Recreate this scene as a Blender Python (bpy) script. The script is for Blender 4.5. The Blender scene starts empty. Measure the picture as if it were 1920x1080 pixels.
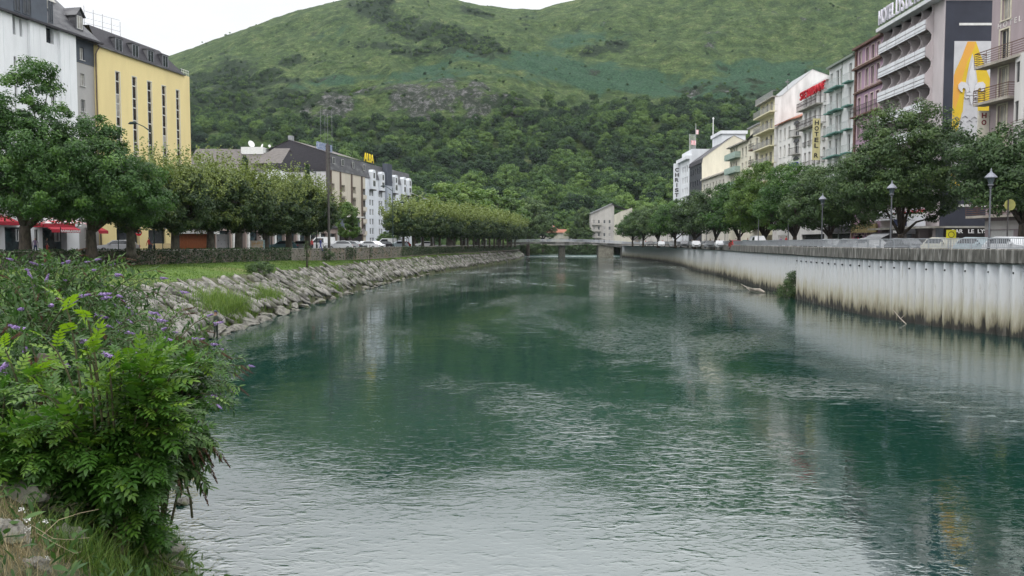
import bpy, math, random
import numpy as np
from mathutils import Vector, Matrix
from mathutils import noise as mnoise

random.seed(7)
RNG = np.random.default_rng(11)
sc = bpy.context.scene
COL = sc.collection

# ------------------------------------------------------------------ camera
TH = math.radians(3.243)
FPX = 1500.0
CAMZ = 6.0
cam_d = bpy.data.cameras.new('camera')
cam_d.lens = 36.0 * FPX / 1920.0
cam_d.sensor_width = 36.0
cam_d.clip_start = 0.1
cam_d.clip_end = 20000
cam = bpy.data.objects.new('camera', cam_d)
COL.objects.link(cam)
cam.location = (0, 0, CAMZ)
cam.rotation_euler = (math.radians(90) - TH, 0, 0)
sc.camera = cam

# ------------------------------------------------------------------ sky, sun, exposure
SUN_EL = math.radians(52)
SUN_AZ = math.radians(205)      # compass style angle from +Y, clockwise
w = bpy.data.worlds.new("World")
sc.world = w
w.use_nodes = True
nt = w.node_tree
nt.nodes.clear()
n_out = nt.nodes.new('ShaderNodeOutputWorld')
n_bg = nt.nodes.new('ShaderNodeBackground')
n_sky = nt.nodes.new('ShaderNodeTexSky')
n_sky.sky_type = 'NISHITA'
n_sky.sun_disc = False
n_sky.sun_elevation = SUN_EL
n_sky.sun_rotation = SUN_AZ
n_tc = nt.nodes.new('ShaderNodeTexCoord')
n_map = nt.nodes.new('ShaderNodeMapping')
n_map.inputs['Scale'].default_value = (1.2, 1.2, 4.0)
n_no = nt.nodes.new('ShaderNodeTexNoise')
n_no.inputs['Scale'].default_value = 1.6
n_no.inputs['Detail'].default_value = 7
n_no.inputs['Roughness'].default_value = 0.55
n_rp = nt.nodes.new('ShaderNodeValToRGB')
n_rp.color_ramp.elements[0].position = 0.32
n_rp.color_ramp.elements[0].color = (9.4, 9.6, 9.95, 1)
n_rp.color_ramp.elements[1].position = 0.66
n_rp.color_ramp.elements[1].color = (11.4, 11.45, 11.5, 1)
n_mx = nt.nodes.new('ShaderNodeMix')
n_mx.data_type = 'RGBA'
n_mx.inputs[0].default_value = 0.97
L = nt.links.new
L(n_tc.outputs['Generated'], n_map.inputs['Vector'])
L(n_map.outputs[0], n_no.inputs['Vector'])
L(n_no.outputs['Fac'], n_rp.inputs[0])
L(n_sky.outputs[0], n_mx.inputs[6])
L(n_rp.outputs[0], n_mx.inputs[7])
# an overcast sky is brighter overhead than low down
n_sx = nt.nodes.new('ShaderNodeSeparateXYZ')
n_mr = nt.nodes.new('ShaderNodeMapRange')
for k_, v_ in ((1, 0.29), (2, 0.52), (3, 1.0), (4, 2.3)):
    n_mr.inputs[k_].default_value = v_
n_vm = nt.nodes.new('ShaderNodeVectorMath'); n_vm.operation = 'SCALE'
L(n_tc.outputs['Generated'], n_sx.inputs[0]); L(n_sx.outputs['Z'], n_mr.inputs[0])
L(n_mx.outputs[2], n_vm.inputs[0]); L(n_mr.outputs[0], n_vm.inputs['Scale'])
L(n_vm.outputs[0], n_bg.inputs[0])
L(n_bg.outputs[0], n_out.inputs[0])
n_bg.inputs[1].default_value = 0.095

sun_d = bpy.data.lights.new('sun', 'SUN')
sun_d.energy = 0.9
sun_d.angle = math.radians(14)
sun_d.color = (1.0, 0.965, 0.91)
sun = bpy.data.objects.new('sun', sun_d)
COL.objects.link(sun)
sv = Vector((math.sin(SUN_AZ) * math.cos(SUN_EL), math.cos(SUN_AZ) * math.cos(SUN_EL), math.sin(SUN_EL)))
sun.rotation_euler = sv.to_track_quat('Z', 'Y').to_euler()
sun.location = (0, -30, 80)

sc.view_settings.view_transform = 'Standard'
sc.view_settings.look = 'None'
sc.view_settings.gamma = 1
sc.view_settings.exposure = 0.13
sc.cycles.max_bounces = 6
sc.cycles.diffuse_bounces = 3
sc.cycles.glossy_bounces = 3
sc.cycles.transmission_bounces = 3
sc.cycles.transparent_max_bounces = 6
sc.cycles.caustics_reflective = False
sc.cycles.caustics_refractive = False

# ------------------------------------------------------------------ pixel helpers (1920 x 1080 picture)
CT, ST = math.cos(TH), math.sin(TH)
def ray(px, py):
    u = (px - 960) / FPX
    v = (540 - py) / FPX
    return u, CT + v * ST, -ST + v * CT
def at_y(px, py, Y):
    a, b, c = ray(px, py)
    return Vector((a / b * Y, Y, CAMZ + c / b * Y))
def at_z(px, py, z):
    a, b, c = ray(px, py)
    t = (z - CAMZ) / c
    return Vector((a * t, b * t, z))
def zrow(py, Y):
    return at_y(960, py, Y).z
def ucol(px):
    return (px - 960) / FPX / 1.0016

# ------------------------------------------------------------------ materials
MATS = {}
def nodes_of(name):
    m = bpy.data.materials.new(name)
    m.use_nodes = True
    t = m.node_tree
    b = t.nodes['Principled BSDF']
    return m, t, b
def c4(c):
    return (c[0], c[1], c[2], 1)
def pm(name, c1, c2=None, scale=3.0, rough=0.8, bump=0.0, stretch=(1, 1, 1), coord='Object', metal=0.0, detail=6,
       lo=0.35, hi=0.65, c3=None, scale3=0.3, spec=0.3, bscale=None, band=None):
    """noise mixed two or three colour procedural material"""
    if name in MATS:
        return MATS[name]
    m, t, b = nodes_of(name)
    N = t.nodes.new; K = t.links.new
    b.inputs['Roughness'].default_value = rough
    b.inputs['Metallic'].default_value = metal
    b.inputs['Specular IOR Level'].default_value = spec
    if c2 is None:
        c2 = tuple(x * 0.86 for x in c1)
    tc = N('ShaderNodeTexCoord')
    mp = N('ShaderNodeMapping'); mp.inputs['Scale'].default_value = stretch
    K(tc.outputs[coord], mp.inputs['Vector'])
    no = N('ShaderNodeTexNoise'); no.inputs['Scale'].default_value = scale; no.inputs['Detail'].default_value = detail
    no.inputs['Roughness'].default_value = 0.6
    K(mp.outputs[0], no.inputs['Vector'])
    rp = N('ShaderNodeValToRGB')
    rp.color_ramp.elements[0].position = lo; rp.color_ramp.elements[0].color = c4(c2)
    rp.color_ramp.elements[1].position = hi; rp.color_ramp.elements[1].color = c4(c1)
    K(no.outputs['Fac'], rp.inputs[0])
    col = rp.outputs[0]
    if c3 is not None:
        n3 = N('ShaderNodeTexNoise'); n3.inputs['Scale'].default_value = scale3; n3.inputs['Detail'].default_value = 5
        K(mp.outputs[0], n3.inputs['Vector'])
        r3 = N('ShaderNodeValToRGB')
        r3.color_ramp.elements[0].position = 0.48; r3.color_ramp.elements[1].position = 0.66
        K(n3.outputs['Fac'], r3.inputs[0])
        mx = N('ShaderNodeMix'); mx.data_type = 'RGBA'
        K(r3.outputs[0], mx.inputs[0]); K(col, mx.inputs[6]); mx.inputs[7].default_value = c4(c3)
        col = mx.outputs[2]
    K(col, b.inputs['Base Color'])
    if bump:
        nb = N('ShaderNodeTexNoise'); nb.inputs['Scale'].default_value = bscale or scale * 4; nb.inputs['Detail'].default_value = 8
        K(mp.outputs[0], nb.inputs['Vector'])
        bp = N('ShaderNodeBump'); bp.inputs['Strength'].default_value = bump; bp.inputs['Distance'].default_value = 0.05
        K(nb.outputs['Fac'], bp.inputs['Height']); K(bp.outputs[0], b.inputs['Normal'])
    MATS[name] = m
    return m

def leaf_mat(name, dark, mid, light, transl=0.25, rough=0.55, rnd=0.0):
    """foliage: colour runs over the per-leaf attribute 'tint'"""
    if name in MATS:
        return MATS[name]
    m, t, b = nodes_of(name)
    N = t.nodes.new; K = t.links.new
    at = N('ShaderNodeAttribute'); at.attribute_name = 'tint'
    fac = at.outputs['Fac']
    if rnd:
        oi = N('ShaderNodeObjectInfo')
        m1 = N('ShaderNodeMath'); m1.operation = 'MULTIPLY_ADD'
        K(oi.outputs['Random'], m1.inputs[0]); m1.inputs[1].default_value = rnd; m1.inputs[2].default_value = -rnd / 2
        m2 = N('ShaderNodeMath'); m2.operation = 'ADD'
        K(fac, m2.inputs[0]); K(m1.outputs[0], m2.inputs[1])
        fac = m2.outputs[0]
    rp = N('ShaderNodeValToRGB')
    rp.color_ramp.elements[0].position = 0.0; rp.color_ramp.elements[0].color = c4(dark)
    rp.color_ramp.elements[1].position = 1.0; rp.color_ramp.elements[1].color = c4(light)
    e = rp.color_ramp.elements.new(0.5); e.color = c4(mid)
    K(fac, rp.inputs[0])
    K(rp.outputs[0], b.inputs['Base Color'])
    b.inputs['Roughness'].default_value = rough
    b.inputs['Specular IOR Level'].default_value = 0.35
    tr = N('ShaderNodeBsdfTranslucent')
    hs = N('ShaderNodeHueSaturation'); hs.inputs['Value'].default_value = 1.3; hs.inputs['Saturation'].default_value = 1.1
    K(rp.outputs[0], hs.inputs['Color']); K(hs.outputs[0], tr.inputs['Color'])
    ms = N('ShaderNodeMixShader'); ms.inputs[0].default_value = transl
    out = t.nodes['Material Output']
    K(b.outputs[0], ms.inputs[1]); K(tr.outputs[0], ms.inputs[2]); K(ms.outputs[0], out.inputs['Surface'])
    MATS[name] = m
    return m

# ------------------------------------------------------------------ mesh builder
class MB:
    def __init__(self):
        self.v = []; self.f = []; self.m = []
    def quad(self, a, b, c, d, mi=0):
        n = len(self.v)
        self.v += [tuple(a), tuple(b), tuple(c), tuple(d)]
        self.f.append((n, n + 1, n + 2, n + 3)); self.m.append(mi)
        return self
    def poly(self, pts, mi=0):
        n = len(self.v)
        self.v += [tuple(p) for p in pts]
        self.f.append(tuple(range(n, n + len(pts)))); self.m.append(mi)
        return self
    def box(self, x0, x1, y0, y1, z0, z1, mi=0):
        n = len(self.v)
        self.v += [(x0, y0, z0), (x1, y0, z0), (x1, y1, z0), (x0, y1, z0), (x0, y0, z1), (x1, y0, z1), (x1, y1, z1), (x0, y1, z1)]
        for q in ((0, 3, 2, 1), (4, 5, 6, 7), (0, 1, 5, 4), (1, 2, 6, 5), (2, 3, 7, 6), (3, 0, 4, 7)):
            self.f.append(tuple(n + i for i in q)); self.m.append(mi)
        return self
    def bar(self, a, b, r, mi=0, r2=None, n=6):
        return self.tube([a, b], [r, r2 if r2 is not None else r], n, mi)
    def tube(self, pts, rad, n=7, mi=0, cap=True):
        pts = [Vector(p) for p in pts]
        if not hasattr(rad, '__len__'):
            rad = [rad] * len(pts)
        base = len(self.v)
        up = None
        for i, p in enumerate(pts):
            d = (pts[min(i + 1, len(pts) - 1)] - pts[max(i - 1, 0)])
            d = d.normalized() if d.length > 1e-9 else Vector((0, 0, 1))
            if up is None:
                up = Vector((1, 0, 0)) if abs(d.x) < 0.9 else Vector((0, 1, 0))
            s = d.cross(up)
            s = s.normalized() if s.length > 1e-6 else Vector((1, 0, 0))
            up = s.cross(d).normalized()
            for k in range(n):
                a = 2 * math.pi * k / n
                self.v.append(tuple(p + (s * math.cos(a) + up * math.sin(a)) * rad[i]))
        for i in range(len(pts) - 1):
            for k in range(n):
                a = base + i * n + k; b = base + i * n + (k + 1) % n
                self.f.append((a, b, b + n, a + n)); self.m.append(mi)
        if cap:
            self.f.append(tuple(base + k for k in range(n))[::-1]); self.m.append(mi)
            e = base + (len(pts) - 1) * n
            self.f.append(tuple(e + k for k in range(n))); self.m.append(mi)
        return self
    def lathe(self, c, prof, n=12, mi=0):
        """prof: list of (radius, z) around the vertical through c"""
        base = len(self.v)
        for r, z in prof:
            for k in range(n):
                a = 2 * math.pi * k / n
                self.v.append((c[0] + r * math.cos(a), c[1] + r * math.sin(a), c[2] + z))
        for i in range(len(prof) - 1):
            for k in range(n):
                a = base + i * n + k; b = base + i * n + (k + 1) % n
                self.f.append((a, b, b + n, a + n)); self.m.append(mi)
        self.f.append(tuple(base + k for k in range(n))[::-1]); self.m.append(mi)
        e = base + (len(prof) - 1) * n
        self.f.append(tuple(e + k for k in range(n))); self.m.append(mi)
        return self
    def prism(self, pts, y0, y1, mi=0):
        """pts: (x, z) outline, extruded along y"""
        n = len(self.v); k = len(pts)
        self.v += [(x, y0, z) for x, z in pts] + [(x, y1, z) for x, z in pts]
        self.f.append(tuple(range(n, n + k))); self.m.append(mi)
        self.f.append(tuple(range(n + 2 * k - 1, n + k - 1, -1))); self.m.append(mi)
        for i in range(k):
            j = (i + 1) % k
            self.f.append((n + i, n + k + i, n + k + j, n + j)); self.m.append(mi)
        return self
    def mesh(self, name, mats, smooth=False):
        me = bpy.data.meshes.new(name)
        me.from_pydata(self.v, [], self.f)
        if not isinstance(mats, (list, tuple)):
            mats = [mats]
        for m in mats:
            me.materials.append(m)
        if any(self.m):
            me.polygons.foreach_set('material_index', self.m)
        if smooth:
            me.polygons.foreach_set('use_smooth', [True] * len(self.f))
        me.update()
        return me
    def build(self, name, mats, parent=None, smooth=False):
        return link(name, self.mesh(name, mats, smooth), parent)

def link(name, data, parent=None, loc=None, rot=None, scale=None):
    o = bpy.data.objects.new(name, data)
    COL.objects.link(o)
    if parent is not None:
        o.parent = parent
    if loc is not None: o.location = loc
    if rot is not None: o.rotation_euler = rot
    if scale is not None: o.scale = scale
    return o
def tag(o, label=None, cat=None, group=None, kind=None):
    if label: o['label'] = label
    if cat: o['category'] = cat
    if group: o['group'] = group
    if kind: o['kind'] = kind
    return o
def empty(name, loc, rz=0, label=None, cat=None, group=None):
    o = link(name, None, None, loc, (0, 0, rz))
    return tag(o, label, cat, group)
def copy_tree(o, parent=None):
    c = o.copy(); COL.objects.link(c); c.parent = parent
    for ch in list(o.children):
        copy_tree(ch, c)
    return c
def np_mesh(name, V, F, mats, tint=None, smooth=False, mi=None):
    """V (n,3), F (m,k) equal sided faces"""
    me = bpy.data.meshes.new(name)
    V = np.ascontiguousarray(V, dtype=np.float32); F = np.ascontiguousarray(F, dtype=np.int32)
    m, k = F.shape
    me.vertices.add(len(V)); me.vertices.foreach_set('co', V.ravel())
    me.loops.add(m * k); me.loops.foreach_set('vertex_index', F.ravel())
    me.polygons.add(m)
    me.polygons.foreach_set('loop_start', np.arange(0, m * k, k, dtype=np.int32))
    me.polygons.foreach_set('loop_total', np.full(m, k, dtype=np.int32))
    if not isinstance(mats, (list, tuple)):
        mats = [mats]
    for x in mats:
        me.materials.append(x)
    if mi is not None:
        me.polygons.foreach_set('material_index', np.ascontiguousarray(mi, dtype=np.int32))
    if smooth:
        me.polygons.foreach_set('use_smooth', np.ones(m, dtype=bool))
    if tint is not None:
        a = me.attributes.new('tint', 'FLOAT', 'POINT')
        a.data.foreach_set('value', np.ascontiguousarray(tint, dtype=np.float32))
    me.update(calc_edges=True)
    me.validate()
    return me
ORD = ['first', 'second', 'third', 'fourth', 'fifth', 'sixth', 'seventh', 'eighth', 'ninth', 'tenth', 'eleventh', 'twelfth',
       'thirteenth', 'fourteenth', 'fifteenth', 'sixteenth', 'seventeenth', 'eighteenth', 'nineteenth', 'twentieth',
       'twenty-first', 'twenty-second', 'twenty-third', 'twenty-fourth', 'twenty-fifth', 'twenty-sixth', 'twenty-seventh',
       'twenty-eighth', 'twenty-ninth', 'thirtieth'] + ['thirty-%s' % x for x in ('first', 'second', 'third', 'fourth', 'fifth', 'sixth', 'seventh', 'eighth', 'ninth')] + ['fortieth'] + ['forty-%s' % x for x in ('first', 'second', 'third', 'fourth', 'fifth', 'sixth', 'seventh', 'eighth', 'ninth')] + ['fiftieth']

def text_mesh(s, size, extrude, mat, bold=0.0):
    cu = bpy.data.curves.new('lettering', 'FONT')
    cu.body = s; cu.size = size; cu.extrude = extrude; cu.offset = bold
    cu.align_x = 'LEFT'; cu.align_y = 'BOTTOM_BASELINE'
    o = bpy.data.objects.new('lettering', cu); COL.objects.link(o)
    dg = bpy.context.evaluated_depsgraph_get()
    me = bpy.data.meshes.new_from_object(o.evaluated_get(dg))
    bpy.data.objects.remove(o); bpy.data.curves.remove(cu)
    me.materials.clear(); me.materials.append(mat)
    # stand it up: text x -> x, text y -> z, text z -> -y (faces -y)
    me.transform(Matrix.Rotation(math.radians(90), 4, 'X'))
    return me
def text_fit(s, w, h, d, mat, bold=0.0):
    me = text_mesh(s, 1.0, 0.5, mat, bold)
    xs = [v.co.x for v in me.vertices]; zs = [v.co.z for v in me.vertices]
    x0, x1, z0, z1 = min(xs), max(xs), min(zs), max(zs)
    me.transform(Matrix.Diagonal((w / (x1 - x0), d, h / (z1 - z0), 1)) @ Matrix.Translation((-x0, 0, -z0)))
    return me

# ------------------------------------------------------------------ plain polylines of the place
def interp_poly(P, Y):
    """x on a polyline of (x, y) sorted by y"""
    ys = [p[1] for p in P]; xs = [p[0] for p in P]
    return float(np.interp(Y, ys, xs))
def resample(P, step):
    P = [Vector((p[0], p[1], 0)) for p in P]
    out = [P[0].copy()]; need = step
    for a, b in zip(P, P[1:]):
        L_ = (b - a).length; t = 0.0
        while L_ - t >= need:
            t += need; out.append(a + (b - a) * (t / L_)); need = step
        need -= (L_ - t)
    out.append(P[-1].copy())
    return out
def smooth_poly(P, n=8):
    """Catmull-Rom through the points"""
    P = [Vector((p[0], p[1], 0)) for p in P]
    Q = [P[0] * 2 - P[1]] + P + [P[-1] * 2 - P[-2]]
    out = []
    for i in range(1, len(Q) - 2):
        for k in range(n):
            t = k / n
            a, b, c, d = Q[i - 1], Q[i], Q[i + 1], Q[i + 2]
            out.append(0.5 * ((2 * b) + (c - a) * t + (2 * a - 5 * b + 4 * c - d) * t * t + (3 * b - a - 3 * c + d) * t ** 3))
    out.append(P[-1])
    return [(p.x, p.y) for p in out]
WL = smooth_poly([(2, 1), (0, 5), (-3, 10), (-5.9, 14), (-9.2, 20), (-13.5, 30), (-17.2, 42), (-18.7, 50), (-19.5, 60), (-19.4, 85), (-18.6, 110),
                  (-17, 134), (-12.5, 165), (-7.5, 200), (0.5, 260), (4.5, 320), (5.5, 345), (6, 372)])
QN = smooth_poly([(40, 30), (35, 42), (32.2, 50.3), (30.6, 56), (29.5, 63), (29.5, 71.4), (30.6, 85)])
QF = smooth_poly([(31.7, 85), (33.5, 109), (37, 136), (38.6, 151), (39.5, 170), (45, 215), (48, 260), (48, 300), (46, 334)])
LW = smooth_poly([(-56, 36), (-46, 60), (-36.4, 82), (-27.3, 104), (-20.3, 150), (-14.3, 195), (-4, 250), (1.2, 290), (3, 330)])
def wlx(Y): return interp_poly(WL, Y)
def qx(Y): return interp_poly(QN, Y) if Y < 85 else interp_poly(QF, Y)
def lwx(Y): return interp_poly(LW, Y)
WLv = np.array(WL)
def wdist(x, y):
    """distance to the left waterline, positive on the bank side"""
    d = np.full(np.shape(x), 1e9)
    for (ax, ay), (bx, by) in zip(WL, WL[1:]):
        ex, ey = bx - ax, by - ay
        t = np.clip(((x - ax) * ex + (y - ay) * ey) / (ex * ex + ey * ey), 0, 1)
        d = np.minimum(d, np.hypot(x - ax - t * ex, y - ay - t * ey))
    sgn = np.where(x < np.interp(y, WLv[:, 1], WLv[:, 0]), 1, -1)
    return d * sgn
def bank_z(x, y):
    d = wdist(np.asarray(x, float), np.asarray(y, float))
    top = np.interp(y, [0, 20, 45, 60, 80, 400], [3.7, 3.5, 3.25, 3.1, 3.0, 3.0])
    wd = np.interp(y, [0, 14, 30, 60, 130, 400], [3.2, 3.0, 3.4, 4.6, 3.3, 3.2])
    z = np.where(d < 0, -1.6 + 0 * d, np.interp(np.clip(d / wd, 0, 1), [0, 0.12, 1], [-0.15, 0.3, 1.0]) * 1.0)
    z = np.where(d >= 0, np.where(z > 0, z * top, z), z)
    z = np.where(d > wd, top + np.clip((d - wd) / 5.0, 0, 1) * np.interp(y, [0, 45, 80, 400], [0.4, 0.5, 0.75, 0.75]), z)
    return z
# ------------------------------------------------------------------ water
def water_material():
    m, t, b = nodes_of('river_water')
    N = t.nodes.new; K = t.links.new
    b.inputs['Base Color'].default_value = (0.012, 0.072, 0.055, 1)
    b.inputs['Roughness'].default_value = 0.02
    b.inputs['IOR'].default_value = 2.7
    b.inputs['Specular IOR Level'].default_value = 0.6
    g = N('ShaderNodeNewGeometry')
    def noise(scale, stretch, detail, rough=0.5, dist=0.0, rot=0.0):
        mp = N('ShaderNodeMapping'); mp.inputs['Scale'].default_value = stretch; mp.inputs['Rotation'].default_value = (0, 0, rot)
        K(g.outputs['Position'], mp.inputs['Vector'])
        no = N('ShaderNodeTexNoise'); no.inputs['Scale'].default_value = scale; no.inputs['Detail'].default_value = detail
        no.inputs['Roughness'].default_value = rough; no.inputs['Distortion'].default_value = dist
        K(mp.outputs[0], no.inputs['Vector'])
        return no.outputs['Fac']
    def math_(op, a, b_, c=None):
        x = N('ShaderNodeMath'); x.operation = op
        for i, q in enumerate((a, b_, c)):
            if q is None: continue
            if isinstance(q, (int, float)): x.inputs[i].default_value = q
            else: K(q, x.inputs[i])
        return x.outputs[0]
    def ramp(f, lo, hi, a=0.0, b_=1.0):
        x = N('ShaderNodeMapRange'); x.interpolation_type = 'SMOOTHSTEP'
        K(f, x.inputs[0]); x.inputs[1].default_value = lo; x.inputs[2].default_value = hi
        x.inputs[3].default_value = a; x.inputs[4].default_value = b_
        return x.outputs[0]
    # patches of rougher, wind- and current-broken water
    patch = ramp(noise(0.045, (1.0, 0.55, 1), 5, 0.6, 0.6, 0.25), 0.47, 0.58)
    small = noise(6.0, (0.8, 1.25, 1), 3, 0.55, 0.3)
    mid = noise(2.7, (0.62, 1.2, 1), 3, 0.5, 0.5, 0.12)
    big = noise(0.28, (0.7, 1.2, 1), 2, 0.5, 0.5, -0.2)
    crest = ramp(mid, 0.50, 0.72)
    chop = ramp(small, 0.48, 0.72)
    h = math_('ADD', math_('MULTIPLY', crest, math_('MULTIPLY_ADD', patch, 0.0125, 0.0020)),
              math_('MULTIPLY', chop, math_('MULTIPLY_ADD', patch, 0.0055, 0.0008)))
    h = math_('ADD', h, math_('MULTIPLY', small, 0.0010))
    h = math_('ADD', h, math_('MULTIPLY', big, 0.02))
    bp = N('ShaderNodeBump'); bp.inputs['Strength'].default_value = 1.0; bp.inputs['Distance'].default_value = 1.0
    K(h, bp.inputs['Height']); K(bp.outputs[0], b.inputs['Normal'])
    # body colour: greener shallows near the left bank through a slow noise, teal in the channel
    cn = noise(0.03, (1, 0.4, 1), 3)
    cr = N('ShaderNodeValToRGB')
    cr.color_ramp.elements[0].position = 0.35; cr.color_ramp.elements[0].color = (0.002, 0.024, 0.018, 1)
    cr.color_ramp.elements[1].position = 0.65; cr.color_ramp.elements[1].color = (0.003, 0.031, 0.027, 1)
    K(cn, cr.inputs[0])
    # foam flecks and painted-in sky glitter: thin streaks across the current, gathered where the water breaks
    sx = N('ShaderNodeSeparateXYZ'); K(g.outputs['Position'], sx.inputs[0])
    fl = noise(2.1, (0.30, 1.0, 1), 5, 0.66, 0.8, 0.1)
    fmask = ramp(noise(0.07, (1.0, 0.35, 1), 3, 0.55, 0.3), 0.49, 0.60)
    near = ramp(sx.outputs['Y'], 40, 170, 0.22, 1.0)
    foam_glitter = math_('MULTIPLY', math_('MULTIPLY', ramp(fl, 0.56, 0.65), fmask), near)
    weir = math_('MULTIPLY', ramp(sx.outputs['Y'], 346, 349), ramp(noise(0.6, (0.3, 1, 1), 4), 0.35, 0.5))
    foam_glitter = math_('MAXIMUM', foam_glitter, weir)
    mx = N('ShaderNodeMix'); mx.data_type = 'RGBA'
    K(foam_glitter, mx.inputs[0]); K(cr.outputs[0], mx.inputs[6]); mx.inputs[7].default_value = (0.62, 0.68, 0.68, 1)
    K(mx.outputs[2], b.inputs['Base Color'])
    K(math_('MULTIPLY_ADD', foam_glitter, 0.6, 0.02), b.inputs['Roughness'])
    return m
wm = MB()
wm.quad((-70, -20, 0), (90, -20, 0), (90, 352, 0), (-70, 352, 0))
tag(wm.build('river_water', water_material()), kind='structure')
# pool above the weir
wm = MB(); wm.quad((-60, 352.0, 0.5), (90, 352.0, 0.5), (90, 420, 0.5), (-60, 420, 0.5)); wm.quad((-60, 351.2, 0), (90, 351.2, 0), (90, 352.0, 0.5), (-60, 352.0, 0.5))
tag(wm.build('river_water', MATS.get('upwater') or pm('weir_water', (0.06, 0.10, 0.09), (0.02, 0.05, 0.04), 1.5, 0.2)), kind='structure')
rb = MB(); rb.quad((-75, -22, -1.8), (95, -22, -1.8), (95, 420, -1.8), (-75, 420, -1.8))
tag(rb.build('riverbed', pm('riverbed', (0.12, 0.13, 0.08), (0.05, 0.06, 0.04), 0.8)), kind='structure')

# ------------------------------------------------------------------ left bank, lawn, streets
GRASS = pm('lawn', (0.105, 0.17, 0.028), (0.055, 0.105, 0.018), 6.0, 0.95, 0.8, coord='Object', c3=(0.13, 0.15, 0.045), scale3=0.16, bscale=30)
SOIL = pm('bank_soil', (0.10, 0.095, 0.055), (0.035, 0.045, 0.018), 2.2, 0.95, 0.9, c3=(0.05, 0.075, 0.02), scale3=0.7)
ASPH = pm('asphalt', (0.065, 0.065, 0.068), (0.04, 0.04, 0.042), 8, 0.9, 0.3, c3=(0.09, 0.088, 0.085), scale3=0.2)
PAVE = pm('pavement_slabs', (0.26, 0.25, 0.235), (0.17, 0.165, 0.155), 3, 0.85, 0.2)
ys = np.concatenate([np.arange(-6, 60, 0.5), np.arange(60, 372, 1.5)])
cols = []
for Y in ys:
    xw = wlx(Y); xl = min(lwx(Y), xw - 9) - 0.05
    wd = float(np.interp(Y, [0, 14, 30, 60, 130, 400], [3.2, 3.0, 3.4, 4.6, 3.3, 3.2]))
    xs = [xw + 1.5, xw + 0.3]
    xs += list(np.linspace(xw, xw - wd * 1.35, 15)) + list(np.linspace(xw - wd * 1.35, xl, 12)[1:])
    cols.append(xs)
X = np.array(cols); Yg = np.repeat(ys[:, None], X.shape[1], 1)
Z = bank_z(X, Yg)
nz = np.array([[mnoise.fractal(Vector((x * 0.6, y * 0.6, 0)), 1, 2, 4) for x, y in zip(rx, ry)] for rx, ry in zip(X, Yg)])
D = wdist(X, Yg)
Z = Z + nz * np.clip(D / 1.5, 0, 1) * np.where(D < 4.5, 0.28, 0.07)
nr, nc = X.shape
V = np.stack([X, Yg, Z], -1).reshape(-1, 3)
idx = np.arange(nr * nc).reshape(nr, nc)
F = np.stack([idx[:-1, :-1], idx[:-1, 1:], idx[1:, 1:], idx[1:, :-1]], -1).reshape(-1, 4)
dm = (D[:-1, :-1].reshape(-1) > np.repeat(np.interp((ys[:-1]), [0, 14, 30, 60, 130, 400], [3.6, 3.4, 3.8, 4.9, 3.6, 3.5]), nc - 1)) & (np.repeat(ys[:-1], nc - 1) > 30)
tag(link('riverbank', np_mesh('riverbank', V, F, [SOIL, GRASS], smooth=True, mi=dm.astype(int))), kind='structure')

# left street behind the low wall, right quay street
SZ = 4.85
st = MB()
pl = [(p[0], p[1]) for p in LW]
for (a, b) in zip(pl, pl[1:]):
    st.quad((a[0] - 0.05, a[1], SZ), (b[0] - 0.05, b[1], SZ), (b[0] - 260, b[1], SZ), (a[0] - 260, a[1], SZ))
st.quad((3, 330, SZ), (8, 420, SZ), (-300, 420, SZ), (-260, 330, SZ))
tag(st.build('street', ASPH), kind='structure')
st = MB()
def off(P, d):
    """offset polyline to +x side by d"""
    out = []
    for i, p in enumerate(P):
        a = Vector(P[max(i - 1, 0)]); b = Vector(P[min(i + 1, len(P) - 1)])
        t = (b - a).normalized(); out.append((p[0] + t.y * d, p[1] - t.x * d))
    return out
QALL = [p for p in QN] + [(p[0], p[1] + 0.0) for p in QF[1:]]
qo = off(QALL, 0.2)
for a, b in zip(qo, qo[1:]):
    st.quad((a[0], a[1], 4.95), (a[0] + 200, a[1], 4.95), (b[0] + 200, b[1], 4.95), (b[0], b[1], 4.95))
st.quad((46, 334, 4.95), (250, 334, 4.95), (250, 430, 4.95), (46, 430, 4.95))
tag(st.build('quay_street', ASPH), kind='structure')
st = MB()
qa, qb = off(QALL, 0.25), off(QALL, 2.6)
for a, b, c, d in zip(qa, qa[1:], qb[1:], qb):
    st.quad((a[0], a[1], 5.08), (d[0], d[1], 5.08), (c[0], c[1], 5.08), (b[0], b[1], 5.08))
    st.quad((d[0], d[1], 5.08), (d[0], d[1], 4.95), (c[0], c[1], 4.95), (c[0], c[1], 5.08))
tag(st.build('quay_pavement', PAVE), kind='structure')
st = MB()
st.box(42.2, 60, 62, 330, 4.955, 5.08)
tag(st.build('hotel_pavement', PAVE), kind='structure')
st = MB()
for k in range(40):
    y = 50 + k * 7
    st.quad((qx(y) + 5.6, y, 4.956), (qx(y) + 5.72, y, 4.956), (qx(y + 3) + 5.72, y + 3, 4.956), (qx(y + 3) + 5.6, y + 3, 4.956))
tag(st.build('road_markings', pm('road_paint', (0.75, 0.75, 0.72), None, 5)), kind='structure')

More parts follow.
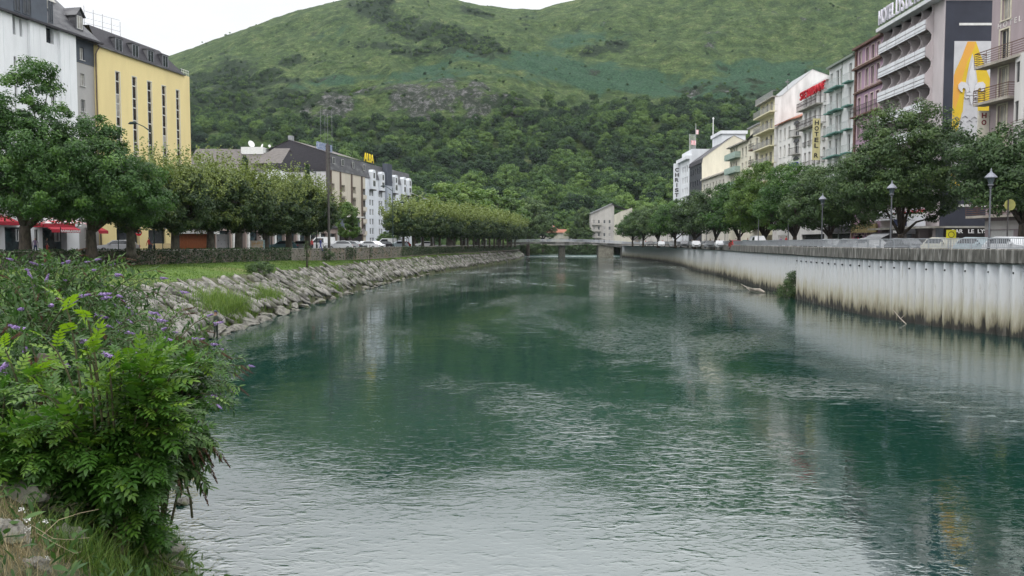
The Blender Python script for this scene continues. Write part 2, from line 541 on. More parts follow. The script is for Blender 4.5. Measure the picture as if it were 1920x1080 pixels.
# ------------------------------------------------------------------ hills
def smoothstep(x, a, b):
    t = np.clip((x - a) / (b - a), 0, 1)
    return t * t * (3 - 2 * t)
SKY_PX = [-900, -300, 0, 200, 335, 400, 450, 560, 640, 700, 760, 830, 900, 960, 1010, 1060, 1110, 1200, 1400, 1700, 2200, 3200]
SKY_R = [300, 215, 175, 142, 108, 84, 66, 30, 12, -2, -8, 1, 14, 22, 22, 11, -1, -22, -55, -85, -70, 0]
NA, NR = 620, 420
pxs = np.linspace(-750, 2700, NA)
tt = np.linspace(0, 1, NR)
rad = 405 + (1900 - 405) * (tt ** 1.35)
PX, RR = np.meshgrid(pxs, rad, indexing='ij')
AZ = (PX - 960) / FPX
def fbm(x, y, seed, oct_=5):
    """vectorised value noise"""
    out = np.zeros_like(x); amp = 1.0; fr = 1.0; tot = 0
    for o in range(oct_):
        xi = np.floor(x * fr).astype(np.int64); yi = np.floor(y * fr).astype(np.int64)
        fx = x * fr - xi; fy = y * fr - yi
        fx = fx * fx * (3 - 2 * fx); fy = fy * fy * (3 - 2 * fy)
        def h(i, j):
            n = (i * 374761393 + j * 668265263 + (seed + o * 17) * 974634777) & 0x7fffffff
            n = ((n ^ (n >> 13)) * 1274126177) & 0x7fffffff
            return ((n ^ (n >> 16)) & 0xffff) / 65535.0
        v = (h(xi, yi) * (1 - fx) + h(xi + 1, yi) * fx) * (1 - fy) + (h(xi, yi + 1) * (1 - fx) + h(xi + 1, yi + 1) * fx) * fy
        out += v * amp; tot += amp; amp *= 0.52; fr *= 2.03
    return out / tot - 0.5
def row_of(PX, R):
    sky = np.interp(PX, SKY_PX, SKY_R)
    cliff = np.exp(-((PX - 760) / 260.0) ** 4)
    c_lo = 232 + 0 * PX
    c_hi = np.where(True, 205 - 38 * cliff, 0)
    k1 = 452.0 + 0 * PX
    k2 = 352.0 + 0 * PX
    mid = c_hi + (sky - c_hi) * 0.48
    r = np.where(R < 540, k1 + (k2 - k1) * np.clip((R - 405) / 135, 0, 1),
        np.where(R < 650, k2 + (c_lo - k2) * (R - 540) / 110,
        np.where(R < 705, c_lo + (c_hi - c_lo) * smoothstep(R, 650, 705),
        np.where(R < 960, c_hi + (mid - c_hi) * ((R - 705) / 255),
        np.where(R < 1250, mid + (sky - mid) * np.sin(np.clip((R - 960) / 290, 0, 1) * math.pi / 2),
                 sky + (R - 1250) * 0.12)))))
    return r
ROW = row_of(PX, RR)
HX, HY = AZ * RR, RR
HZ = 6 + (455 - ROW) / FPX * RR
gate = smoothstep(RR, 560, 760)
HZ = HZ + gate * ((fbm(HX / 150, HY / 150, 3) * 40 - np.abs(fbm(HX / 85, HY / 120, 63, 4)) * 46 + fbm(HX / 30, HY / 34, 9) * 15)) * (1 - 0.75 * np.exp(-((RR - 1250) / 120) ** 2)) + fbm(HX / 9, HY / 9, 5) * 2.2 * gate
HZ = HZ + (1 - gate) * fbm(HX / 60, HY / 60, 4) * 8
HZ[:, 0] = 0
ROWS = 455 - (HZ - 6) / RR * FPX          # picture row of every vertex
def blob(px, row, cx, cy, rx, ry, ang=0.0):
    c, s = math.cos(ang), math.sin(ang)
    dx, dy = px - cx, row - cy
    u = (dx * c + dy * s) / rx; v = (-dx * s + dy * c) / ry
    return np.exp(-(u * u + v * v) ** 1.5)
n1 = fbm(HX / 30, HY / 30, 21); n2 = fbm(HX / 75, HY / 75, 31); n3 = fbm(HX / 11, HY / 11, 41)
rock = np.zeros_like(HX)
for b_ in [(800, 195, 195, 46, 0.06, 1.25), (620, 210, 120, 36, -0.1, 1.0), (560, 195, 60, 22, 0, .5), (1310, 192, 110, 18, 0.0, .95), (1400, 180, 90, 14, 0, .8), (1230, 112, 120, 9, -0.2, .55), (1450, 40, 200, 22, -0.15, .55), (1500, 110, 120, 14, -0.2, .6),
           (660, 118, 60, 12, 0, .5), (1080, 130, 40, 8, 0.2, .8), (1290, 95, 60, 8, -.1, .6), (1540, 90, 60, 18, -.3, .7), (1250, 30, 130, 16, -.15, .5)]:
    rock = np.maximum(rock, blob(PX, ROWS, *b_[:5]) * b_[5])
rock = np.clip(rock * 1.05 + n1 * 2.6 + n2 * 1.2 + n3 * 1.6 - 0.50, 0, 1) * (rock > 0.04)
rock += np.clip(n3 * 2.2 - 0.52, 0, 1) * 0.7
rock = np.clip(rock, 0, 1) * 0.60
brk = np.zeros_like(HX)
for b_ in [(760, 145, 200, 14, -0.1, 1), (1060, 135, 190, 34, 0.12, 1), (1250, 160, 220, 30, 0.1, 1), (1450, 150, 220, 40, 0, .9), (900, 112, 90, 20, .35, .8), (1100, 85, 140, 18, 0, .6)]:
    brk = np.maximum(brk, blob(PX, ROWS, *b_[:5]) * b_[5])
brk = np.clip(brk * 1.0 + n2 * 1.3 + n1 * 0.9 + n3 * .5 - .12, 0, 1)
shr = np.zeros_like(HX)
SHRUB_BLOBS = [(760, 50, 130, 26, 0.35, .8), (860, 80, 100, 20, 0.4, .9), (780, 100, 110, 14, 0.1, .8), (700, 15, 60, 10, 0, .6), (930, 92, 40, 9, 0.5, .9), (900, 35, 50, 10, .3, .7),
               (1130, 100, 60, 14, -0.15, .9), (470, 140, 110, 26, 0.15, .75), (420, 190, 90, 60, 0, 1), (530, 190, 110, 26, .1, .8), (650, 235, 400, 18, 0, .8), (560, 120, 50, 12, 0, .7),
               (1340, 170, 110, 16, -0.1, .6), (1300, 215, 300, 14, 0, .9), (1480, 180, 120, 20, 0, .8), (950, 195, 60, 16, 0, .8), (690, 180, 120, 10, .1, .7)]
for b_ in SHRUB_BLOBS:
    shr = np.maximum(shr, blob(PX, ROWS, *b_[:5]) * b_[5])
shr = np.clip(shr + n1 * 1.3 + n3 * 0.9 - .02, 0, 1)
me = np_mesh('hillside', np.stack([HX, HY, HZ], -1).reshape(-1, 3),
             (lambda i: np.stack([i[:-1, :-1], i[1:, :-1], i[1:, 1:], i[:-1, 1:]], -1).reshape(-1, 4))(np.arange(NA * NR).reshape(NA, NR)), [], smooth=True)
for nm, arr in (('rock', rock), ('bracken', brk), ('shrub', shr)):
    a = me.attributes.new(nm, 'FLOAT', 'POINT'); a.data.foreach_set('value', arr.reshape(-1).astype(np.float32))
def hill_material():
    m, t, b = nodes_of('hill_ground')
    N = t.nodes.new; K = t.links.new
    g = N('ShaderNodeNewGeometry')
    def att(n):
        a = N('ShaderNodeAttribute'); a.attribute_name = n; return a.outputs['Fac']
    def nz(scale, detail=6, r=0.6, st=(1, 1, 1)):
        mp = N('ShaderNodeMapping'); mp.inputs['Scale'].default_value = st; K(g.outputs['Position'], mp.inputs['Vector'])
        x = N('ShaderNodeTexNoise'); x.inputs['Scale'].default_value = scale; x.inputs['Detail'].default_value = detail; x.inputs['Roughness'].default_value = r
        K(mp.outputs[0], x.inputs['Vector']); return x.outputs['Fac']
    def rampc(f, stops):
        x = N('ShaderNodeValToRGB')
        x.color_ramp.elements[0].position = stops[0][0]; x.color_ramp.elements[0].color = c4(stops[0][1])
        x.color_ramp.elements[1].position = stops[-1][0]; x.color_ramp.elements[1].color = c4(stops[-1][1])
        for p, c in stops[1:-1]:
            e = x.color_ramp.elements.new(p); e.color = c4(c)
        K(f, x.inputs[0]); return x.outputs[0]
    def mix(f, a, c):
        x = N('ShaderNodeMix'); x.data_type = 'RGBA'
        K(f, x.inputs[0]); K(a, x.inputs[6]); K(c, x.inputs[7]); return x.outputs[2]
    def mrange(f, lo, hi):
        x = N('ShaderNodeMapRange'); K(f, x.inputs[0]); x.inputs[1].default_value = lo; x.inputs[2].default_value = hi; return x.outputs[0]
    def add(a, c, k=1.0):
        x = N('ShaderNodeMath'); x.operation = 'MULTIPLY_ADD'; K(c, x.inputs[0]); x.inputs[1].default_value = k; K(a, x.inputs[2]); return x.outputs[0]
    grass = rampc(nz(0.05, 9, 0.78), [(0.32, (0.024, 0.048, 0.020)), (0.47, (0.052, 0.088, 0.028)), (0.56, (0.090, 0.132, 0.044)), (0.69, (0.150, 0.172, 0.074))])
    def speck(c, sc_, lo_, hi_, st=(1, 1, 1)):
        x = N('ShaderNodeMapRange'); K(nz(sc_, 4, 0.7, st), x.inputs[0]); x.inputs[1].default_value = 0.34; x.inputs[2].default_value = 0.66; x.inputs[3].default_value = lo_; x.inputs[4].default_value = hi_
        v = N('ShaderNodeVectorMath'); v.operation = 'SCALE'; K(c, v.inputs[0]); K(x.outputs[0], v.inputs['Scale']); return v.outputs[0]
    grass = speck(speck(grass, 0.45, 0.6, 1.5), 0.12, 0.7, 1.35, (1, 1, 2.5))
    bracken = rampc(nz(0.35, 5, 0.7, (1, 1, 2.2)), [(0.3, (0.016, 0.042, 0.020)), (0.52, (0.042, 0.098, 0.052)), (0.75, (0.072, 0.142, 0.070))])
    bracken = speck(bracken, 0.5, 0.6, 1.5)
    shrub = rampc(nz(0.28, 6, 0.75), [(0.3, (0.012, 0.028, 0.014)), (0.7, (0.045, 0.07, 0.03))])
    rk = rampc(nz(0.13, 9, 0.82, (1.4, 1.4, 0.8)), [(0.36, (0.025, 0.04, 0.022)), (0.50, (0.055, 0.064, 0.048)), (0.58, (0.19, 0.185, 0.185)), (0.72, (0.40, 0.38, 0.38))])
    c = mix(mrange(add(att('bracken'), nz(0.09, 5), 0.6), 0.58, 0.85), grass, bracken)
    c = mix(mrange(add(att('shrub'), nz(0.22, 6, 0.7), 0.9), 0.84, 0.99), c, shrub)
    c = mix(mrange(add(att('rock'), nz(0.065, 9, 0.8, (1, 1, 1.6)), 1.5), 1.17, 1.30), c, rk)
    K(c, b.inputs['Base Color'])
    b.inputs['Roughness'].default_value = 0.95
    b.inputs['Specular IOR Level'].default_value = 0.1
    bp = N('ShaderNodeBump'); bp.inputs['Strength'].default_value = 0.9; bp.inputs['Distance'].default_value = 9.0
    K(nz(0.16, 10, 0.8), bp.inputs['Height']); K(bp.outputs[0], b.inputs['Normal'])
    return m
me.materials.append(hill_material())
tag(link('hillside', me), kind='structure')
# ground beyond and around, one sheet
gm = MB()
gm.quad((-6000, 372, 4.5), (8, 372, 4.5), (8, 1200, 4.5), (-6000, 1200, 4.5))
gm.quad((-6000, -800, 4.0), (-55, -800, 4.0), (-230, 372, 4.5), (-6000, 372, 4.5))
gm.quad((44, 372, 4.5), (6000, 372, 4.5), (6000, 1200, 4.5), (44, 1200, 4.5))
gm.quad((230, -800, 4.5), (6000, -800, 4.5), (6000, 372, 4.5), (230, 372, 4.5))
gm.quad((8, 420, 4.5), (44, 420, 4.5), (44, 1200, 4.5), (8, 1200, 4.5))
tag(gm.build('ground', pm('far_ground', (0.10, 0.13, 0.05), (0.06, 0.085, 0.03), 0.2, 0.95)), kind='structure')

# ------------------------------------------------------------------ foliage helpers
def rand_dirs(n, rng=RNG):
    d = rng.normal(size=(n, 3)); return d / np.linalg.norm(d, axis=1, keepdims=True)
def leaf_cards(P, size, rng=RNG, aspect=0.55, out=None, flat=0.0, nrm=None, jit=0.55):
    """one rhombic leaf at every point"""
    n = len(P)
    A = rand_dirs(n, rng); 
    if out is not None: A = A * 0.9 + out * 0.5 
    A[:, 2] -= 0.25
    A /= np.linalg.norm(A, axis=1, keepdims=True)
    B = np.cross(A, rand_dirs(n, rng) + np.array([0, 0, flat])); B /= np.linalg.norm(B, axis=1, keepdims=True) + 1e-9
    if nrm is not None:
        Nn = nrm + rng.normal(0, jit, (n, 3)); Nn /= np.linalg.norm(Nn, axis=1, keepdims=True) + 1e-9
        A = np.cross(Nn, rand_dirs(n, rng)); A /= np.linalg.norm(A, axis=1, keepdims=True) + 1e-9
        B = np.cross(Nn, A)
    s = size * rng.uniform(0.65, 1.25, (n, 1))
    V = np.empty((n, 4, 3))
    V[:, 0] = P - A * s * 0.5; V[:, 1] = P + B * s * aspect * 0.5 - A * s * 0.05; V[:, 2] = P + A * s * 0.5; V[:, 3] = P - B * s * aspect * 0.5 - A * s * 0.05
    F = np.arange(n * 4).reshape(n, 4)
    return V.reshape(-1, 3), F
def clump_crown(name, lobes, K, n_per, rc, leaf, mat, rng=RNG, shell=0.75, tip=0.0, aspect=0.55, spikes=0, basez=None, nj=0.5):
    """lobes: (cx,cy,cz,rx,ry,rz). Leaves gathered in K clumps spread through the lobes."""
    lobes = np.array(lobes, float)
    vol = lobes[:, 3] * lobes[:, 4] * lobes[:, 5]
    zlo = (lobes[:, 2] - lobes[:, 5]).min(); zhi = (lobes[:, 2] + lobes[:, 5]).max()
    pick = rng.choice(len(lobes), K, p=vol / vol.sum())
    d = rand_dirs(K, rng)
    r = rng.uniform(0, 1, K) ** (1 / 3)
    r = np.where(rng.uniform(size=K) < shell, rng.uniform(0.78, 1.02, K), r * 0.85)
    C = lobes[pick, :3] + d * r[:, None] * lobes[pick, 3:]
    ct = rng.normal(0.46, 0.17, K)
    N = K * n_per
    ci = np.repeat(np.arange(K), n_per)
    dd = rand_dirs(N, rng)
    cr = rc * rng.uniform(0.6, 1.35, K)
    rr = rng.uniform(0, 1, N) ** 0.42
    P = C[ci] + dd * (rr * cr[ci])[:, None] * np.array([1, 1, 0.72])
    tint = ct[ci] + rng.normal(0, 0.13, N)
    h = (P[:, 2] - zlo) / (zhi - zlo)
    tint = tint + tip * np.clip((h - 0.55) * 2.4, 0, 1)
    if spikes:
        top = C[C[:, 2] > np.quantile(C[:, 2], 0.45)]
        S = top[rng.integers(0, len(top), spikes)]
        ns = 16
        si = np.repeat(np.arange(spikes), ns)
        t = rng.uniform(0, 1, spikes * ns)
        sdir = rand_dirs(spikes, rng) * 0.35 + np.array([0, 0, 1.0])
        ctr = lobes[:, :3].mean(0); o = S - ctr; o /= np.linalg.norm(o, axis=1, keepdims=True); sdir += o * 0.8
        Q = S[si] + sdir[si] * (t * rc * 2.1)[:, None] + rng.normal(0, leaf * 0.35, (spikes * ns, 3))
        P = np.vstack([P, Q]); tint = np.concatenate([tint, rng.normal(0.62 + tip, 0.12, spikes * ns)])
    ctr = np.array([lobes[:, 0].mean(), lobes[:, 1].mean(), (zlo + zhi) / 2 - (zhi - zlo) * .15]); span = np.array([1, 1, 1.0])
    O_ = (P - ctr); O_ /= np.linalg.norm(O_, axis=1, keepdims=True) + 1e-9
    NR_ = O_ * 0.55 + np.array([0, 0, 0.3]); NR_[:N] += dd * 0.7
    V, F = leaf_cards(P, leaf, rng, aspect, nrm=NR_, jit=nj)
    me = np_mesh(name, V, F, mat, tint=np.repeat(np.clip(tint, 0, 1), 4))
    return me, C
def wood_mesh(name, C, h0, r0, mat, rng=RNG, n_main=7, n_sub=30, fork=0.55, lean=(0, 0), flare=1.5):
    """trunk to the fork height, limbs to clump centres"""
    mb = MB()
    fz = h0
    top = Vector((lean[0], lean[1], fz))
    mb.tube([(0, 0, -0.3), (0, 0, 0.15), (lean[0] * 0.3, lean[1] * 0.3, fz * 0.4), (lean[0] * .7, lean[1] * .7, fz * 0.75), top], [r0 * flare, r0 * 1.15, r0, r0 * 0.92, r0 * 0.85], 9)
    if len(C):
        order = rng.permutation(len(C))
        mains = []
        for i in order[:n_main]:
            c = Vector(C[i]) ; e = top.lerp(c, 0.75)
            midp = top.lerp(e, 0.5) + Vector((0, 0, (e - top).length * 0.12))
            mb.tube([top - Vector((0, 0, r0 * 0.6)), midp, e], [r0 * 0.55, r0 * 0.33, r0 * 0.14], 6)
            mains.append((midp, e))
        for i in order[n_main:n_main + n_sub]:
            c = Vector(C[i])
            a = min((m for pr in mains for m in pr), key=lambda q: (q - c).length)
            mb.tube([a, a.lerp(c, 0.5) + Vector((0, 0, 0.15)), c], [r0 * 0.16, r0 * 0.1, r0 * 0.04], 4)
    return mb.mesh(name, mat, True)
BARK = pm('bark', (0.085, 0.07, 0.055), (0.03, 0.025, 0.02), 6, 0.95, 0.8, stretch=(1, 1, 0.3))
BARKG = pm('plane_bark', (0.12, 0.11, 0.085), (0.045, 0.042, 0.033), 3, 0.9, 0.4, stretch=(1, 1, 0.5))

# ------------------------------------------------------------------ the far wood on the hill foot: one mass
LF_FOREST = leaf_mat('forest_leaf', (0.012, 0.032, 0.014), (0.042, 0.092, 0.026), (0.125, 0.205, 0.045), 0.2, 0.8, rnd=1.0)
forest_coll = bpy.data.collections.new('forest_crowns')
for k in range(4):
    rg = np.random.default_rng(100 + k)
    lobes = [(0, 0, 0.0, 0.80, 0.80, 0.75)] + [(math.cos(a) * 0.42, math.sin(a) * 0.42, rg.uniform(-0.25, 0.3), rg.uniform(.35, .55), rg.uniform(.35, .55), rg.uniform(.35, .55)) for a in rg.uniform(0, 6.28, 5)]
    me, C = clump_crown('forest_crown', lobes, 95, 60, 0.21, 0.085, LF_FOREST, rg, 0.92, tip=0.12, aspect=0.9, nj=0.35)
    bm_ = bpy.data.objects.new('forest_crown', me); forest_coll.objects.link(bm_)
# solid dark core so that the wood has depth
def points_obj(name, P, S, label, cat, coll, rotseed=0):
    me = bpy.data.meshes.new(name)
    me.vertices.add(len(P)); me.vertices.foreach_set('co', np.asarray(P, np.float32).ravel())
    a = me.attributes.new('sz', 'FLOAT', 'POINT'); a.data.foreach_set('value', np.asarray(S, np.float32))
    o = link(name, me)
    tag(o, label, cat, kind='stuff')
    ng = bpy.data.node_groups.new(name, 'GeometryNodeTree')
    ng.interface.new_socket('Geometry', in_out='INPUT', socket_type='NodeSocketGeometry')
    ng.interface.new_socket('Geometry', in_out='OUTPUT', socket_type='NodeSocketGeometry')
    N = ng.nodes.new; K = ng.links.new
    i = N('NodeGroupInput'); u = N('NodeGroupOutput')
    ci = N('GeometryNodeCollectionInfo'); ci.inputs['Collection'].default_value = coll
    ci.inputs['Separate Children'].default_value = True; ci.inputs['Reset Children'].default_value = True
    ip = N('GeometryNodeInstanceOnPoints'); ip.inputs['Pick Instance'].default_value = True
    mp = N('GeometryNodeMeshToPoints')
    na = N('GeometryNodeInputNamedAttribute'); na.data_type = 'FLOAT'; na.inputs['Name'].default_value = 'sz'
    rv = N('FunctionNodeRandomValue'); rv.data_type = 'FLOAT_VECTOR'
    rv.inputs[0].default_value = (0, 0, 0); rv.inputs[1].default_value = (0.25, 0.25, 6.28)
    ri = N('FunctionNodeRandomValue'); ri.data_type = 'INT'; ri.inputs[4].default_value = 0; ri.inputs[5].default_value = 30
    K(i.outputs[0], mp.inputs[0]); K(mp.outputs[0], ip.inputs['Points']); K(ci.outputs[0], ip.inputs['Instance'])
    K(ri.outputs[2], ip.inputs['Instance Index'])
    K(rv.outputs[0], ip.inputs['Rotation'])
    K(na.outputs[0], ip.inputs['Scale'])
    K(ip.outputs[0], u.inputs[0])
    md = o.modifiers.new('scatter', 'NODES'); md.node_group = ng
    return o
def hill_at(px, R):
    """vertex lookup on the hill grid"""
    i = np.clip(np.round((px - pxs[0]) / (pxs[1] - pxs[0])).astype(int), 0, NA - 1)
    j = np.clip(np.searchsorted(rad, R), 0, NR - 1)
    return i, j
FT_PX = [-400, 365, 450, 520, 600, 680, 760, 860, 930, 1000, 1100, 1250, 1400, 2600]
FT_ROW = [190, 222, 232, 228, 240, 246, 244, 238, 222, 210, 205, 200, 196, 150]
rg = np.random.default_rng(5)
P = []; S = []
n_try = 15000
cand_px = rg.uniform(-500, 2300, n_try); cand_R = np.sqrt(rg.uniform(418 ** 2, 790 ** 2, n_try))
i, j = hill_at(cand_px, cand_R)
cell = {}
for a in range(n_try):
    ii, jj = i[a], j[a]
    x, y, z = HX[ii, jj], HY[ii, jj], HZ[ii, jj]
    r = ROWS[ii, jj]
    edge = np.interp(cand_px[a], FT_PX, FT_ROW)
    if r < edge + rg.normal(0, 7): continue
    s = (3.4 + 5.2 * rg.uniform() ** 1.1) * (1.4 if r > 300 else 1.0) * (0.7 if r < edge + 22 else 1.0)
    key = (int(x // 6), int(y // 6)); ok = True
    for da in (-1, 0, 1):
        for db in (-1, 0, 1):
            for q in cell.get((key[0] + da, key[1] + db), ()):
                if (q[0] - x) ** 2 + (q[1] - y) ** 2 < (0.62 * (q[2] + s)) ** 2: ok = False
    if not ok: continue
    cell.setdefault(key, []).append((x, y, s))
    P.append((x, y, z + s * 0.85)); S.append(s)
print('forest', len(P))
points_obj('hillside_forest', P, S, 'dense mixed green wood covering the foot of the mountain', 'forest', forest_coll)
# low scrub scattered over the upper slopes
P = []; S = []
n_try = 60000
cand_px = rg.uniform(300, 1900, n_try); cand_R = rg.uniform(640, 1260, n_try)
i, j = hill_at(cand_px, cand_R)
for a in range(n_try):
    ii, jj = i[a], j[a]
    f = shr[ii, jj]
    if rg.uniform() < (0.012 + 0.8 * max(0, f - 0.52) ** 1.0 * 2.2) * 0.8:
        s = rg.uniform(0.9, 2.6) * (1.3 if f > 0.7 else 0.9)
        P.append((HX[ii, jj] + rg.normal(0, 1.5), HY[ii, jj] + rg.normal(0, 1.5), HZ[ii, jj] + s * 0.4)); S.append(s)
print('scrub', len(P))
points_obj('hillside_scrub', P, S, 'dark low scrub and bushes dotted over the mountain slope', 'scrub', forest_coll)
# ------------------------------------------------------------------ right quay wall
def pile_material():
    m, t, b = nodes_of('painted_sheet_piles')
    N = t.nodes.new; K = t.links.new
    g = N('ShaderNodeNewGeometry'); sx = N('ShaderNodeSeparateXYZ'); K(g.outputs['Position'], sx.inputs[0])
    mp = N('ShaderNodeMapping'); mp.inputs['Scale'].default_value = (1.3, 1.3, 0.16); K(g.outputs['Position'], mp.inputs['Vector'])
    n = N('ShaderNodeTexNoise'); n.inputs['Scale'].default_value = 2.2; n.inputs['Detail'].default_value = 7; n.inputs['Roughness'].default_value = 0.65
    K(mp.outputs[0], n.inputs['Vector'])
    # height + noise -> dirt bands left by the water line
    a = N('ShaderNodeMath'); a.operation = 'MULTIPLY_ADD'; K(n.outputs['Fac'], a.inputs[0]); a.inputs[1].default_value = -3.2; K(sx.outputs['Z'], a.inputs[2])
    r = N('ShaderNodeMapRange'); K(a.outputs[0], r.inputs[0]); r.inputs[1].default_value = -1.7; r.inputs[2].default_value = 3.0
    c = N('ShaderNodeValToRGB')
    c.color_ramp.elements[0].position = 0.0; c.color_ramp.elements[0].color = (0.018, 0.016, 0.013, 1)
    c.color_ramp.elements[1].position = 1.0; c.color_ramp.elements[1].color = (0.55, 0.57, 0.60, 1)
    for p, col in ((0.11, (0.03, 0.028, 0.022)), (0.17, (0.20, 0.18, 0.12)), (0.30, (0.40, 0.38, 0.30)), (0.52, (0.50, 0.505, 0.50))):
        e = c.color_ramp.elements.new(p); e.color = c4(col)
    K(r.outputs[0], c.inputs[0])
    n2 = N('ShaderNodeTexNoise'); n2.inputs['Scale'].default_value = 5; n2.inputs['Detail'].default_value = 8; K(mp.outputs[0], n2.inputs['Vector'])
    r2 = N('ShaderNodeMapRange'); K(n2.outputs['Fac'], r2.inputs[0]); r2.inputs[1].default_value = 0.58; r2.inputs[2].default_value = 0.75; r2.inputs[4].default_value = 0.55
    mx = N('ShaderNodeMix'); mx.data_type = 'RGBA'; K(r2.outputs[0], mx.inputs[0]); K(c.outputs[0], mx.inputs[6]); mx.inputs[7].default_value = (0.26, 0.24, 0.20, 1)
    K(mx.outputs[2], b.inputs['Base Color'])
    b.inputs['Roughness'].default_value = 0.6
    return m
PILE = pile_material()
CONC = pm('dark_concrete', (0.125, 0.12, 0.108), (0.045, 0.045, 0.040), 1.6, 0.9, 0.5, stretch=(2.0, 2.0, 0.28), c3=(0.24, 0.235, 0.22), scale3=2.6)
CONCL = pm('pale_concrete', (0.42, 0.41, 0.38), (0.28, 0.27, 0.24), 1.1, 0.9, 0.3, stretch=(1, 1, 0.35), c3=(0.2, 0.19, 0.16), scale3=0.8)
RAILM = pm('galvanised_rail', (0.42, 0.44, 0.47), (0.32, 0.34, 0.37), 4, 0.45, metal=0.4)
quay = empty('quay_wall', (30, 60, 0), 0, 'long white ribbed quay wall with dark concrete coping along the right bank', 'wall')
def to_local(o, me):
    me.transform(Matrix.Translation(-Vector(o.location)))
    return me
def piles(P, pitch, depth, z0, z1, name):
    R_ = resample(P, pitch / 4.0)
    V = []; F = []
    for i, p in enumerate(R_):
        a = R_[max(i - 1, 0)]; b = R_[min(i + 1, len(R_) - 1)]
        t = (b - a).normalized(); nrm = Vector((-t.y, t.x, 0))
        ph = i % 4
        d = (depth, depth, 0, 0)[ph]
        q = p + nrm * d + t * ((0.12 if ph in (0, 2) else -0.12) * pitch * 0.4)
        V += [(q.x, q.y, z0), (q.x, q.y, z1)]
    for i in range(len(R_) - 1):
        F.append((2 * i, 2 * i + 2, 2 * i + 3, 2 * i + 1))
    me = bpy.data.meshes.new(name); me.from_pydata(V, [], F); me.materials.append(PILE)
    return me
for P_, pitch, dep, nm in ((QN, 0.92, 0.36, 'sheet_piling'), ([p for p in QF if p[1] < 152], 0.9, 0.2, 'sheet_piling')):
    me = piles(P_, pitch, dep, -1.5, 4.62, nm)
    link(nm, to_local(quay, me), quay)
mb = MB()
PW = resample([p for p in QF if p[1] > 149], 6.0)
for a, b in zip(PW, PW[1:]):
    t = (b - a).normalized(); n = Vector((-t.y, t.x, 0)) * 0.1
    a2 = a + t * 0.03; b2 = b - t * 0.03
    mb.quad(a2 + n + Vector((0, 0, -1.5)), b2 + n + Vector((0, 0, -1.5)), b2 + n + Vector((0, 0, 4.62)), a2 + n + Vector((0, 0, 4.62)))
    mb.quad(a2 + n + Vector((0, 0, -1.5)), a2 - n + Vector((0, 0, -1.5)), a2 - n + Vector((0, 0, 4.62)), a2 + n + Vector((0, 0, 4.62)))
mb.quad((30.6, 85, -1.5), (33.5, 85, -1.5), (33.5, 85, 4.62), (30.6, 85, 4.62))
me = mb.mesh('concrete_panels', PILE if True else pm('quay_concrete', (0.54, 0.54, 0.51), (0.42, 0.41, 0.37), 0.7, 0.85, 0.2, stretch=(1, 1, 0.3), c3=(0.34, 0.32, 0.27), scale3=0.45))
link('concrete_panels', to_local(quay, me), quay)
def sweep(mb, P, prof, mi=0, closed=True):
    """profile of (offset to the river side, z) swept on a polyline"""
    P = [Vector((p[0], p[1], 0)) if not isinstance(p, Vector) else p for p in P]
    base = len(mb.v); k = len(prof)
    for i, p in enumerate(P):
        t = (P[min(i + 1, len(P) - 1)] - P[max(i - 1, 0)]).normalized(); n = Vector((-t.y, t.x, 0))
        for o, z in prof:
            q = p + n * o; mb.v.append((q.x, q.y, z))
    for i in range(len(P) - 1):
        for j in range(k if closed else k - 1):
            a = base + i * k + j; b = base + i * k + (j + 1) % k
            mb.f.append((a, b, b + k, a + k)); mb.m.append(mi)
    if closed:
        mb.f.append(tuple(base + j for j in range(k))); mb.m.append(mi)
        e = base + (len(P) - 1) * k
        mb.f.append(tuple(e + j for j in range(k))[::-1]); mb.m.append(mi)
QA = [Vector((p[0], p[1], 0)) for p in QN] + [Vector((p[0], p[1], 0)) for p in QF[1:]]
mb = MB(); sweep(mb, QA, [(0.45, 4.62), (0.55, 4.72), (0.55, 5.52), (0.49, 5.60), (0.1, 5.60), (0.0, 5.52), (0.0, 4.62)])
link('coping', to_local(quay, mb.mesh('coping', CONC)), quay)
# drain holes near the head of the piles
mb = MB()
for p in resample(QN, 1.84):
    mb.box(p.x - .40, p.x - .30, p.y - .05, p.y + .05, 4.02, 4.14)
link('drain_hole', to_local(quay, mb.mesh('drain_hole', pm('hole_black', (0.01, 0.01, 0.01), None, 3))), quay)['kind'] = 'stuff'
# railing
mb = MB(); mbb = MB(); posts = MB()
RP_ = resample([(p.x, p.y) for p in QA], 0.14)
for i, p in enumerate(RP_):
    a = RP_[max(i - 1, 0)]; b = RP_[min(i + 1, len(RP_) - 1)]
    t = (b - a).normalized(); n = Vector((-t.y, t.x, 0)); q = p + n * 0.30
    far = p.y > 150
    if far and i % 2: continue
    wd = 0.014 if not far else 0.03
    mbb.box(q.x - wd, q.x + wd, q.y - wd, q.y + wd, 5.66, 6.26)
    if i % 14 == 0:
        posts.box(q.x - 0.03, q.x + 0.03, q.y - 0.03, q.y + 0.03, 5.58, 6.3)
sweep(mb, QA, [(0.27, 6.25), (0.33, 6.25), (0.33, 6.31), (0.27, 6.31)])
sweep(mb, QA, [(0.285, 5.66), (0.315, 5.66), (0.315, 5.70), (0.285, 5.70)])
rl = link('railing', to_local(quay, mb.mesh('railing', RAILM)), quay)
o = link('baluster', to_local(quay, mbb.mesh('baluster', RAILM)), rl); o['kind'] = 'stuff'
link('post', to_local(quay, posts.mesh('post', RAILM)), rl)

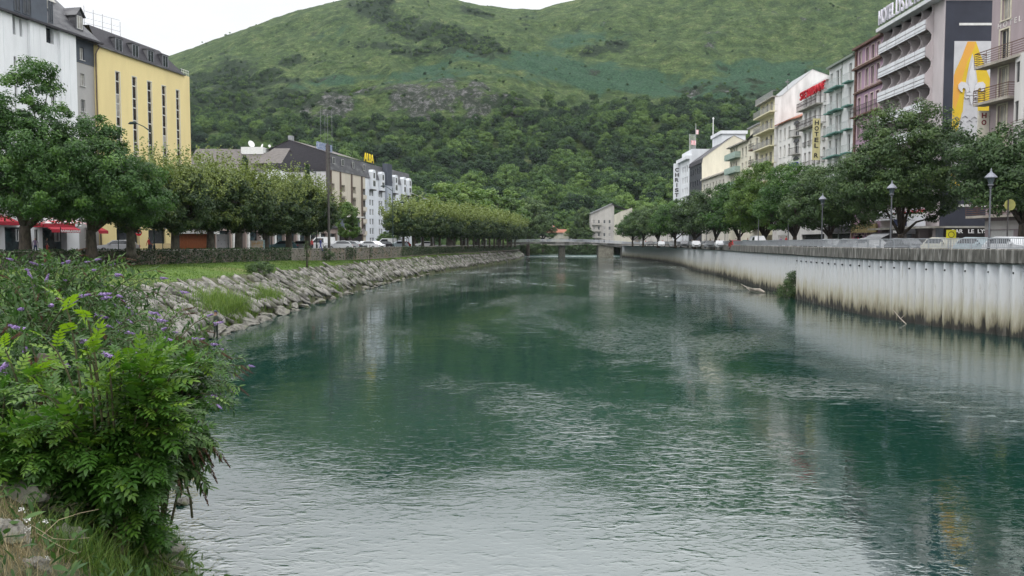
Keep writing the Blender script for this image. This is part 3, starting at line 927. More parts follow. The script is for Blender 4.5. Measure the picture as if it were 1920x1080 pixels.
# ------------------------------------------------------------------ left parapet wall with ivy, stone revetment
STONEW = pm('rubble_wall_stone', (0.23, 0.205, 0.18), (0.12, 0.11, 0.095), 2.5, 0.95, 0.8, c3=(0.22, 0.17, 0.13), scale3=0.8, bscale=6)
wall = empty('parapet_wall', (-27, 104, 3.7), 0, 'low stone wall between the lawn and the left street, ivy clad at its near end', 'wall')
LWd = [Vector((p[0], p[1], 0)) for p in LW]
mb = MB(); sweep(mb, LWd, [(-0.2, 3.3), (0.2, 3.3), (0.2, 5.18), (-0.2, 5.18)])
link('masonry', to_local(wall, mb.mesh('masonry', STONEW)), wall)
mb = MB(); sweep(mb, LWd, [(-0.26, 5.182), (0.27, 5.182), (0.27, 5.28), (-0.26, 5.28)])
link('coping', to_local(wall, mb.mesh('coping', pm('coping_stone', (0.34, 0.32, 0.29), (0.2, 0.19, 0.17), 2))), wall)
IVY = leaf_mat('ivy_leaf', (0.013, 0.032, 0.013), (0.034, 0.072, 0.024), (0.08, 0.13, 0.042), 0.1, 0.5)
def along(P, s):
    """points and normals at arclengths s"""
    pts = np.array([[p.x, p.y] for p in P]); seg = np.linalg.norm(np.diff(pts, axis=0), axis=1); cum = np.concatenate([[0], np.cumsum(seg)])
    x = np.interp(s, cum, pts[:, 0]); y = np.interp(s, cum, pts[:, 1])
    x2 = np.interp(s + 0.3, cum, pts[:, 0]); y2 = np.interp(s + 0.3, cum, pts[:, 1])
    t = np.stack([x2 - x, y2 - y], -1); t /= np.linalg.norm(t, axis=1, keepdims=True) + 1e-9
    return x, y, t, cum[-1]
rg = np.random.default_rng(3)
_, _, _, LT = along(LWd, np.array([0.0]))
n = 60000
s = rg.uniform(0, 1, n) ** 1.1 * LT
x, y, t, _ = along(LWd, s)
dens = np.where(y < 101, 1.0, np.where(y > 150, 0.6, 0.10 + 0.5 * (fbm(s / 5, s * 0 + 7, 33) > .12))) 
hfac = fbm(s / 1.7, s * 0 + 3, 8)
keep = rg.uniform(size=n) < dens
lump = fbm(s / 0.9, s * 0 + 1.3, 12) * 0.25 + 0.12
z = 3.55 + rg.uniform(0, 1, n) * (1.75 + hfac * 0.25 - np.where(y > 165, 0.25, 0))
o_ = 0.22 + lump * rg.uniform(0.3, 1.3, n)
topm = rg.uniform(size=n) < 0.15
o_ = np.where(topm & (y < 101), rg.uniform(-0.3, 0.35, n), o_); z = np.where(topm & (y < 101), 5.27 + rg.uniform(0, 0.14, n), z)
Pn = np.stack([x + -t[:, 1] * -o_, y + t[:, 0] * -o_, z], -1)[keep]
tn = 0.45 + fbm(s / 2.2, z, 19)[keep] * 0.7 + rg.normal(0, 0.16, keep.sum())
V, F = leaf_cards(Pn, 0.17, rg, 0.8)
me = np_mesh('ivy', V, F, IVY, tint=np.repeat(np.clip(tn, 0, 1), 4)); me.transform(Matrix.Translation(-Vector(wall.location)))
link('ivy', me, wall)

# rock shapes
def rock_mesh(name, seed, sx, sy, sz, mat, sub=3, rough=0.35):
    import bmesh
    bm = bmesh.new(); bmesh.ops.create_icosphere(bm, subdivisions=sub, radius=1.0)
    r = random.Random(seed); offs = Vector((r.uniform(0, 99), r.uniform(0, 99), r.uniform(0, 99)))
    cuts = [(Vector((r.gauss(0, 1), r.gauss(0, 1), r.gauss(0, 1))).normalized(), r.uniform(0.5, 0.8)) for _ in range(9)]
    for v in bm.verts:
        p = v.co.copy()
        for nrm, d in cuts:
            k = p.dot(nrm) - d
            if k > 0: p -= nrm * k * 0.92
        p *= 1 + mnoise.fractal(v.co * 2.2 + offs, 1.0, 2.1, 4) * rough * 0.6
        v.co = Vector((p.x * sx, p.y * sy, p.z * sz))
    me = bpy.data.meshes.new(name); bm.to_mesh(me); bm.free()
    me.materials.append(mat)
    return me
ROCK = pm('river_rock', (0.23, 0.22, 0.195), (0.07, 0.066, 0.055), 2.6, 0.9, 1.0, c3=(0.10, 0.11, 0.06), scale3=1.3, bscale=7, lo=0.3, hi=0.6)
ROCK2 = pm('slab_rock', (0.27, 0.255, 0.235), (0.060, 0.058, 0.050), 1.6, 0.9, 1.0, c3=(0.085, 0.085, 0.06), scale3=0.9, bscale=5, lo=0.32, hi=0.6)
def mesh_np(me):
    n = len(me.vertices); V = np.empty(n * 3, np.float32); me.vertices.foreach_get('co', V); V = V.reshape(-1, 3)
    F = np.array([list(p.vertices) for p in me.polygons], np.int32)
    return V, F
SOILW = leaf_mat('bank_weed', (0.02, 0.045, 0.012), (0.05, 0.09, 0.022), (0.12, 0.17, 0.04), .25, .6)
tmpl = []
for k in range(10):
    me = rock_mesh('tmp', 40 + k, 1, 1, 1, ROCK2, 2, 0.3); tmpl.append(mesh_np(me)); bpy.data.meshes.remove(me)
WLr = [Vector((p[0], p[1], 0)) for p in WL]
Vs = []; Fs = []; nb = 0
rg = np.random.default_rng(77)
s_list = []
ss = 44.0
x, y, t, WT = along(WLr, np.array([0.0]))
def s_of_y(Yt):
    q = np.linspace(0, WT, 2000); _, yy, _, _ = along(WLr, q); return float(np.interp(Yt, yy, q))
s0 = s_of_y(40); s1 = s_of_y(343)
s_ = s0
while s_ < s1:
    x, y, t, _ = along(WLr, np.array([s_])); Yc = y[0]; tx, ty = t[0]
    wd = float(np.interp(Yc, [0, 14, 30, 60, 130, 400], [3.2, 3.0, 3.4, 4.6, 3.3, 3.2])) * 1.05
    step = rg.uniform(0.6, 1.2) * (1.15 if Yc < 90 else 1.0)
    rowsn = 4 if Yc < 75 else 3
    for r_ in range(rowsn):
        f = (r_ + 0.62 + rg.normal(0, 0.14)) / rowsn
        dd = wd * f * 0.88 + rg.normal(0, 0.06)
        px_, py_ = x[0] - ty * dd + tx * rg.normal(0, 0.3), y[0] + tx * dd + ty * rg.normal(0, 0.3)
        pz = float(bank_z(np.array([px_]), np.array([py_]))[0])
        Vt, Ft = tmpl[rg.integers(0, 10)]
        L_ = rg.uniform(0.6, 1.15) * wd / rowsn * 0.9; W_ = step * rg.uniform(0.42, 0.64); T_ = rg.uniform(0.16, 0.30)
        # axes: up the slope (leaning along the bank), along the bank, normal
        slope = math.atan2(3.3, wd)
        a_in = Vector((-ty, tx, 0)); a_al = Vector((tx, ty, 0))
        up = (a_in * math.cos(slope) + Vector((0, 0, 1)) * math.sin(slope)).normalized()
        lean = rg.normal(-0.45, 0.3)
        u_ = (up * math.cos(lean) + a_al * math.sin(lean)).normalized()
        nrm = up.cross(a_al); nrm = nrm if nrm.z > 0 else -nrm
        nrm = (nrm + Vector(rg.normal(0, 0.16, 3))).normalized()
        v_ = nrm.cross(u_).normalized()
        M = np.array([[u_.x * L_, v_.x * W_, nrm.x * T_], [u_.y * L_, v_.y * W_, nrm.y * T_], [u_.z * L_, v_.z * W_, nrm.z * T_]])
        Vw = Vt @ M.T + np.array([px_, py_, pz + rg.uniform(-0.02, 0.12)])
        Vs.append(Vw); Fs.append(Ft + nb); nb += len(Vt)
    s_ += step
rev = empty('stone_revetment', (-19, 90, 0), 0, 'sloping bank facing of big leaning grey stones below the lawn', 'stone bank')
me = np_mesh('stonework', np.vstack(Vs), np.vstack(Fs), ROCK2); me.transform(Matrix.Translation(-Vector(rev.location)))
link('stonework', me, rev)
print('revetment stones', len(Vs))
n = 26000
s_w = rg.uniform(s0, s1, n); xw_, yw_, tw_, _ = along(WLr, s_w)
pt_ = fbm(s_w / 3.1, s_w * 0 + 2.2, 15) + fbm(s_w / .8, s_w * 0 + 5.2, 25) * .6
keep = pt_ + rg.normal(0, .12, n) > .04
d_w = np.abs(rg.normal(.5, .28, n)).clip(.08, 1.1) * np.interp(yw_, [0, 14, 30, 60, 130, 400], [3.2, 3.0, 3.4, 4.6, 3.3, 3.2])
xw_, yw_ = xw_ - tw_[:, 1] * d_w, yw_ + tw_[:, 0] * d_w
P_ = np.stack([xw_, yw_, bank_z(xw_, yw_) + rg.uniform(.05, .42, n)], -1)[keep]
V_, F_ = leaf_cards(P_, .2, rg, .5, nrm=np.array([.3, -.3, .8]) + 0 * P_)
tag(link('bank_weeds', np_mesh('bank_weeds', V_, F_, SOILW, tint=np.repeat(np.clip(rg.normal(.5, .2, len(P_)), 0, 1), 4))), 'weeds growing between the stones of the bank', 'weeds', kind='stuff')
# boulders lying along the waterline
BO = [rock_mesh('boulder', 300 + k, 0.75, 0.55, 0.38, ROCK, 3, 0.4) for k in range(6)]
bd = []
for k in range(44):
    Yc = 51.5 + 95 * (k / 43) ** 1.35
    xx = wlx(Yc) + rg.uniform(-0.5, 0.65)
    sc_ = rg.uniform(0.55, 1.35) * (1.15 if Yc < 75 else 1.0) * (0.55 if xx > wlx(Yc) + .4 else 1)
    o = link('boulder', BO[k % 6], None, (xx, Yc, rg.uniform(-0.08, 0.12) * sc_ + max(0.0, (wlx(Yc) - xx) * 0.5)), (rg.uniform(-.3, .3), rg.uniform(-.3, .3), rg.uniform(0, 6.28)), (sc_,) * 3)
    tag(o, '%s boulder of the waterline row under the stone bank, counted from the angler' % ORD[k], 'boulder', 'boulders along the waterline of the left bank')

# ------------------------------------------------------------------ bridge
BRW = pm('bridge_concrete', (0.15, 0.148, 0.14), (0.08, 0.08, 0.074), 0.8, 0.9, 0.2, stretch=(1, 1, 0.4), c3=(0.32, 0.31, 0.29), scale3=0.3)
br = empty('road_bridge', (24, 338, 0), 0, 'low flat concrete bridge with grey railing and one dark pier across the river', 'bridge')
mb = MB()
pts = []
for i in range(25):
    xx = -24 + 48 * i / 24
    pts.append((xx, 5.95 + 0.42 * (1 - ((xx + 6) / 24.0) ** 2) - max(0, xx - 6) * 0.02))
for i in range(24):
    (xa, za), (xb, zb) = pts[i], pts[i + 1]
    mb.poly([(xa, -4, za), (xb, -4, zb), (xb, 5, zb), (xa, 5, za)])
    ha = 0.75 + 0.75 * abs(math.cos(math.pi * (xa + 2) / 24.0)) ** 2.5; hb = 0.75 + 0.75 * abs(math.cos(math.pi * (xb + 2) / 24.0)) ** 2.5
    mb.poly([(xa, -3.6, za - ha), (xb, -3.6, zb - hb), (xb, -3.6, zb - 0.3), (xa, -3.6, za - 0.3)])
    mb.poly([(xa, -3.6, za - ha), (xa, 4.6, za - ha), (xb, 4.6, zb - hb), (xb, -3.6, zb - hb)])
    mb.poly([(xa, -4, za - 0.3), (xb, -4, zb - 0.3), (xb, -4, zb), (xa, -4, za)])
    mb.poly([(xa, -4, za - 0.3), (xa, -3.6, za - 0.3), (xb, -3.6, zb - 0.3), (xb, -4, zb - 0.3)])
mb.build('deck', BRW, br)
mb = MB(); mb.lathe((-3, 0, -1.5), [(1.6, 0), (1.45, 2.6), (1.25, 5.2), (1.5, 5.6)], 10); mb.box(-4.2, -1.8, -2.6, 3.4, -1.5, 4.7)
mb.build('pier', pm('pier_stone', (0.10, 0.095, 0.08), (0.05, 0.05, 0.04), 1.5, 0.95, 0.5), br)
mb = MB(); mb.box(12.2, 18.5, -2.8, 4, -1.5, 4.85); mb.build('abutment', pm('abutment_stone', (0.24, 0.23, 0.19), (0.15, 0.14, 0.11), 1.2), br)
for xx0, xx1 in ((22.2, 25), (-27, -22.5)): mb = MB(); mb.box(xx0, xx1, -3.2, 4.2, -1.5, 5.0); mb.build('abutment', CONCL, br)
mb = MB(); bal = MB()
for i in range(24):
    (xa, za), (xb, zb) = pts[i], pts[i + 1]
    for yy in (-3.9,):
        mb.tube([(xa, yy, za + 1.05), (xb, yy, zb + 1.05)], 0.05, 5); mb.tube([(xa, yy, za + 0.15), (xb, yy, zb + 0.15)], 0.03, 4)
        for k in range(8):
            f = k / 8; q = xa + (xb - xa) * f; zz = za + (zb - za) * f
            bal.box(q - 0.04, q + 0.04, yy - 0.02, yy + 0.02, zz + 0.1, zz + 1.05)
r_ = mb.build('railing', RAILM, br); o = bal.build('baluster', RAILM, r_); o['kind'] = 'stuff'
r2_ = link('railing', r_.data, br, (0, 8.8, 0)); o = link('baluster', o.data, r2_); o['kind'] = 'stuff'
# ------------------------------------------------------------------ building kit
GLASS = pm('window_glass', (0.035, 0.04, 0.048), (0.015, 0.018, 0.022), 0.5, 0.12, spec=0.6)
GLASSB = pm('window_glass_brown', (0.045, 0.03, 0.028), (0.022, 0.016, 0.015), 0.9, 0.2, spec=0.5)
CURT = pm('window_with_blind', (0.42, 0.40, 0.36), (0.2, 0.19, 0.175), 0.8, 0.4)
SHUT = pm('grey_blind', (0.30, 0.285, 0.28), (0.22, 0.21, 0.205), 2, 0.6)
WHITEP = pm('white_frame_paint', (0.72, 0.72, 0.70), (0.6, 0.6, 0.58), 3, 0.5)
CREAMP = pm('cream_frame_paint', (0.62, 0.57, 0.45), (0.5, 0.45, 0.35), 3, 0.55)
IRON = pm('dark_iron', (0.06, 0.055, 0.055), (0.03, 0.028, 0.028), 4, 0.5)
RUST = pm('rusty_brown_iron', (0.15, 0.085, 0.065), (0.08, 0.045, 0.035), 6, 0.6)
def plaster(name, c, dirt=0.8, c3=None, s3=0.35):
    return pm(name, c, tuple(x * dirt for x in c), 1.3, 0.85, 0.12, stretch=(1, 1, 0.25), c3=c3 or tuple(x * (dirt - 0.06) for x in c), scale3=s3, lo=0.3, hi=0.6, bscale=14)
SLATE = pm('slate', (0.105, 0.105, 0.115), (0.055, 0.055, 0.06), 3.5, 0.55, 0.5, stretch=(1, 1, 2.0), c3=(0.15, 0.15, 0.155), scale3=0.5, bscale=10)
SLATED = pm('dark_slate', (0.050, 0.047, 0.055), (0.032, 0.030, 0.036), 3.5, 0.6, 0.3, stretch=(1, 1, 2.0), bscale=12)
TERRA = pm('terracotta_tiles', (0.36, 0.15, 0.095), (0.22, 0.10, 0.07), 2.5, 0.85, 0.6, bscale=9)
METALR = pm('grey_metal_roof', (0.30, 0.31, 0.32), (0.2, 0.205, 0.21), 0.8, 0.5)

class Fac:
    """facade frame: x left-to-right seen from outside, y inward, z up from the base"""
    def __init__(s, p0, p1, z0=4.9):
        s.p0 = Vector(p0); s.p1 = Vector(p1); d = s.p1 - s.p0; s.L = d.length; s.d = d.normalized()
        s.ang = math.atan2(d.y, d.x); s.z0 = z0
    def s(s_, px, row=330):
        a, b, _ = ray(px, row)
        # p0 + t d = k (a, b)
        det = s_.d.x * -b + a * s_.d.y
        t = (-s_.p0.x * -b + -a * s_.p0.y) / det
        return t
    def Y(s_, px):
        return s_.p0.y + s_.d.y * s_.s(px)
    def z(s_, px, row):
        a, b, c = ray(px, row)
        t = s_.s(px, row); y = s_.p0.y + s_.d.y * t
        return CAMZ + c / b * y - s_.z0
def frame_empty(name, F, label, cat, group=None):
    return empty(name, (F.p0.x, F.p0.y, F.z0), F.ang, label, cat, group)
def holes_wall(mb, O, U, Vv, N_, W, H, holes, depth=0.22, mi=0):
    O, U, Vv, N_ = Vector(O), Vector(U), Vector(Vv), Vector(N_)
    xs = sorted({0.0, W} | {round(min(max(h[i], 0), W), 4) for h in holes for i in (0, 1)})
    zs = sorted({0.0, H} | {round(min(max(h[i], 0), H), 4) for h in holes for i in (2, 3)})
    P = lambda x, z, d=0.0: O + U * x + Vv * z - N_ * d
    for i in range(len(xs) - 1):
        j = 0
        while j < len(zs) - 1:
            cx = (xs[i] + xs[i + 1]) / 2
            def inh(jj):
                cz = (zs[jj] + zs[jj + 1]) / 2
                return any(h[0] < cx < h[1] and h[2] < cz < h[3] for h in holes)
            if inh(j): j += 1; continue
            k = j
            while k + 1 < len(zs) - 1 and not inh(k + 1): k += 1
            mb.quad(P(xs[i], zs[j]), P(xs[i + 1], zs[j]), P(xs[i + 1], zs[k + 1]), P(xs[i], zs[k + 1]), mi)
            j = k + 1
    for h in holes:
        a, b, c, d = max(h[0], 0), min(h[1], W), max(h[2], 0), min(h[3], H)
        dp = h[4] if len(h) > 4 else depth
        mb.quad(P(a, c), P(b, c), P(b, c, dp), P(a, c, dp), mi); mb.quad(P(a, d), P(a, d, dp), P(b, d, dp), P(b, d), mi)
        mb.quad(P(a, c), P(a, c, dp), P(a, d, dp), P(a, d), mi); mb.quad(P(b, c), P(b, d), P(b, d, dp), P(b, c, dp), mi)
WCACHE = {}
def window(parent, x0, x1, z0, z1, y=0.18, kind='two', frame=WHITEP, pane=None, side=None, L=0.0, D=0.0, sill=True, name='window'):
    """side None: on the front plane; 'r': on the x = L wall (outward +x); 'l': on the x = 0 wall (outward -x)"""
    pane = pane or random.choice([GLASS, GLASS, GLASS, CURT])
    w_, h_ = round(x1 - x0, 2), round(z1 - z0, 2)
    key = (w_, h_, kind, frame.name, sill)
    if key not in WCACHE:
        mb = MB(); t = 0.055 if w_ < 1.6 else 0.07; d = 0.07
        mb.box(0, t, 0, d, 0, h_); mb.box(w_ - t, w_, 0, d, 0, h_); mb.box(t, w_ - t, 0, d, 0, t); mb.box(t, w_ - t, 0, d, h_ - t, h_)
        if kind in ('two', 'cross'): mb.box(w_ / 2 - t / 2, w_ / 2 + t / 2, 0.005, d, t, h_ - t)
        if kind in ('bar', 'cross'): mb.box(t, w_ - t, 0.01, d - 0.01, h_ * 0.68, h_ * 0.68 + t)
        if sill: mb.box(-0.06, w_ + 0.06, -0.30, 0.0, -0.07, -0.004)
        pb = MB(); pb.box(0.01, w_ - 0.01, 0.035, 0.055, 0.01, h_ - 0.01)
        WCACHE[key] = (mb.mesh('window', frame), pb)
    fm, pb = WCACHE[key]
    pk = key + (pane.name,)
    if pk not in WCACHE: WCACHE[pk] = pb.mesh('pane', pane)
    if side is None: loc, rz = (x0, y, z0), 0
    elif side == 'r': loc, rz = (L - y, x0, z0), math.pi / 2
    else: loc, rz = (y, D - x0, z0), -math.pi / 2
    o = link(name, fm, parent, loc, (0, 0, rz))
    link('pane', WCACHE[pk], o)
    return o
def shell(parent, L, D, H, wall, front=(), right=(), left=(), depth=0.22, name='wall', top=True):
    """box of walls with window openings. right wall x = L is seen from +x, its x runs inward; left wall likewise from the back"""
    mb = MB()
    holes_wall(mb, (0, 0, 0), (1, 0, 0), (0, 0, 1), (0, -1, 0), L, H, front, depth)
    holes_wall(mb, (L, 0, 0), (0, 1, 0), (0, 0, 1), (1, 0, 0), D, H, right, depth)
    holes_wall(mb, (0, D, 0), (0, -1, 0), (0, 0, 1), (-1, 0, 0), D, H, left, depth)
    mb.quad((0, D, 0), (L, D, 0), (L, D, H), (0, D, H))
    if top: mb.quad((0, 0, H), (L, 0, H), (L, D, H), (0, D, H))
    return mb.build(name, wall, parent)
def balcony(parent, x0, x1, z, proj=0.9, style='bars', h=0.95, slab=None, rail=IRON, thick=0.14, gap=0.12):
    slab = slab or CONCL
    mb = MB(); mb.box(x0, x1, -proj, 0, z - thick, z)
    b = mb.build('balcony', slab, parent)
    r = MB()
    if style == 'panel':
        r.box(x0, x1, -proj, -proj + 0.07, z + 0.06, z + h); r.box(x0, x0 + .06, -proj + .07, 0, z + .06, z + h); r.box(x1 - .06, x1, -proj + .07, 0, z + .06, z + h)
    else:
        t = 0.03
        n = max(2, int((x1 - x0) / gap))
        if style == 'bars':
            for i in range(n + 1):
                q = x0 + 0.02 + (x1 - x0 - 0.04) * i / n
                r.box(q - 0.011, q + 0.011, -proj + 0.03, -proj + 0.052, z, z + h)
        if style == 'iron':
            for i in range(n + 1):
                q = x0 + 0.02 + (x1 - x0 - 0.04) * i / n
                r.box(q - 0.018, q + 0.018, -proj + 0.03, -proj + 0.06, z, z + h)
                r.box(q - 0.05, q + 0.05, -proj + 0.025, -proj + 0.065, z + h * 0.42, z + h * 0.62)
        if style == 'lines':
            for i in range(6):
                zz = z + 0.12 + (h - 0.12) * i / 5
                r.box(x0, x1, -proj + 0.02, -proj + 0.05, zz - 0.02, zz + 0.02)
                r.box(x0, x0 + 0.03, -proj + 0.05, 0, zz - 0.02, zz + 0.02); r.box(x1 - 0.03, x1, -proj + 0.05, 0, zz - 0.02, zz + 0.02)
            k = max(1, int((x1 - x0) / 1.3))
            for i in range(k + 1):
                q = x0 + (x1 - x0) * i / k
                r.box(q - 0.02, q + 0.02, -proj + 0.0, -proj + 0.02, z, z + h)
        r.box(x0, x1, -proj + 0.02, -proj + 0.07, z + h, z + h + 0.05)
        r.box(x0, x0 + 0.05, -proj + 0.07, 0, z + h, z + h + 0.05); r.box(x1 - 0.05, x1, -proj + 0.07, 0, z + h, z + h + 0.05)
    r.build('railing', rail, b)
    return b
def shopfront(parent, F, x0, x1, ztop=3.1, mat=None):
    mb = MB()
    mb.box(x0, x1, -0.12, 0, 2.5, ztop)
    f = mb.build('fascia', mat or pm('fascia_dark', (0.06, 0.06, 0.065), None, 3), parent)
    return f
def RX(Y): return 46 + 0.01 * (Y - 88)
def RPt(px):
    u = ucol(px); Y = (46 - .88) / (u - .01); return (RX(Y), Y)

# ---------------------------------------------------- A: mauve corner building, far right
dA = Vector((0.115, -1)).normalized()
FA = Fac((40.1, 68.0), (40.1 + dA.x * 17, 68 + dA.y * 17))
MAUVE = plaster('mauve_plaster', (0.345, 0.285, 0.30), 0.86, (0.26, 0.225, 0.23))
A = frame_empty('mauve_building', FA, 'tall mauve plaster building with rusty balcony rails at the right edge', 'building')
hA = []; wins = []
for zb, zt in ((16.1, 18.5), (13.05, 15.45), (9.9, 12.4), (6.8, 9.3), (3.75, 6.2)):
    hA.append((1.05, 2.05, zb, zt)); wins.append((1.05, 2.05, zb, zt))
hA.append((1.15, 2.1, 19.3, 21.1)); wins.append((1.15, 2.1, 19.3, 21.1))
for zb in (22.6, 25.7):
    hA.append((1.15, 2.1, zb, zb + 1.8)); wins.append((1.15, 2.1, zb, zb + 1.8))
for x0 in (4.2, 8.8, 12.6):
    for zb in (19.3, 22.6, 25.7): hA.append((x0, x0 + 1.1, zb, zb + 1.9)); wins.append((x0, x0 + 1.1, zb, zb + 1.9))
for x0 in (10.0, 13.4):
    for zb in (3.9, 7.0, 10.1, 13.2, 16.2): hA.append((x0, x0 + 1.1, zb, zb + 2.1)); wins.append((x0, x0 + 1.1, zb, zb + 2.1))
hA += [(0.55, 3.3, 0.0, 2.15, 0.15), (4.3, 8.2, 0.0, 2.3, 0.3)]
shell(A, FA.L, 14, 30, MAUVE, front=hA, depth=0.25)
SURR = pm('pale_window_surround', (0.56, 0.52, 0.42), (0.45, 0.41, 0.33), 3)
for (a, b, c, d) in wins:
    mb = MB()
    for q in ((a - .14, a, c - .02, d + .14), (b, b + .14, c - .02, d + .14), (a, b, d, d + .14)):
        mb.box(q[0], q[1], -0.035, 0.0, q[2], q[3])
    mb.box(a - .16, b + .16, -0.09, 0, c - 0.13, c - .022)
    mb.build('window_surround', SURR, A)
for i, (a, b, c, d) in enumerate(wins):
    window(A, a, b, c, d, 0.17, 'two', CREAMP, CURT if i % 3 else GLASS, sill=False)
for z in (15.85, 12.8): balcony(A, -.5, 3.5 if z < 14 else 9.5, z, 1.1, 'lines', 1.05, pm('old_slab', (0.42, 0.38, 0.33), (0.26, 0.23, 0.2), 2), RUST, 0.22)
balcony(A, -.7, 9.0, 3.35, 1.3, 'lines', 1.05, MATS['old_slab'], RUST, 0.2)
# white bow windows
mb = MB()
bow = [(3.55, 0.02), (3.8, -0.75), (4.9, -1.15), (6.6, -1.15), (7.7, -0.75), (7.95, 0.02)]
BOWM = plaster('white_bow_plaster', (0.60, 0.575, 0.56), 0.88)
for (xa, ya), (xb, yb) in zip(bow, bow[1:]):
    U = Vector((xb - xa, yb - ya, 0)); W = U.length; U.normalize(); N_ = Vector((U.y, -U.x, 0))
    hl = [(W * .5 - .38, W * .5 + .38, 0.9 + 3.05 * k, 2.5 + 3.05 * k) for k in range(4)] if W > 1.0 else []
    holes_wall(mb, (xa, ya, 3.6), U, (0, 0, 1), N_, W, 12.2, hl, 0.15)
mb.poly([(x, y, 15.8) for x, y in bow])
mb.poly([(x, y, 3.6) for x, y in bow])
bw = mb.build('bow_window', BOWM, A)
for (xa, ya), (xb, yb) in zip(bow, bow[1:]):
    U = Vector((xb - xa, yb - ya, 0)); W = U.length; U.normalize()
    if W < 1.0: continue
    for k in range(4):
        c = Vector((xa, ya, 3.6)) + U * (W * .5 - .38) - Vector((U.y, -U.x, 0)) * 0.1
        fm = MB(); fm.box(0, .76, 0, .02, 0, 1.6)
        o = link('pane', fm.mesh('pane', GLASS), bw, (c.x, c.y, c.z + 0.9 + 3.05 * k), (0, 0, math.atan2(U.y, U.x)))
for z in (6.6, 9.65): 
    r = MB()
    for q in range(5): r.tube([(3.7, -.1, z + .15 + .2 * q), (3.8, -1.0, z + .15 + .2 * q), (4.9, -1.45, z + .15 + .2 * q), (6.6, -1.45, z + .15 + .2 * q), (7.7, -1.0, z + .15 + .2 * q), (7.9, -.1, z + .15 + .2 * q)], 0.02, 4)
    r.build('railing', RUST, bw)
mb = MB(); mb.box(0.55, 3.3, 0.1, 0.14, 0, 2.15); mb.box(4.3, 8.2, .25, .3, 0, 2.3); mb.build('garage_door', pm('garage_door_paint', (0.55, 0.55, 0.54), (0.45, 0.45, 0.44), 6, 0.6, stretch=(6, 1, 1)), A)
mb = MB(); mb.box(0.0, 9.0, -0.03, 0, 2.2, 2.9); mb.build('fascia', BOWM, A)
me = text_fit('H O T E L', 2.6, 0.45, 0.02, pm('painted_white_letters', (0.62, 0.58, 0.56), None, 5), 0.01)
link('lettering', me, A, (0.75, -0.012, 18.70))
# vertical sign hung on its corner
sA = empty('vertical_sign', (39.15, 67.85, 9.7), 0, 'upright cream sign board with red brown capital letters on the corner of the mauve building', 'sign')
mb = MB(); mb.box(0, 0.92, 0, 0.14, 0, 7.35); mb.build('board', pm('cream_sign_board', (0.55, 0.52, 0.45), None, 2), sA)
RB = pm('red_brown_letter', (0.16, 0.02, 0.03), None, 5)
for ch, k in (('H', 0), ('O', 1), ('N', 10.6), ('A', 11.6)):
    o = link('letter', text_fit(ch, 0.40, 0.42, 0.03, RB, 0.03), sA, (0.27, -0.015, 6.75 - 0.585 * k))
for zz in (.3, 6.8): mb = MB(); mb.box(0.92, 1.0, 0.04, 0.1, zz, zz + .12); mb.build('bracket', IRON, sA)

# ---------------------------------------------------- B: white and dark blue hotel with mural
def fac_px(pa, pb, z0=4.9): return Fac(RPt(pa), RPt(pb), z0)
FB = fac_px(1650, 1758)
FB2 = Fac((RPt(1758)[0], RPt(1758)[1]), (RPt(1758)[0] + 15, RPt(1758)[1]))
Bh = frame_empty('hotel_building', FB, 'tall hotel with white slotted balconies and a dark blue side wall carrying a mural', 'building')
LB = FB.L
ivory = plaster('ivory_plaster', (0.52, 0.47, 0.48), 0.88)
zfl = [24.5 - 2.93 * k for k in range(8)]          # balcony floor levels
s_end = FB.s(1742)
bay = s_end / 5.0
hl = []
HB = 27.0
for z in zfl:
    for k in range(5): hl.append((k * bay + 0.12, (k + 1) * bay - 0.12, z, z + 2.7, 1.7))
hl += [(0.3 + k * 3.2, 3.1 + k * 3.2, 0.0, 2.7, 1.0) for k in range(4)]
shell(Bh, LB, 15, HB, ivory, front=hl, depth=1.7)
bk = MB()
bk.box(0.05, s_end, 1.7, 1.72, 0, HB - .02); bk.build('inner_wall', ivory, Bh)
wm_ = MB()
for z in zfl:
    for k in range(5):
        window(Bh, k * bay + 0.75, k * bay + 1.75, z + 0.02, z + 2.1, 1.62, 'two', WHITEP, random.choice([GLASS, CURT, GLASS]), sill=False)
# curved fins between the bays, balcony boards, slabs
fin = MB(); brd = MB(); sl = MB()
for zi, z in enumerate(zfl):
    for k in range(6):
        x = k * bay
        prof = [(0.0, z - 0.1), (-0.75, z - 0.1), (-0.8, z + 0.9), (-0.55, z + 1.15), (-0.18, z + 1.7), (-0.15, z + 2.2), (-0.45, z + 2.6), (-0.75, z + 2.8), (0, z + 2.83)]
        n = len(fin.v)
        fin.v += [(x - 0.06, y, zz) for y, zz in prof] + [(x + 0.06, y, zz) for y, zz in prof]
        kk = len(prof)
        fin.f.append(tuple(range(n, n + kk))); fin.m.append(0); fin.f.append(tuple(range(n + 2 * kk - 1, n + kk - 1, -1))); fin.m.append(0)
        for i in range(kk):
            j = (i + 1) % kk; fin.f.append((n + i, n + kk + i, n + kk + j, n + j)); fin.m.append(0)
    brd = MB()
    for k in range(5):
        x0, x1 = k * bay + 0.08, (k + 1) * bay - 0.08
        brd.box(x0, x1, -0.86, -0.78, z + 0.06, z + 0.40); brd.box(x0, x1, -0.86, -0.78, z + 0.50, z + 0.94)
        brd.box(x0, x1, -0.88, -0.80, z - 0.2, z - 0.02)
    brd.build('balcony_board', plaster('white_board', (0.66, 0.67, 0.70), 0.92), Bh)
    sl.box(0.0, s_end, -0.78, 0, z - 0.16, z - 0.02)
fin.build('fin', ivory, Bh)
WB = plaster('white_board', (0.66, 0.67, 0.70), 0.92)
sl.build('balcony_slab', pm('balcony_underside', (0.30, 0.25, 0.24), (0.22, 0.18, 0.17), 2), Bh)
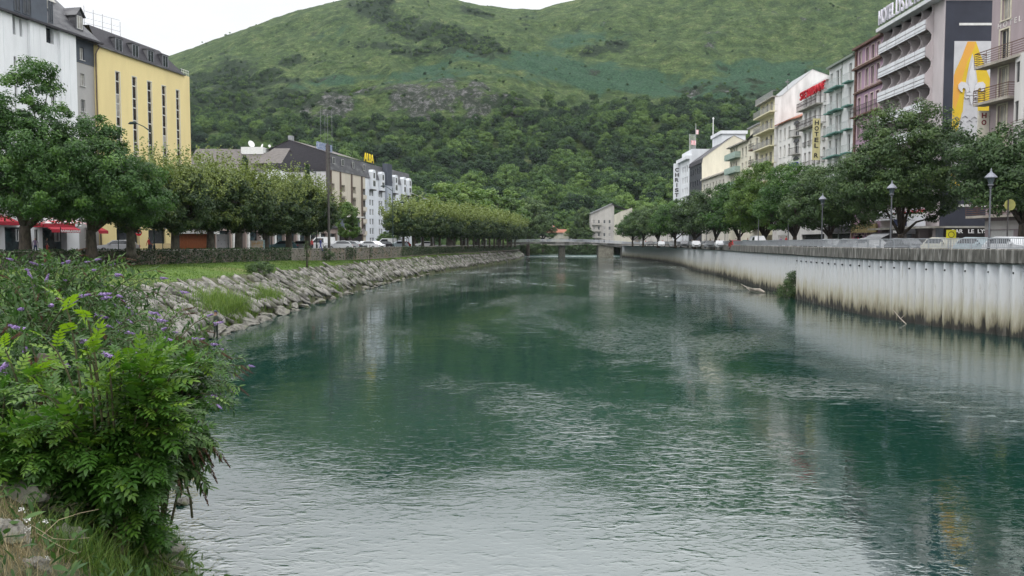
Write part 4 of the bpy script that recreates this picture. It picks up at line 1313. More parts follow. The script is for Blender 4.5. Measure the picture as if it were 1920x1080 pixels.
mb = MB(); mb.box(-0.1, LB + 0.35, -1.15, 15, HB + .003, HB + 0.42); mb.build('roof', pm('white_roof_edge', (0.62, 0.63, 0.64), (0.5, 0.51, 0.52), 2, 0.6), Bh)
# side wall cladding: dark blue paint with white bars
DBL = pm('dark_blue_paint', (0.034, 0.038, 0.056), (0.028, 0.031, 0.045), 0.7, 0.6, c3=(0.042, 0.046, 0.065), scale3=0.3)
mb = MB(); mb.box(LB + 0.003, LB + 0.05, 0.12, 14.9, 2.85, HB - 0.25); mb.build('side_cladding', DBL, Bh)
sB = lambda px: FB2.s(px)
mb = MB()
for z in (zrow(44.5, 86.3) - 4.9, zrow(385.5, 86.3) - 4.9):
    mb.box(LB + 0.05, LB + 0.09, sB(1789), 7.5, z - 0.12, z + 0.13)
mb.build('wall_stripe', WHITEP, Bh)
mb = MB(); mb.box(-0.2, LB + 1.6, -1.5, 0.0, 2.66, 2.86); mb.box(LB + .003, LB + 1.6, 0.0, 13, 2.66, 2.86); cn = mb.build('canopy', CONCL, Bh)
mb = MB(); mb.box(LB + 0.003, LB + 0.06, 0.6, 13, 0, 2.66); mb.build('cafe_front', pm('dark_cafe_front', (0.03, 0.022, 0.022), (0.012, 0.01, 0.01), 0.6, 0.3), Bh)
mb = MB(); mb.box(LB - 0.4, LB + 0.08, -0.05, 0.55, 0, 2.655); mb.box(s_end - 3.5, s_end - 3.1, -0.6, -0.2, 0, 2.655); mb.build('pillar', pm('blue_grey_pillar', (0.26, 0.29, 0.34), None, 2), Bh)
LETW = pm('white_letters', (0.8, 0.8, 0.8), (0.7, 0.7, 0.7), 5)
me = text_fit('BAR   LE  LYS', 3.7, 0.42, 0.03, LETW, 0.02)
t_ = link('lettering', me, Bh, (LB + 1.58, sB(1773), 2.1), (0, 0, math.pi / 2))
me = text_fit('BAR LE LYS', 2.3, 0.34, 0.03, LETW, 0.02)
link('lettering', me, Bh, (FB.s(1702), -1.53, 2.2))
mb = MB(); mb.box(FB.s(1702) - .3, FB.s(1745), -1.5, -1.4, 2.1, 2.64); mb.build('fascia', MATS.get('fascia_dark') or pm('fascia_dark', (0.06, 0.06, 0.065), None, 3), Bh)
# first floor planter box and blue panel
mb = MB(); mb.box(FB.s(1700), LB + 0.0, -1.45, -1.35, 2.9, 4.05); mb.build('terrace_parapet', WB, Bh)
mb = MB(); mb.box(FB.s(1702), FB.s(1727), -1.49, -1.452, 3.0, 3.8); mb.build('blue_panel', pm('navy_panel', (0.03, 0.04, 0.09), None, 2), Bh)
link('lettering', text_fit('50', 0.55, 0.42, 0.02, LETW, 0.02), Bh, (FB.s(1713), -1.505, 3.18))
# HOTEL sign on the roof
sg = empty('rooftop_letters', (Bh.location.x, Bh.location.y, Bh.location.z + HB + 0.42), Bh.rotation_euler.z, 'white rooftop capitals spelling the hotel name over the balcony front', 'sign')
me = text_fit('HOTEL LYS DE MARIE', FB.s(1752) - 0.2, 1.75, 0.16, pm('white_sign_letters', (0.62, 0.60, 0.66), (0.5, 0.48, 0.54), 3), 0.008)
link('lettering', me, sg, (0.1, -0.9, 0.42))
mb = MB()
for k in range(12):
    x = 0.2 + k * (FB.s(1752) - .4) / 11
    mb.bar((x, -0.8, 0), (x, -0.8, 2.1), 0.035, n=4); mb.bar((x, -0.8, 1.7), (x, 0.5, 0), 0.03, n=4)
for z in (0.4, 1.2, 2.0): mb.bar((0.1, -0.8, z), (FB.s(1752), -0.8, z), 0.03, n=4)
mb.build('scaffold', IRON, sg)
# mural panel
PY = RPt(1758)[1] - 0.0
mp_ = empty('mural_panel', (0, PY - 0.09, 0), 0, 'tall wall panel with orange and yellow flame shapes and a white lily emblem', 'mural')
def W2(px, row): 
    v = at_y(px, row, PY - 0.1); return (v.x, v.z)
MWH = pm('mural_white', (0.56, 0.56, 0.58), (0.48, 0.48, 0.50), 0.8, 0.6)
MYE = pm('mural_yellow', (0.70, 0.50, 0.03), (0.62, 0.42, 0.03), 0.5, 0.6)
MOR = pm('mural_orange', (0.72, 0.33, 0.06), (0.70, 0.40, 0.07), 0.25, 0.6)
def flat(name, pts, y0, y1, mat, parent):
    mb = MB(); mb.prism(pts, y0, y1); return mb.build(name, mat, parent)
x0m, x1m = W2(1786, 200)[0], W2(1786, 200)[0] + 4.1
z0m, z1m = W2(1786, 357)[1], W2(1786, 77)[1]
flat('panel', [(x0m, z0m), (x1m, z0m), (x1m, z1m), (x0m, z1m)], -0.02, 0.03, MWH, mp_)
cx = (x0m + x1m) / 2 - 0.12
H_ = z1m - z0m
def M_(pts): return [(cx + a, z1m - b) for a, b in pts]
def Me(pts): return [(cx + a, z1m + .75 - b) for a, b in pts]
flat('yellow_flame', M_([(-0.25, 0.05), (0.35, 0.05), (0.9, 1.5), (1.5, 2.9), (2.0, 4.0), (2.05, 8.0), (1.6, 9.2), (0.9, 7.5), (-0.9, 7.5), (-1.35, 9.5), (-1.93, 9.9), (-1.93, 5.0), (-1.8, 3.2), (-1.0, 1.4)]), -0.026, -0.021, MYE, mp_)
flat('orange_flame', M_([(-0.55, 0.05), (0.35, 0.05), (0.12, 0.9), (-0.5, 2.1), (-0.95, 3.8), (-1.3, 6.0), (-1.65, 7.2), (-1.9, 6.6), (-1.9, 3.6), (-1.25, 2.0)]), -0.032, -0.027, MOR, mp_)
flat('lower_flame', [(x0m + 0.02, z0m + 0.02), (x0m + 1.2, z0m + 0.02), (x0m + 0.85, z0m + 0.9), (x0m + 0.5, z0m + 1.9), (x0m + 0.02, z0m + 2.6)], -0.026, -0.021, MYE, mp_)
flat('white_spear', M_([(0.0, 1.3), (0.35, 2.6), (0.62, 4.2), (0.72, 5.6), (0.75, 7.6), (1.15, 9.9), (-1.3, 9.9), (-0.85, 7.6), (-0.72, 5.6), (-0.55, 4.0), (-0.3, 2.4)]), -0.038, -0.033, MWH, mp_)
em = MB(); eg = pm('emblem_relief', (0.66, 0.66, 0.68), (0.58, 0.58, 0.6), 1.5, 0.5)
def sub(pts, y0=-0.16, y1=-0.04):
    em.prism(Me(pts), y0, y1)
sub([(0.0, 3.0), (0.28, 4.0), (0.40, 4.9), (0.30, 5.6), (0.16, 6.2), (-0.16, 6.2), (-0.30, 5.6), (-0.40, 4.9), (-0.28, 4.0)])
for s_ in (1, -1):
    sub([(s_ * a, b) for a, b in [(0.24, 6.05), (0.35, 5.5), (0.7, 5.12), (1.15, 5.05), (1.42, 5.35), (1.42, 5.75), (1.15, 6.1), (0.95, 6.15), (1.02, 5.85), (0.88, 5.65), (0.68, 5.8), (0.55, 6.2)]])
    sub([(s_ * a, b) for a, b in [(0.22, 6.52), (0.75, 6.62), (0.62, 6.82), (0.3, 6.75), (0.2, 6.7)]])
sub([(-0.6, 6.22), (0.6, 6.22), (0.55, 6.48), (-0.55, 6.48)], -0.19)
sub([(-0.3, 6.5), (0.3, 6.5), (0.1, 7.2), (0.0, 7.5), (-0.1, 7.2)])
em.build('lily_emblem', eg, mp_)
mb = MB()
for k, (a, b) in enumerate([(-1.5, 8.1), (-1.1, 8.5), (-0.6, 8.0), (-0.1, 8.45), (0.4, 8.1), (0.9, 8.4), (1.3, 8.1)]):
    c_ = M_([(a, b)])[0]
    mb.tube([(c_[0] - .3, -.06, c_[1] - .1), (c_[0], -.08, c_[1] + .12), (c_[0] + .3, -.06, c_[1] - .1)], 0.035, 5)
mb.build('scroll_line', pm('grey_scroll', (0.3, 0.3, 0.31), None, 3), mp_)

# ---------------------------------------------------- C: purple building
def std_windows(root, cols, rows, kind='two', frame=WHITEP, panes=(GLASS, GLASS, CURT), y=0.18, sill=True):
    for (a, b) in cols:
        for (c, d) in rows:
            window(root, a, b, c, d, y, kind, frame, random.choice(panes), sill=sill)
def grid_holes(cols, rows): return [(a, b, c, d) for a, b in cols for c, d in rows]
FC = fac_px(1597, 1650)
Cb = frame_empty('purple_building', FC, 'purple plaster building with brown cornices and a black iron balcony', 'building')
purp = plaster('purple_plaster', (0.40, 0.27, 0.36), 0.88)
zc2 = FC.z(1597, 179); zc1 = zc2 + 3.2; zb = zc2 - 3.3
LC = FC.L; HC = FC.z(1597, 101)
colsC = [(0.9, 1.75), (3.1, 3.95), (4.75, 5.6), (6.4, 7.25)]
rowsC = [(zc2 + 0.35, zc2 + 2.6), (zb + 0.1, zb + 2.5), (zc1 + 0.35, zc1 + 2.1)] + [(zb - 3.2 * k + 0.3, zb - 3.2 * k + 2.4) for k in range(1, 6)]
colsC = [(a * LC / 8.6, b * LC / 8.6) for a, b in colsC]
shell(Cb, LC, 14, HC, purp, front=grid_holes(colsC, rowsC) + [(0.6, 3.4, 0, 2.3), (4.2, LC - .5, 0, 2.3)])
std_windows(Cb, colsC, rowsC, 'two', pm('pale_rose_frame', (0.60, 0.50, 0.46), None, 3), (CURT, CURT, GLASS))
for a, b in colsC:
    for c, d in rowsC: mb = MB(); mb.box(a - .13, a, -.03, 0, c - .05, d + .13); mb.box(b, b + .13, -.03, 0, c - .05, d + .13); mb.box(a, b, -.03, 0, d, d + .13); mb.build('window_surround', MATS['pale_rose_frame'], Cb)
BRN = pm('brown_cornice', (0.17, 0.10, 0.08), (0.1, 0.06, 0.05), 3)
mb = MB(); mb.box(0, LC, -0.55, 0, zc1 - .25, zc1); mb.box(0, LC, -0.3, 0, zc2 - .2, zc2); mb.box(0, LC, -.6, 1.0, HC, HC + .28); mb.box(-.0, .45, -.2, 0, 0, HC); mb.build('cornice', BRN, Cb)
mb = MB(); mb.box(0.46, LC - .1, -0.6, 0, zc1 + 0.0, zc1 + .05); mb.box(0.46, LC - .1, -0.35, 0, zc2, zc2 + .05); mb.build('ledge', pm('pale_ledge', (0.5, 0.4, 0.33), None, 3), Cb)
balcony(Cb, 0.46, LC - 0.05, zb, 0.9, 'iron', 1.15, BRN, IRON, 0.16, 0.26)
mb = MB(); mb.box(2.6, 4.0, -0.25, -0.1, zb - 1, zb - .2); 
mb = MB(); mb.prism([(0.5, 2.4), (LC - .4, 2.4), (LC - .4, 3.5), (0.5, 3.5)], -0.35, -0.15); mb.build('fascia', pm('olive_fascia', (0.30, 0.25, 0.11), (0.2, 0.16, 0.08), 2), Cb)
for xa_, xb_ in ((.6, 3.4), (4.2, LC - .5)): mb = MB(); mb.box(xa_, xb_, .3, .34, 0, 2.3); mb.build('shop_glass', GLASS, Cb)

# ---------------------------------------------------- D: white building with green balcony ledges
FD = fac_px(1548, 1597)
Db = frame_empty('white_building', FD, 'white building with turquoise green balcony ledges between the purple house and the red lettering', 'building')
dwh = plaster('cool_white_plaster', (0.64, 0.65, 0.65), 0.87)
LD = FD.L; HD = FD.z(1550, 134)
zt = FD.z(1552, 174)
lev = [zt - 3.2 * k for k in range(8)]
colsD = [(0.5, 1.3), (2.7, 3.7), (3.95, 4.9), (7.2, 8.2)]
colsD = [(a * LD / 9.5, b * LD / 9.5) for a, b in colsD]
rowsD = [(z + 0.1, z + 2.5) for z in lev if z > 3]
shell(Db, LD, 14, HD, dwh, front=grid_holes(colsD, rowsD) + [(0.6, LD - .6, 0, 2.4)])
std_windows(Db, colsD, rowsD, 'two', WHITEP, (SHUT, SHUT, GLASS))
GRN = pm('turquoise_ledge', (0.13, 0.27, 0.23), (0.09, 0.19, 0.17), 2)
for z in lev[:6]:
    for a, b, pj in ((0.1, 1.9, 0.8), (2.3, 5.6, 1.1), (6.7, 8.9, 0.8)):
        a, b = a * LD / 9.5, b * LD / 9.5
        balcony(Db, a, b, z, pj, 'bars', 1.0, GRN, pm('white_rail', (0.5, 0.53, 0.53), None, 3), 0.16, 0.16)
mb = MB(); mb.box(0, LD, -0.5, 1, HD, HD + 0.3); mb.box(LD * .5, LD * .5 + .12, -.06, 0, 0, HD); mb.build('cornice', pm('weathered_fascia', (0.2, 0.23, 0.2), None, 3), Db)
mb = MB(); mb.box(.6, LD - .6, .3, .34, 0, 2.4); mb.build('shop_glass', GLASS, Db)
mb = MB(); mb.box(0.2, LD, -.3, -.1, 2.5, 3.4); mb.build('fascia', MATS['fascia_dark'], Db)

# ---------------------------------------------------- E: white hotel with red rooftop-level lettering
FE = fac_px(1500, 1548)
Eb = frame_empty('white_hotel', FE, 'white hotel with two ornate dark balconies under red capitals', 'building')
ewh = plaster('warm_white_plaster', (0.74, 0.73, 0.72), 0.88)
LE = FE.L; HE = FE.z(1502, 176)
zba = FE.z(1502, 211); zbb = FE.z(1502, 246)
colsE = [(0.9 + 2.0 * k, 1.9 + 2.0 * k) for k in range(5)]
colsE = [(a * LE / 10.9, b * LE / 10.9) for a, b in colsE]
rowsE = [(zba + 0.1, zba + 2.1), (zbb + 0.1, zbb + 2.5)] + [(zbb - 3.1 * k + 0.4, zbb - 3.1 * k + 2.5) for k in range(1, 7) if zbb - 3.1 * k > 3]
shell(Eb, LE, 14, HE, ewh, front=grid_holes(colsE, rowsE) + [(0.6, LE - .6, 0, 2.4)])
std_windows(Eb, colsE, rowsE, 'two', WHITEP, (SHUT, SHUT, GLASS))
for z in (zba, zbb): balcony(Eb, 0.2, LE - 2.2, z, 1.1, 'iron', 1.05, CONCL, pm('grey_ornate_iron', (0.12, 0.11, 0.11), (0.08, 0.07, 0.07), 3), 0.16, 0.24)
for c, d in rowsE[2:]:
    for a, b in colsE: balcony(Eb, a - .1, b + .1, c, 0.25, 'bars', 0.6, CONCL, IRON, 0.05, 0.2)
mb = MB(); mb.box(0, LE, -0.35, 1, HE, HE + 0.25); mb.build('cornice', ewh, Eb)
mb = MB(); mb.box(.6, LE - .6, .3, .34, 0, 2.4); mb.build('shop_glass', GLASS, Eb)
RED = pm('red_letters', (0.55, 0.015, 0.03), (0.45, 0.012, 0.025), 3, 0.4)
sg = empty('red_rooftop_letters', (Eb.location.x, Eb.location.y, Eb.location.z), Eb.rotation_euler.z, 'bright red capitals along the top of the white hotel', 'sign')
link('lettering', text_fit('STE SUZANNE', LE - 0.5, 1.25, 0.2, RED, 0.012), sg, (0.3, -0.55, HE - 1.35))
mb = MB(); mb.bar((0.3, -.45, HE - 1.1), (LE - .2, -.45, HE - 1.1), 0.04, n=4); mb.bar((0.3, -.45, HE - .4), (LE - .2, -.45, HE - .4), 0.04, n=4)
for k in range(6): mb.bar((0.5 + k * (LE - 1) / 5, -.45, HE - .6), (0.5 + k * (LE - 1) / 5, 0, HE - .6), 0.03, n=4)
mb.build('bracket', IRON, sg)
vy = FE.Y(1545) - 0.3
vs = empty('vertical_hotel_sign', (RX(vy) - 1.35, vy, 0), 0, 'upright pale yellow sign with black letters reading HOTEL on the white hotel', 'sign')
z1v = zrow(222, vy); z0v = zrow(300, vy)
mb = MB(); mb.box(-0.55, 0.55, 0, 0.16, z0v, z1v); mb.build('board', pm('pale_yellow_board', (0.62, 0.56, 0.30), None, 2), vs)
for k, ch in enumerate('HOTEL'):
    link('letter', text_fit(ch, 0.6, 0.66, 0.03, IRON, 0.03), vs, (-0.3, -0.015, z1v - 0.95 - k * 0.84))
link('letter', text_fit('R', 0.6, 0.66, 0.03, IRON, 0.03), vs, (-0.3, -0.015, z0v + 0.35))
for zz in (z0v + .5, z1v - .5): mb = MB(); mb.bar((0.55, 0.08, zz), (1.35, 0.08, zz), 0.04, n=5); mb.build('bracket', IRON, vs)

# ---------------------------------------------------- F: small tiled white hotel with arched windows
FF = fac_px(1455, 1480)
Fb = frame_empty('tiled_roof_hotel', FF, 'white stucco hotel with terracotta tiled roof and arched windows', 'building')
LF = FF.L; HF = FF.z(1456, 236)
fwh = plaster('off_white_stucco', (0.70, 0.685, 0.66), 0.86)
zr = [FF.z(1470, r) for r in (262, 290, 318)]
colsF = [(LF * f - .45, LF * f + .45) for f in (0.2, 0.52, 0.84)]
rowsF = [(z, z + 1.9) for z in [zr[0]] + [zr[0] - 2.9 * k for k in range(1, 6)]]
FF2 = Fac((FF.p1.x, FF.p1.y), (at_y(1503, 300, FF.p1.y - 2.6).x, FF.p1.y - 2.6))
holes2 = []
W2_ = FF2.L
mb = MB()
holes_wall(mb, (0, 0, 0), (1, 0, 0), (0, 0, 1), (0, -1, 0), LF, HF, grid_holes(colsF, rowsF) + [(1, LF - 1, 0, 2.4)], .22)
ang = FF2.ang - FF.ang
U2 = Vector((math.cos(ang), math.sin(ang), 0)); N2_ = Vector((U2.y, -U2.x, 0))
hh = [(W2_ * .5 - .55, W2_ * .5 + .55, z - .1, z + 1.9, 0.25) for z in [r[0] for r in rowsF]]
holes_wall(mb, (LF, 0, 0), U2, (0, 0, 1), N2_, W2_, HF, hh, .25)
e2 = Vector((LF, 0, 0)) + U2 * W2_
mb.quad((0, 0, 0), (0, 12, 0), (0, 12, HF), (0, 0, HF)); mb.quad(e2, (e2.x, 12, 0), (e2.x, 12, HF), e2 + Vector((0, 0, HF)))
mb.build('wall', fwh, Fb)
std_windows(Fb, colsF, rowsF, 'two', WHITEP, (SHUT, CURT, GLASS))
for h in hh:
    o = window(Fb, 0, 1.1, 0, 2.0, 0, 'cross', WHITEP, GLASS, sill=False)
    p_ = Vector((LF, 0, 0)) + U2 * h[0] - N2_ * 0.18
    o.location = (p_.x, p_.y, h[2]); o.rotation_euler = (0, 0, ang)
    am = MB(); am.prism([(0.55 + 0.72 * math.cos(a), 2.0 + 0.6 * math.sin(a)) for a in np.linspace(0, math.pi, 9)], -0.28, -0.2)
    link('arch', am.mesh('arch', GLASS if h[2] > 10 else fwh), Fb, (p_.x, p_.y, h[2] - .02), (0, 0, ang))
for z in [h[2] for h in hh[:3]]:
    b_ = balcony(Fb, 0.3, W2_ - .3, 0, 0.8, 'bars', 1.0, CONCL, IRON, .14, .15)
    p_ = Vector((LF, 0, z)); b_.location = p_; b_.rotation_euler = (0, 0, ang)
rf = MB()
rf.poly([(-.4, -.5, HF), (LF + .1, -.5, HF), (LF + .1, 5, HF + 2.2), (-.4, 5, HF + 2.2)])
q1 = Vector((LF + .1, -.5, HF)); q2 = e2 + N2_ * .5 + Vector((0, 0, HF)); 
rf.poly([q1, q2, (e2.x, 6, HF + 2.2), (LF + .1, 5, HF + 2.2)])
rf.poly([(-.4, -.5, HF - .2), (LF + .1, -.5, HF - .2), (LF + .1, -.5, HF), (-.4, -.5, HF)]); rf.poly([q1, q1 - Vector((0, 0, .2)), q2 - Vector((0, 0, .2)), q2])
rf.poly([(-.4, -.5, HF), (-.4, 5, HF + 2.2), (-.4, 5, HF), ])
rf.build('roof', TERRA, Fb)
ht = empty('blue_hotel_sign', (FF2.p0.x, FF2.p0.y, 4.9), FF2.ang, 'blue capitals reading HOTEL low on the tiled white hotel', 'sign')
zz = zrow(317, FF2.p0.y) - 4.9
mb = MB(); mb.box(-0.1, 3.2, -0.42, -0.34, zz - .25, zz + 1.2); mb.build('board', pm('white_sign_back', (0.66, 0.66, 0.68), None, 2), ht)
link('lettering', text_fit('HOTEL', 2.5, 0.85, 0.05, pm('blue_letters', (0.03, 0.03, 0.30), None, 4), 0.04), ht, (0.25, -0.45, zz + .12))

# ---------------------------------------------------- G: yellow balconied block with white side wall
FG = fac_px(1421, 1453)
Gb = frame_empty('balconied_block', FG, 'pale yellow block with deep balconies and a bare white side wall', 'building')
LG = FG.L; HG = FG.z(1453, 182)
gye = plaster('pale_yellow_plaster', (0.66, 0.62, 0.44), 0.9)
zg = [FG.z(1452, r) for r in (210, 242, 273)]; zg += [zg[-1] - 3.0 * k for k in range(1, 5)]
colsG = [(0.8 + k * 2.6, 2.4 + k * 2.6) for k in range(4)]; colsG = [c for c in colsG if c[1] < LG - .2]
rowsG = [(z + .05, z + 2.2) for z in zg]
gwh = plaster('chalky_white_render', (0.76, 0.75, 0.74), 0.84, (0.5, 0.49, 0.48), 0.5)
mb = MB(); holes_wall(mb, (0, 0, 0), (1, 0, 0), (0, 0, 1), (0, -1, 0), LG, HG, grid_holes(colsG, rowsG) + [(1, LG - 1, 0, 2.5)], .22)
mb.quad((0, 0, 0), (0, 16, 0), (0, 16, HG), (0, 0, HG)); mb.build('wall', gye, Gb)
v = lambda px, row: at_y(px, row, FG.p1.y)
def side_pts(lst, F):
    return [(p.x - F.p1.x, p.z - F.z0) for p in [at_y(a, b, F.p1.y) for a, b in lst]]
sp = side_pts([(1453, 182), (1466, 179), (1523, 130), (1548, 139), (1575, 150)], FG)
mb = MB(); n_ = len(sp)
mb.poly([(LG + .0, sx_, sz_) for sx_, sz_ in [(sp[0][0], 0)] + sp + [(sp[-1][0], 0)]])
mb.build('side_wall', gwh, Gb)
mb = MB()
for (xa, za), (xb, zb_) in zip(sp, sp[1:]): mb.quad((LG + .1, xa, za + .01), (LG + .1, xb, zb_ + .01), (0, xb, zb_ + .01), (0, xa, za + .01))
mb.build('roof', METALR, Gb)
std_windows(Gb, colsG, rowsG, 'two', WHITEP, (GLASS, CURT), sill=False)
for z in zg: balcony(Gb, 0, LG, z, 1.3, 'bars', 1.0, gye, pm('grey_rail', (0.33, 0.33, 0.33), None, 3), 0.2, 0.14)
balcony(Gb, -0.2, LG, HG, 0.9, 'bars', 0.9, CONCL, MATS['grey_rail'], 0.2, 0.14)
mb = MB(); mb.bar((LG - 1, 2, HG), (LG - 1, 2, HG + 3), .05); mb.lathe((LG - 1, 2, HG + 2.3), [(.05, 0), (.4, .25), (.42, .3)], 8); mb.bar((LG - 2, 2, HG + 2.8), (LG, 2, HG + 2.8), .03, n=4); mb.build('antenna', MATS['grey_rail'], Gb)

# ---------------------------------------------------- H: cream tower house, green balconied house, low house, big cream gable
FH = fac_px(1400, 1421)
H1 = frame_empty('cream_house', FH, 'tall cream house with dark balconies and a grey pitched roof, left of the balconied block', 'building')
LH = FH.L; HH = FH.z(1402, 262)
cre = plaster('cream_plaster', (0.70, 0.66, 0.54), 0.9)
z0h = FH.z(1415, 282)
rowsH = [(z0h - 3.0 * k, z0h - 3.0 * k + 2.2) for k in range(0, 6)]
colsH = [(1.0, 2.0), (LH - 2.6, LH - 1.0)]
shell(H1, LH, 12, HH, cre, front=grid_holes(colsH, rowsH))
std_windows(H1, colsH, rowsH, 'two', WHITEP, (GLASS, CURT), sill=False)
for c, d in rowsH: balcony(H1, LH - 3.2, LH, c, 1.2, 'iron', 1.0, BRN, IRON, .2, .3)
mb = MB()
ap = FH.z(1421, 234)
for q in ((0, LH),):
    mb.poly([(-.3, -.5, HH - .1), (LH, -.5, HH + .9), (LH, 6, ap + 1.2), (-.3, 6, ap - .2)]); mb.poly([(LH, -.5, HH - .2), (LH, 6, HH - .2), (LH, 6, ap + 1.2), (LH, -.5, HH + .9)]); mb.poly([(-.3, -.5, HH - .1), (-.3, 6, HH - .1), (-.3, 6, ap - .2)])
    mb.poly([(0, 6, HH), (LH, 6, HH), (LH, 6, ap + 1.2), (-.3, 6, ap - .2)])
mb.build('roof', METALR, H1)
FI = fac_px(1366, 1400)
H2 = frame_empty('green_balcony_house', FI, 'cream house with pale green balcony parapets and a white strip of wall', 'building')
LI = FI.L; HI = FI.z(1366, 281)
rows2 = [FI.z(1368, r) for r in (301, 327)]; rows2 += [rows2[-1] - 3.1 * k for k in (1, 2)]
cols2 = [(0.7, 1.9), (2.6, 3.9), (4.6, 5.8)]
colw = [(LI * .68, LI * .68 + 1.0), (LI * .86, LI * .86 + 1.0)]
shell(H2, LI, 12, HI, cre, front=grid_holes(cols2, [(z + .2, z + 2.3) for z in rows2]) + grid_holes(colw, [(z - .4, z + 1.5) for z in rows2]))
std_windows(H2, cols2, [(z + .2, z + 2.3) for z in rows2], 'two', WHITEP, (GLASS, CURT), sill=False)
std_windows(H2, colw, [(z - .4, z + 1.5) for z in rows2], 'two', WHITEP, (GLASS, CURT))
PGR = pm('pale_green_parapet', (0.33, 0.42, 0.37), (0.27, 0.35, 0.31), 2)
for z in rows2[:3]: balcony(H2, -.4, LI * .6, z, 1.1, 'panel', 1.05, PGR, PGR, .18)
mb = MB(); mb.box(-.4, LI, -.7, 12, HI, HI + .25)
mb.build('roof', CONCL, H2)
mb = MB(); mb.box(LI * .45, LI, 2.5, 10, HI + .25, HI + 3.4); mb.build('penthouse', cre, H2)
mb = MB(); mb.box(LI * .4, LI + .3, 2.0, 10.4, HI + 3.4, HI + 3.65); mb.build('penthouse_roof', METALR, H2)
FJ = fac_px(1316, 1366)
H3 = frame_empty('low_cream_house', FJ, 'lower cream house with a long plain eave in front of the big cream gable', 'building')
LJ = FJ.L; HJ = FJ.z(1318, 339)
cre2 = plaster('aged_cream_plaster', (0.64, 0.61, 0.54), 0.86)
cols3 = [(1.2 + 3.1 * k, 2.3 + 3.1 * k) for k in range(int((LJ - 2) / 3.1))]
rows3 = [(HJ - 3.0 - 3.2 * k, HJ - 1.1 - 3.2 * k) for k in range(4)]
shell(H3, LJ, 10, HJ, cre2, front=grid_holes(cols3, rows3))
std_windows(H3, cols3, rows3, 'two', WHITEP, (SHUT, GLASS, CURT))
mb = MB(); mb.box(-.2, LJ, -.6, 10, HJ, HJ + .35); mb.build('roof', pm('pale_eave', (0.45, 0.42, 0.37), None, 2), H3)
FK = fac_px(1291, 1316)
H4 = frame_empty('dark_hotel', FK, 'dark grey slated hotel front with a bare cream side gable', 'building')
LK = FK.L; HK = FK.z(1315, 300)
dkg = pm('charcoal_cladding', (0.075, 0.08, 0.095), (0.05, 0.052, 0.062), 1, 0.5)
rows4 = [(HK - 3.0 - 3.0 * k, HK - 1.6 - 3.0 * k) for k in range(7)]
cols4 = [(1.5 + 2.6 * k, 2.7 + 2.6 * k) for k in range(int((LK - 2) / 2.6))]
mb = MB(); holes_wall(mb, (0, 0, 0), (1, 0, 0), (0, 0, 1), (0, -1, 0), LK, HK, grid_holes(cols4, rows4), .2)
mb.quad((0, 0, 0), (0, 14, 0), (0, 14, HK), (0, 0, HK)); mb.build('wall', dkg, H4)
std_windows(H4, cols4, rows4, 'two', dkg, (GLASS, GLASS, CURT))
sp = side_pts([(1316, 305), (1318, 296), (1376, 254), (1392, 262), (1410, 272)], FK)
mb = MB(); mb.poly([(LK, a, b) for a, b in [(0, 0)] + sp + [(sp[-1][0], 0)]]); mb.build('side_wall', cre, H4)
mb = MB()
for (xa, za), (xb, zb_) in zip(sp, sp[1:]): mb.quad((LK + .15, xa, za + .02), (LK + .15, xb, zb_ + .02), (0, xb, zb_ + .02), (0, xa, za + .02))
mb.build('roof', SLATED, H4)
FL = fac_px(1272, 1291)
H5 = frame_empty('white_corner_hotel', FL, 'white hotel farthest along the quay with black letters down its edge and flagpoles on top', 'building')
LL = FL.L; HL = FL.z(1266, 311)
cols5 = [(4.6 + 2.9 * k, 5.9 + 2.9 * k) for k in range(int((LL - 5) / 2.9))]
rows5 = [(HL - 3.2 - 2.95 * k, HL - 1.5 - 2.95 * k) for k in range(8)]
nwh = plaster('bluish_white_plaster', (0.72, 0.74, 0.77), 0.92)
shell(H5, LL, 14, HL, nwh, front=grid_holes(cols5, rows5))
std_windows(H5, cols5, rows5, 'two', WHITEP, (GLASS, SHUT), sill=False)
mb = MB(); mb.box(-.6, LL, -.8, 14, HL, HL + .9); mb.box(0.6, LL, .6, 12, HL + .9, HL + 2.6); mb.build('roof_parapet', nwh, H5)
mb = MB(); mb.box(0, .9, -1.65, -.003, 0, HL); mb.build('corner_pier', nwh, H5)
for k, ch in enumerate('CHRISTI'):
    w_ = 1.05 if ch != 'I' else .26
    link('letter', text_fit(ch, w_, 1.05, .1, IRON, .03), H5, (.96, -.83 - w_ / 2, HL - 2.3 - 1.42 * k), (0, 0, math.pi / 2))
mb = MB(); mb.box(LL * 1.0, LL + 10, 6, 12, HL - 2, HL + 5.2); mb.box(LL - .4, LL + 10.4, 5.6, 12.4, HL + 5.2, HL + 6.0); mb.build('roof_tower', nwh, H5)
fp = FL.Y(1283)
FLAGR = pm('red_flag', (0.55, 0.05, 0.05), (0.7, 0.6, 0.6), 1.0)
for k in range(6):
    px = 1282.5 + 2.6 * k
    o = empty('flagpole', (RX(fp) + 1.5 - .1 + (px - 1283) / 1500 * fp, fp + 0.2 * k, 4.9 + HL + .9), 0, '%s flagpole from the left on the roof of the far white hotel' % ORD[k], 'flagpole', 'flagpoles on the far white hotel')
    hh_ = 6.5 if k < 5 else 9.5
    mb = MB(); mb.bar((0, 0, 0), (0, 0, hh_), .05, n=5); mb.build('pole', pm('white_pole', (0.7, 0.7, 0.7), None, 2), o)
    if k in (1, 3, 5): mb = MB(); mb.box(.12, .75, -.03, .03, hh_ - 2.9, hh_ - 1.7); mb.build('flag', FLAGR, o)
mt = tag(link('antenna_mast', None, None, (at_y(1337, 250, 215).x, 215, zrow(252, 215))), 'tall thin mast on the roof behind the dark hotel', 'mast')
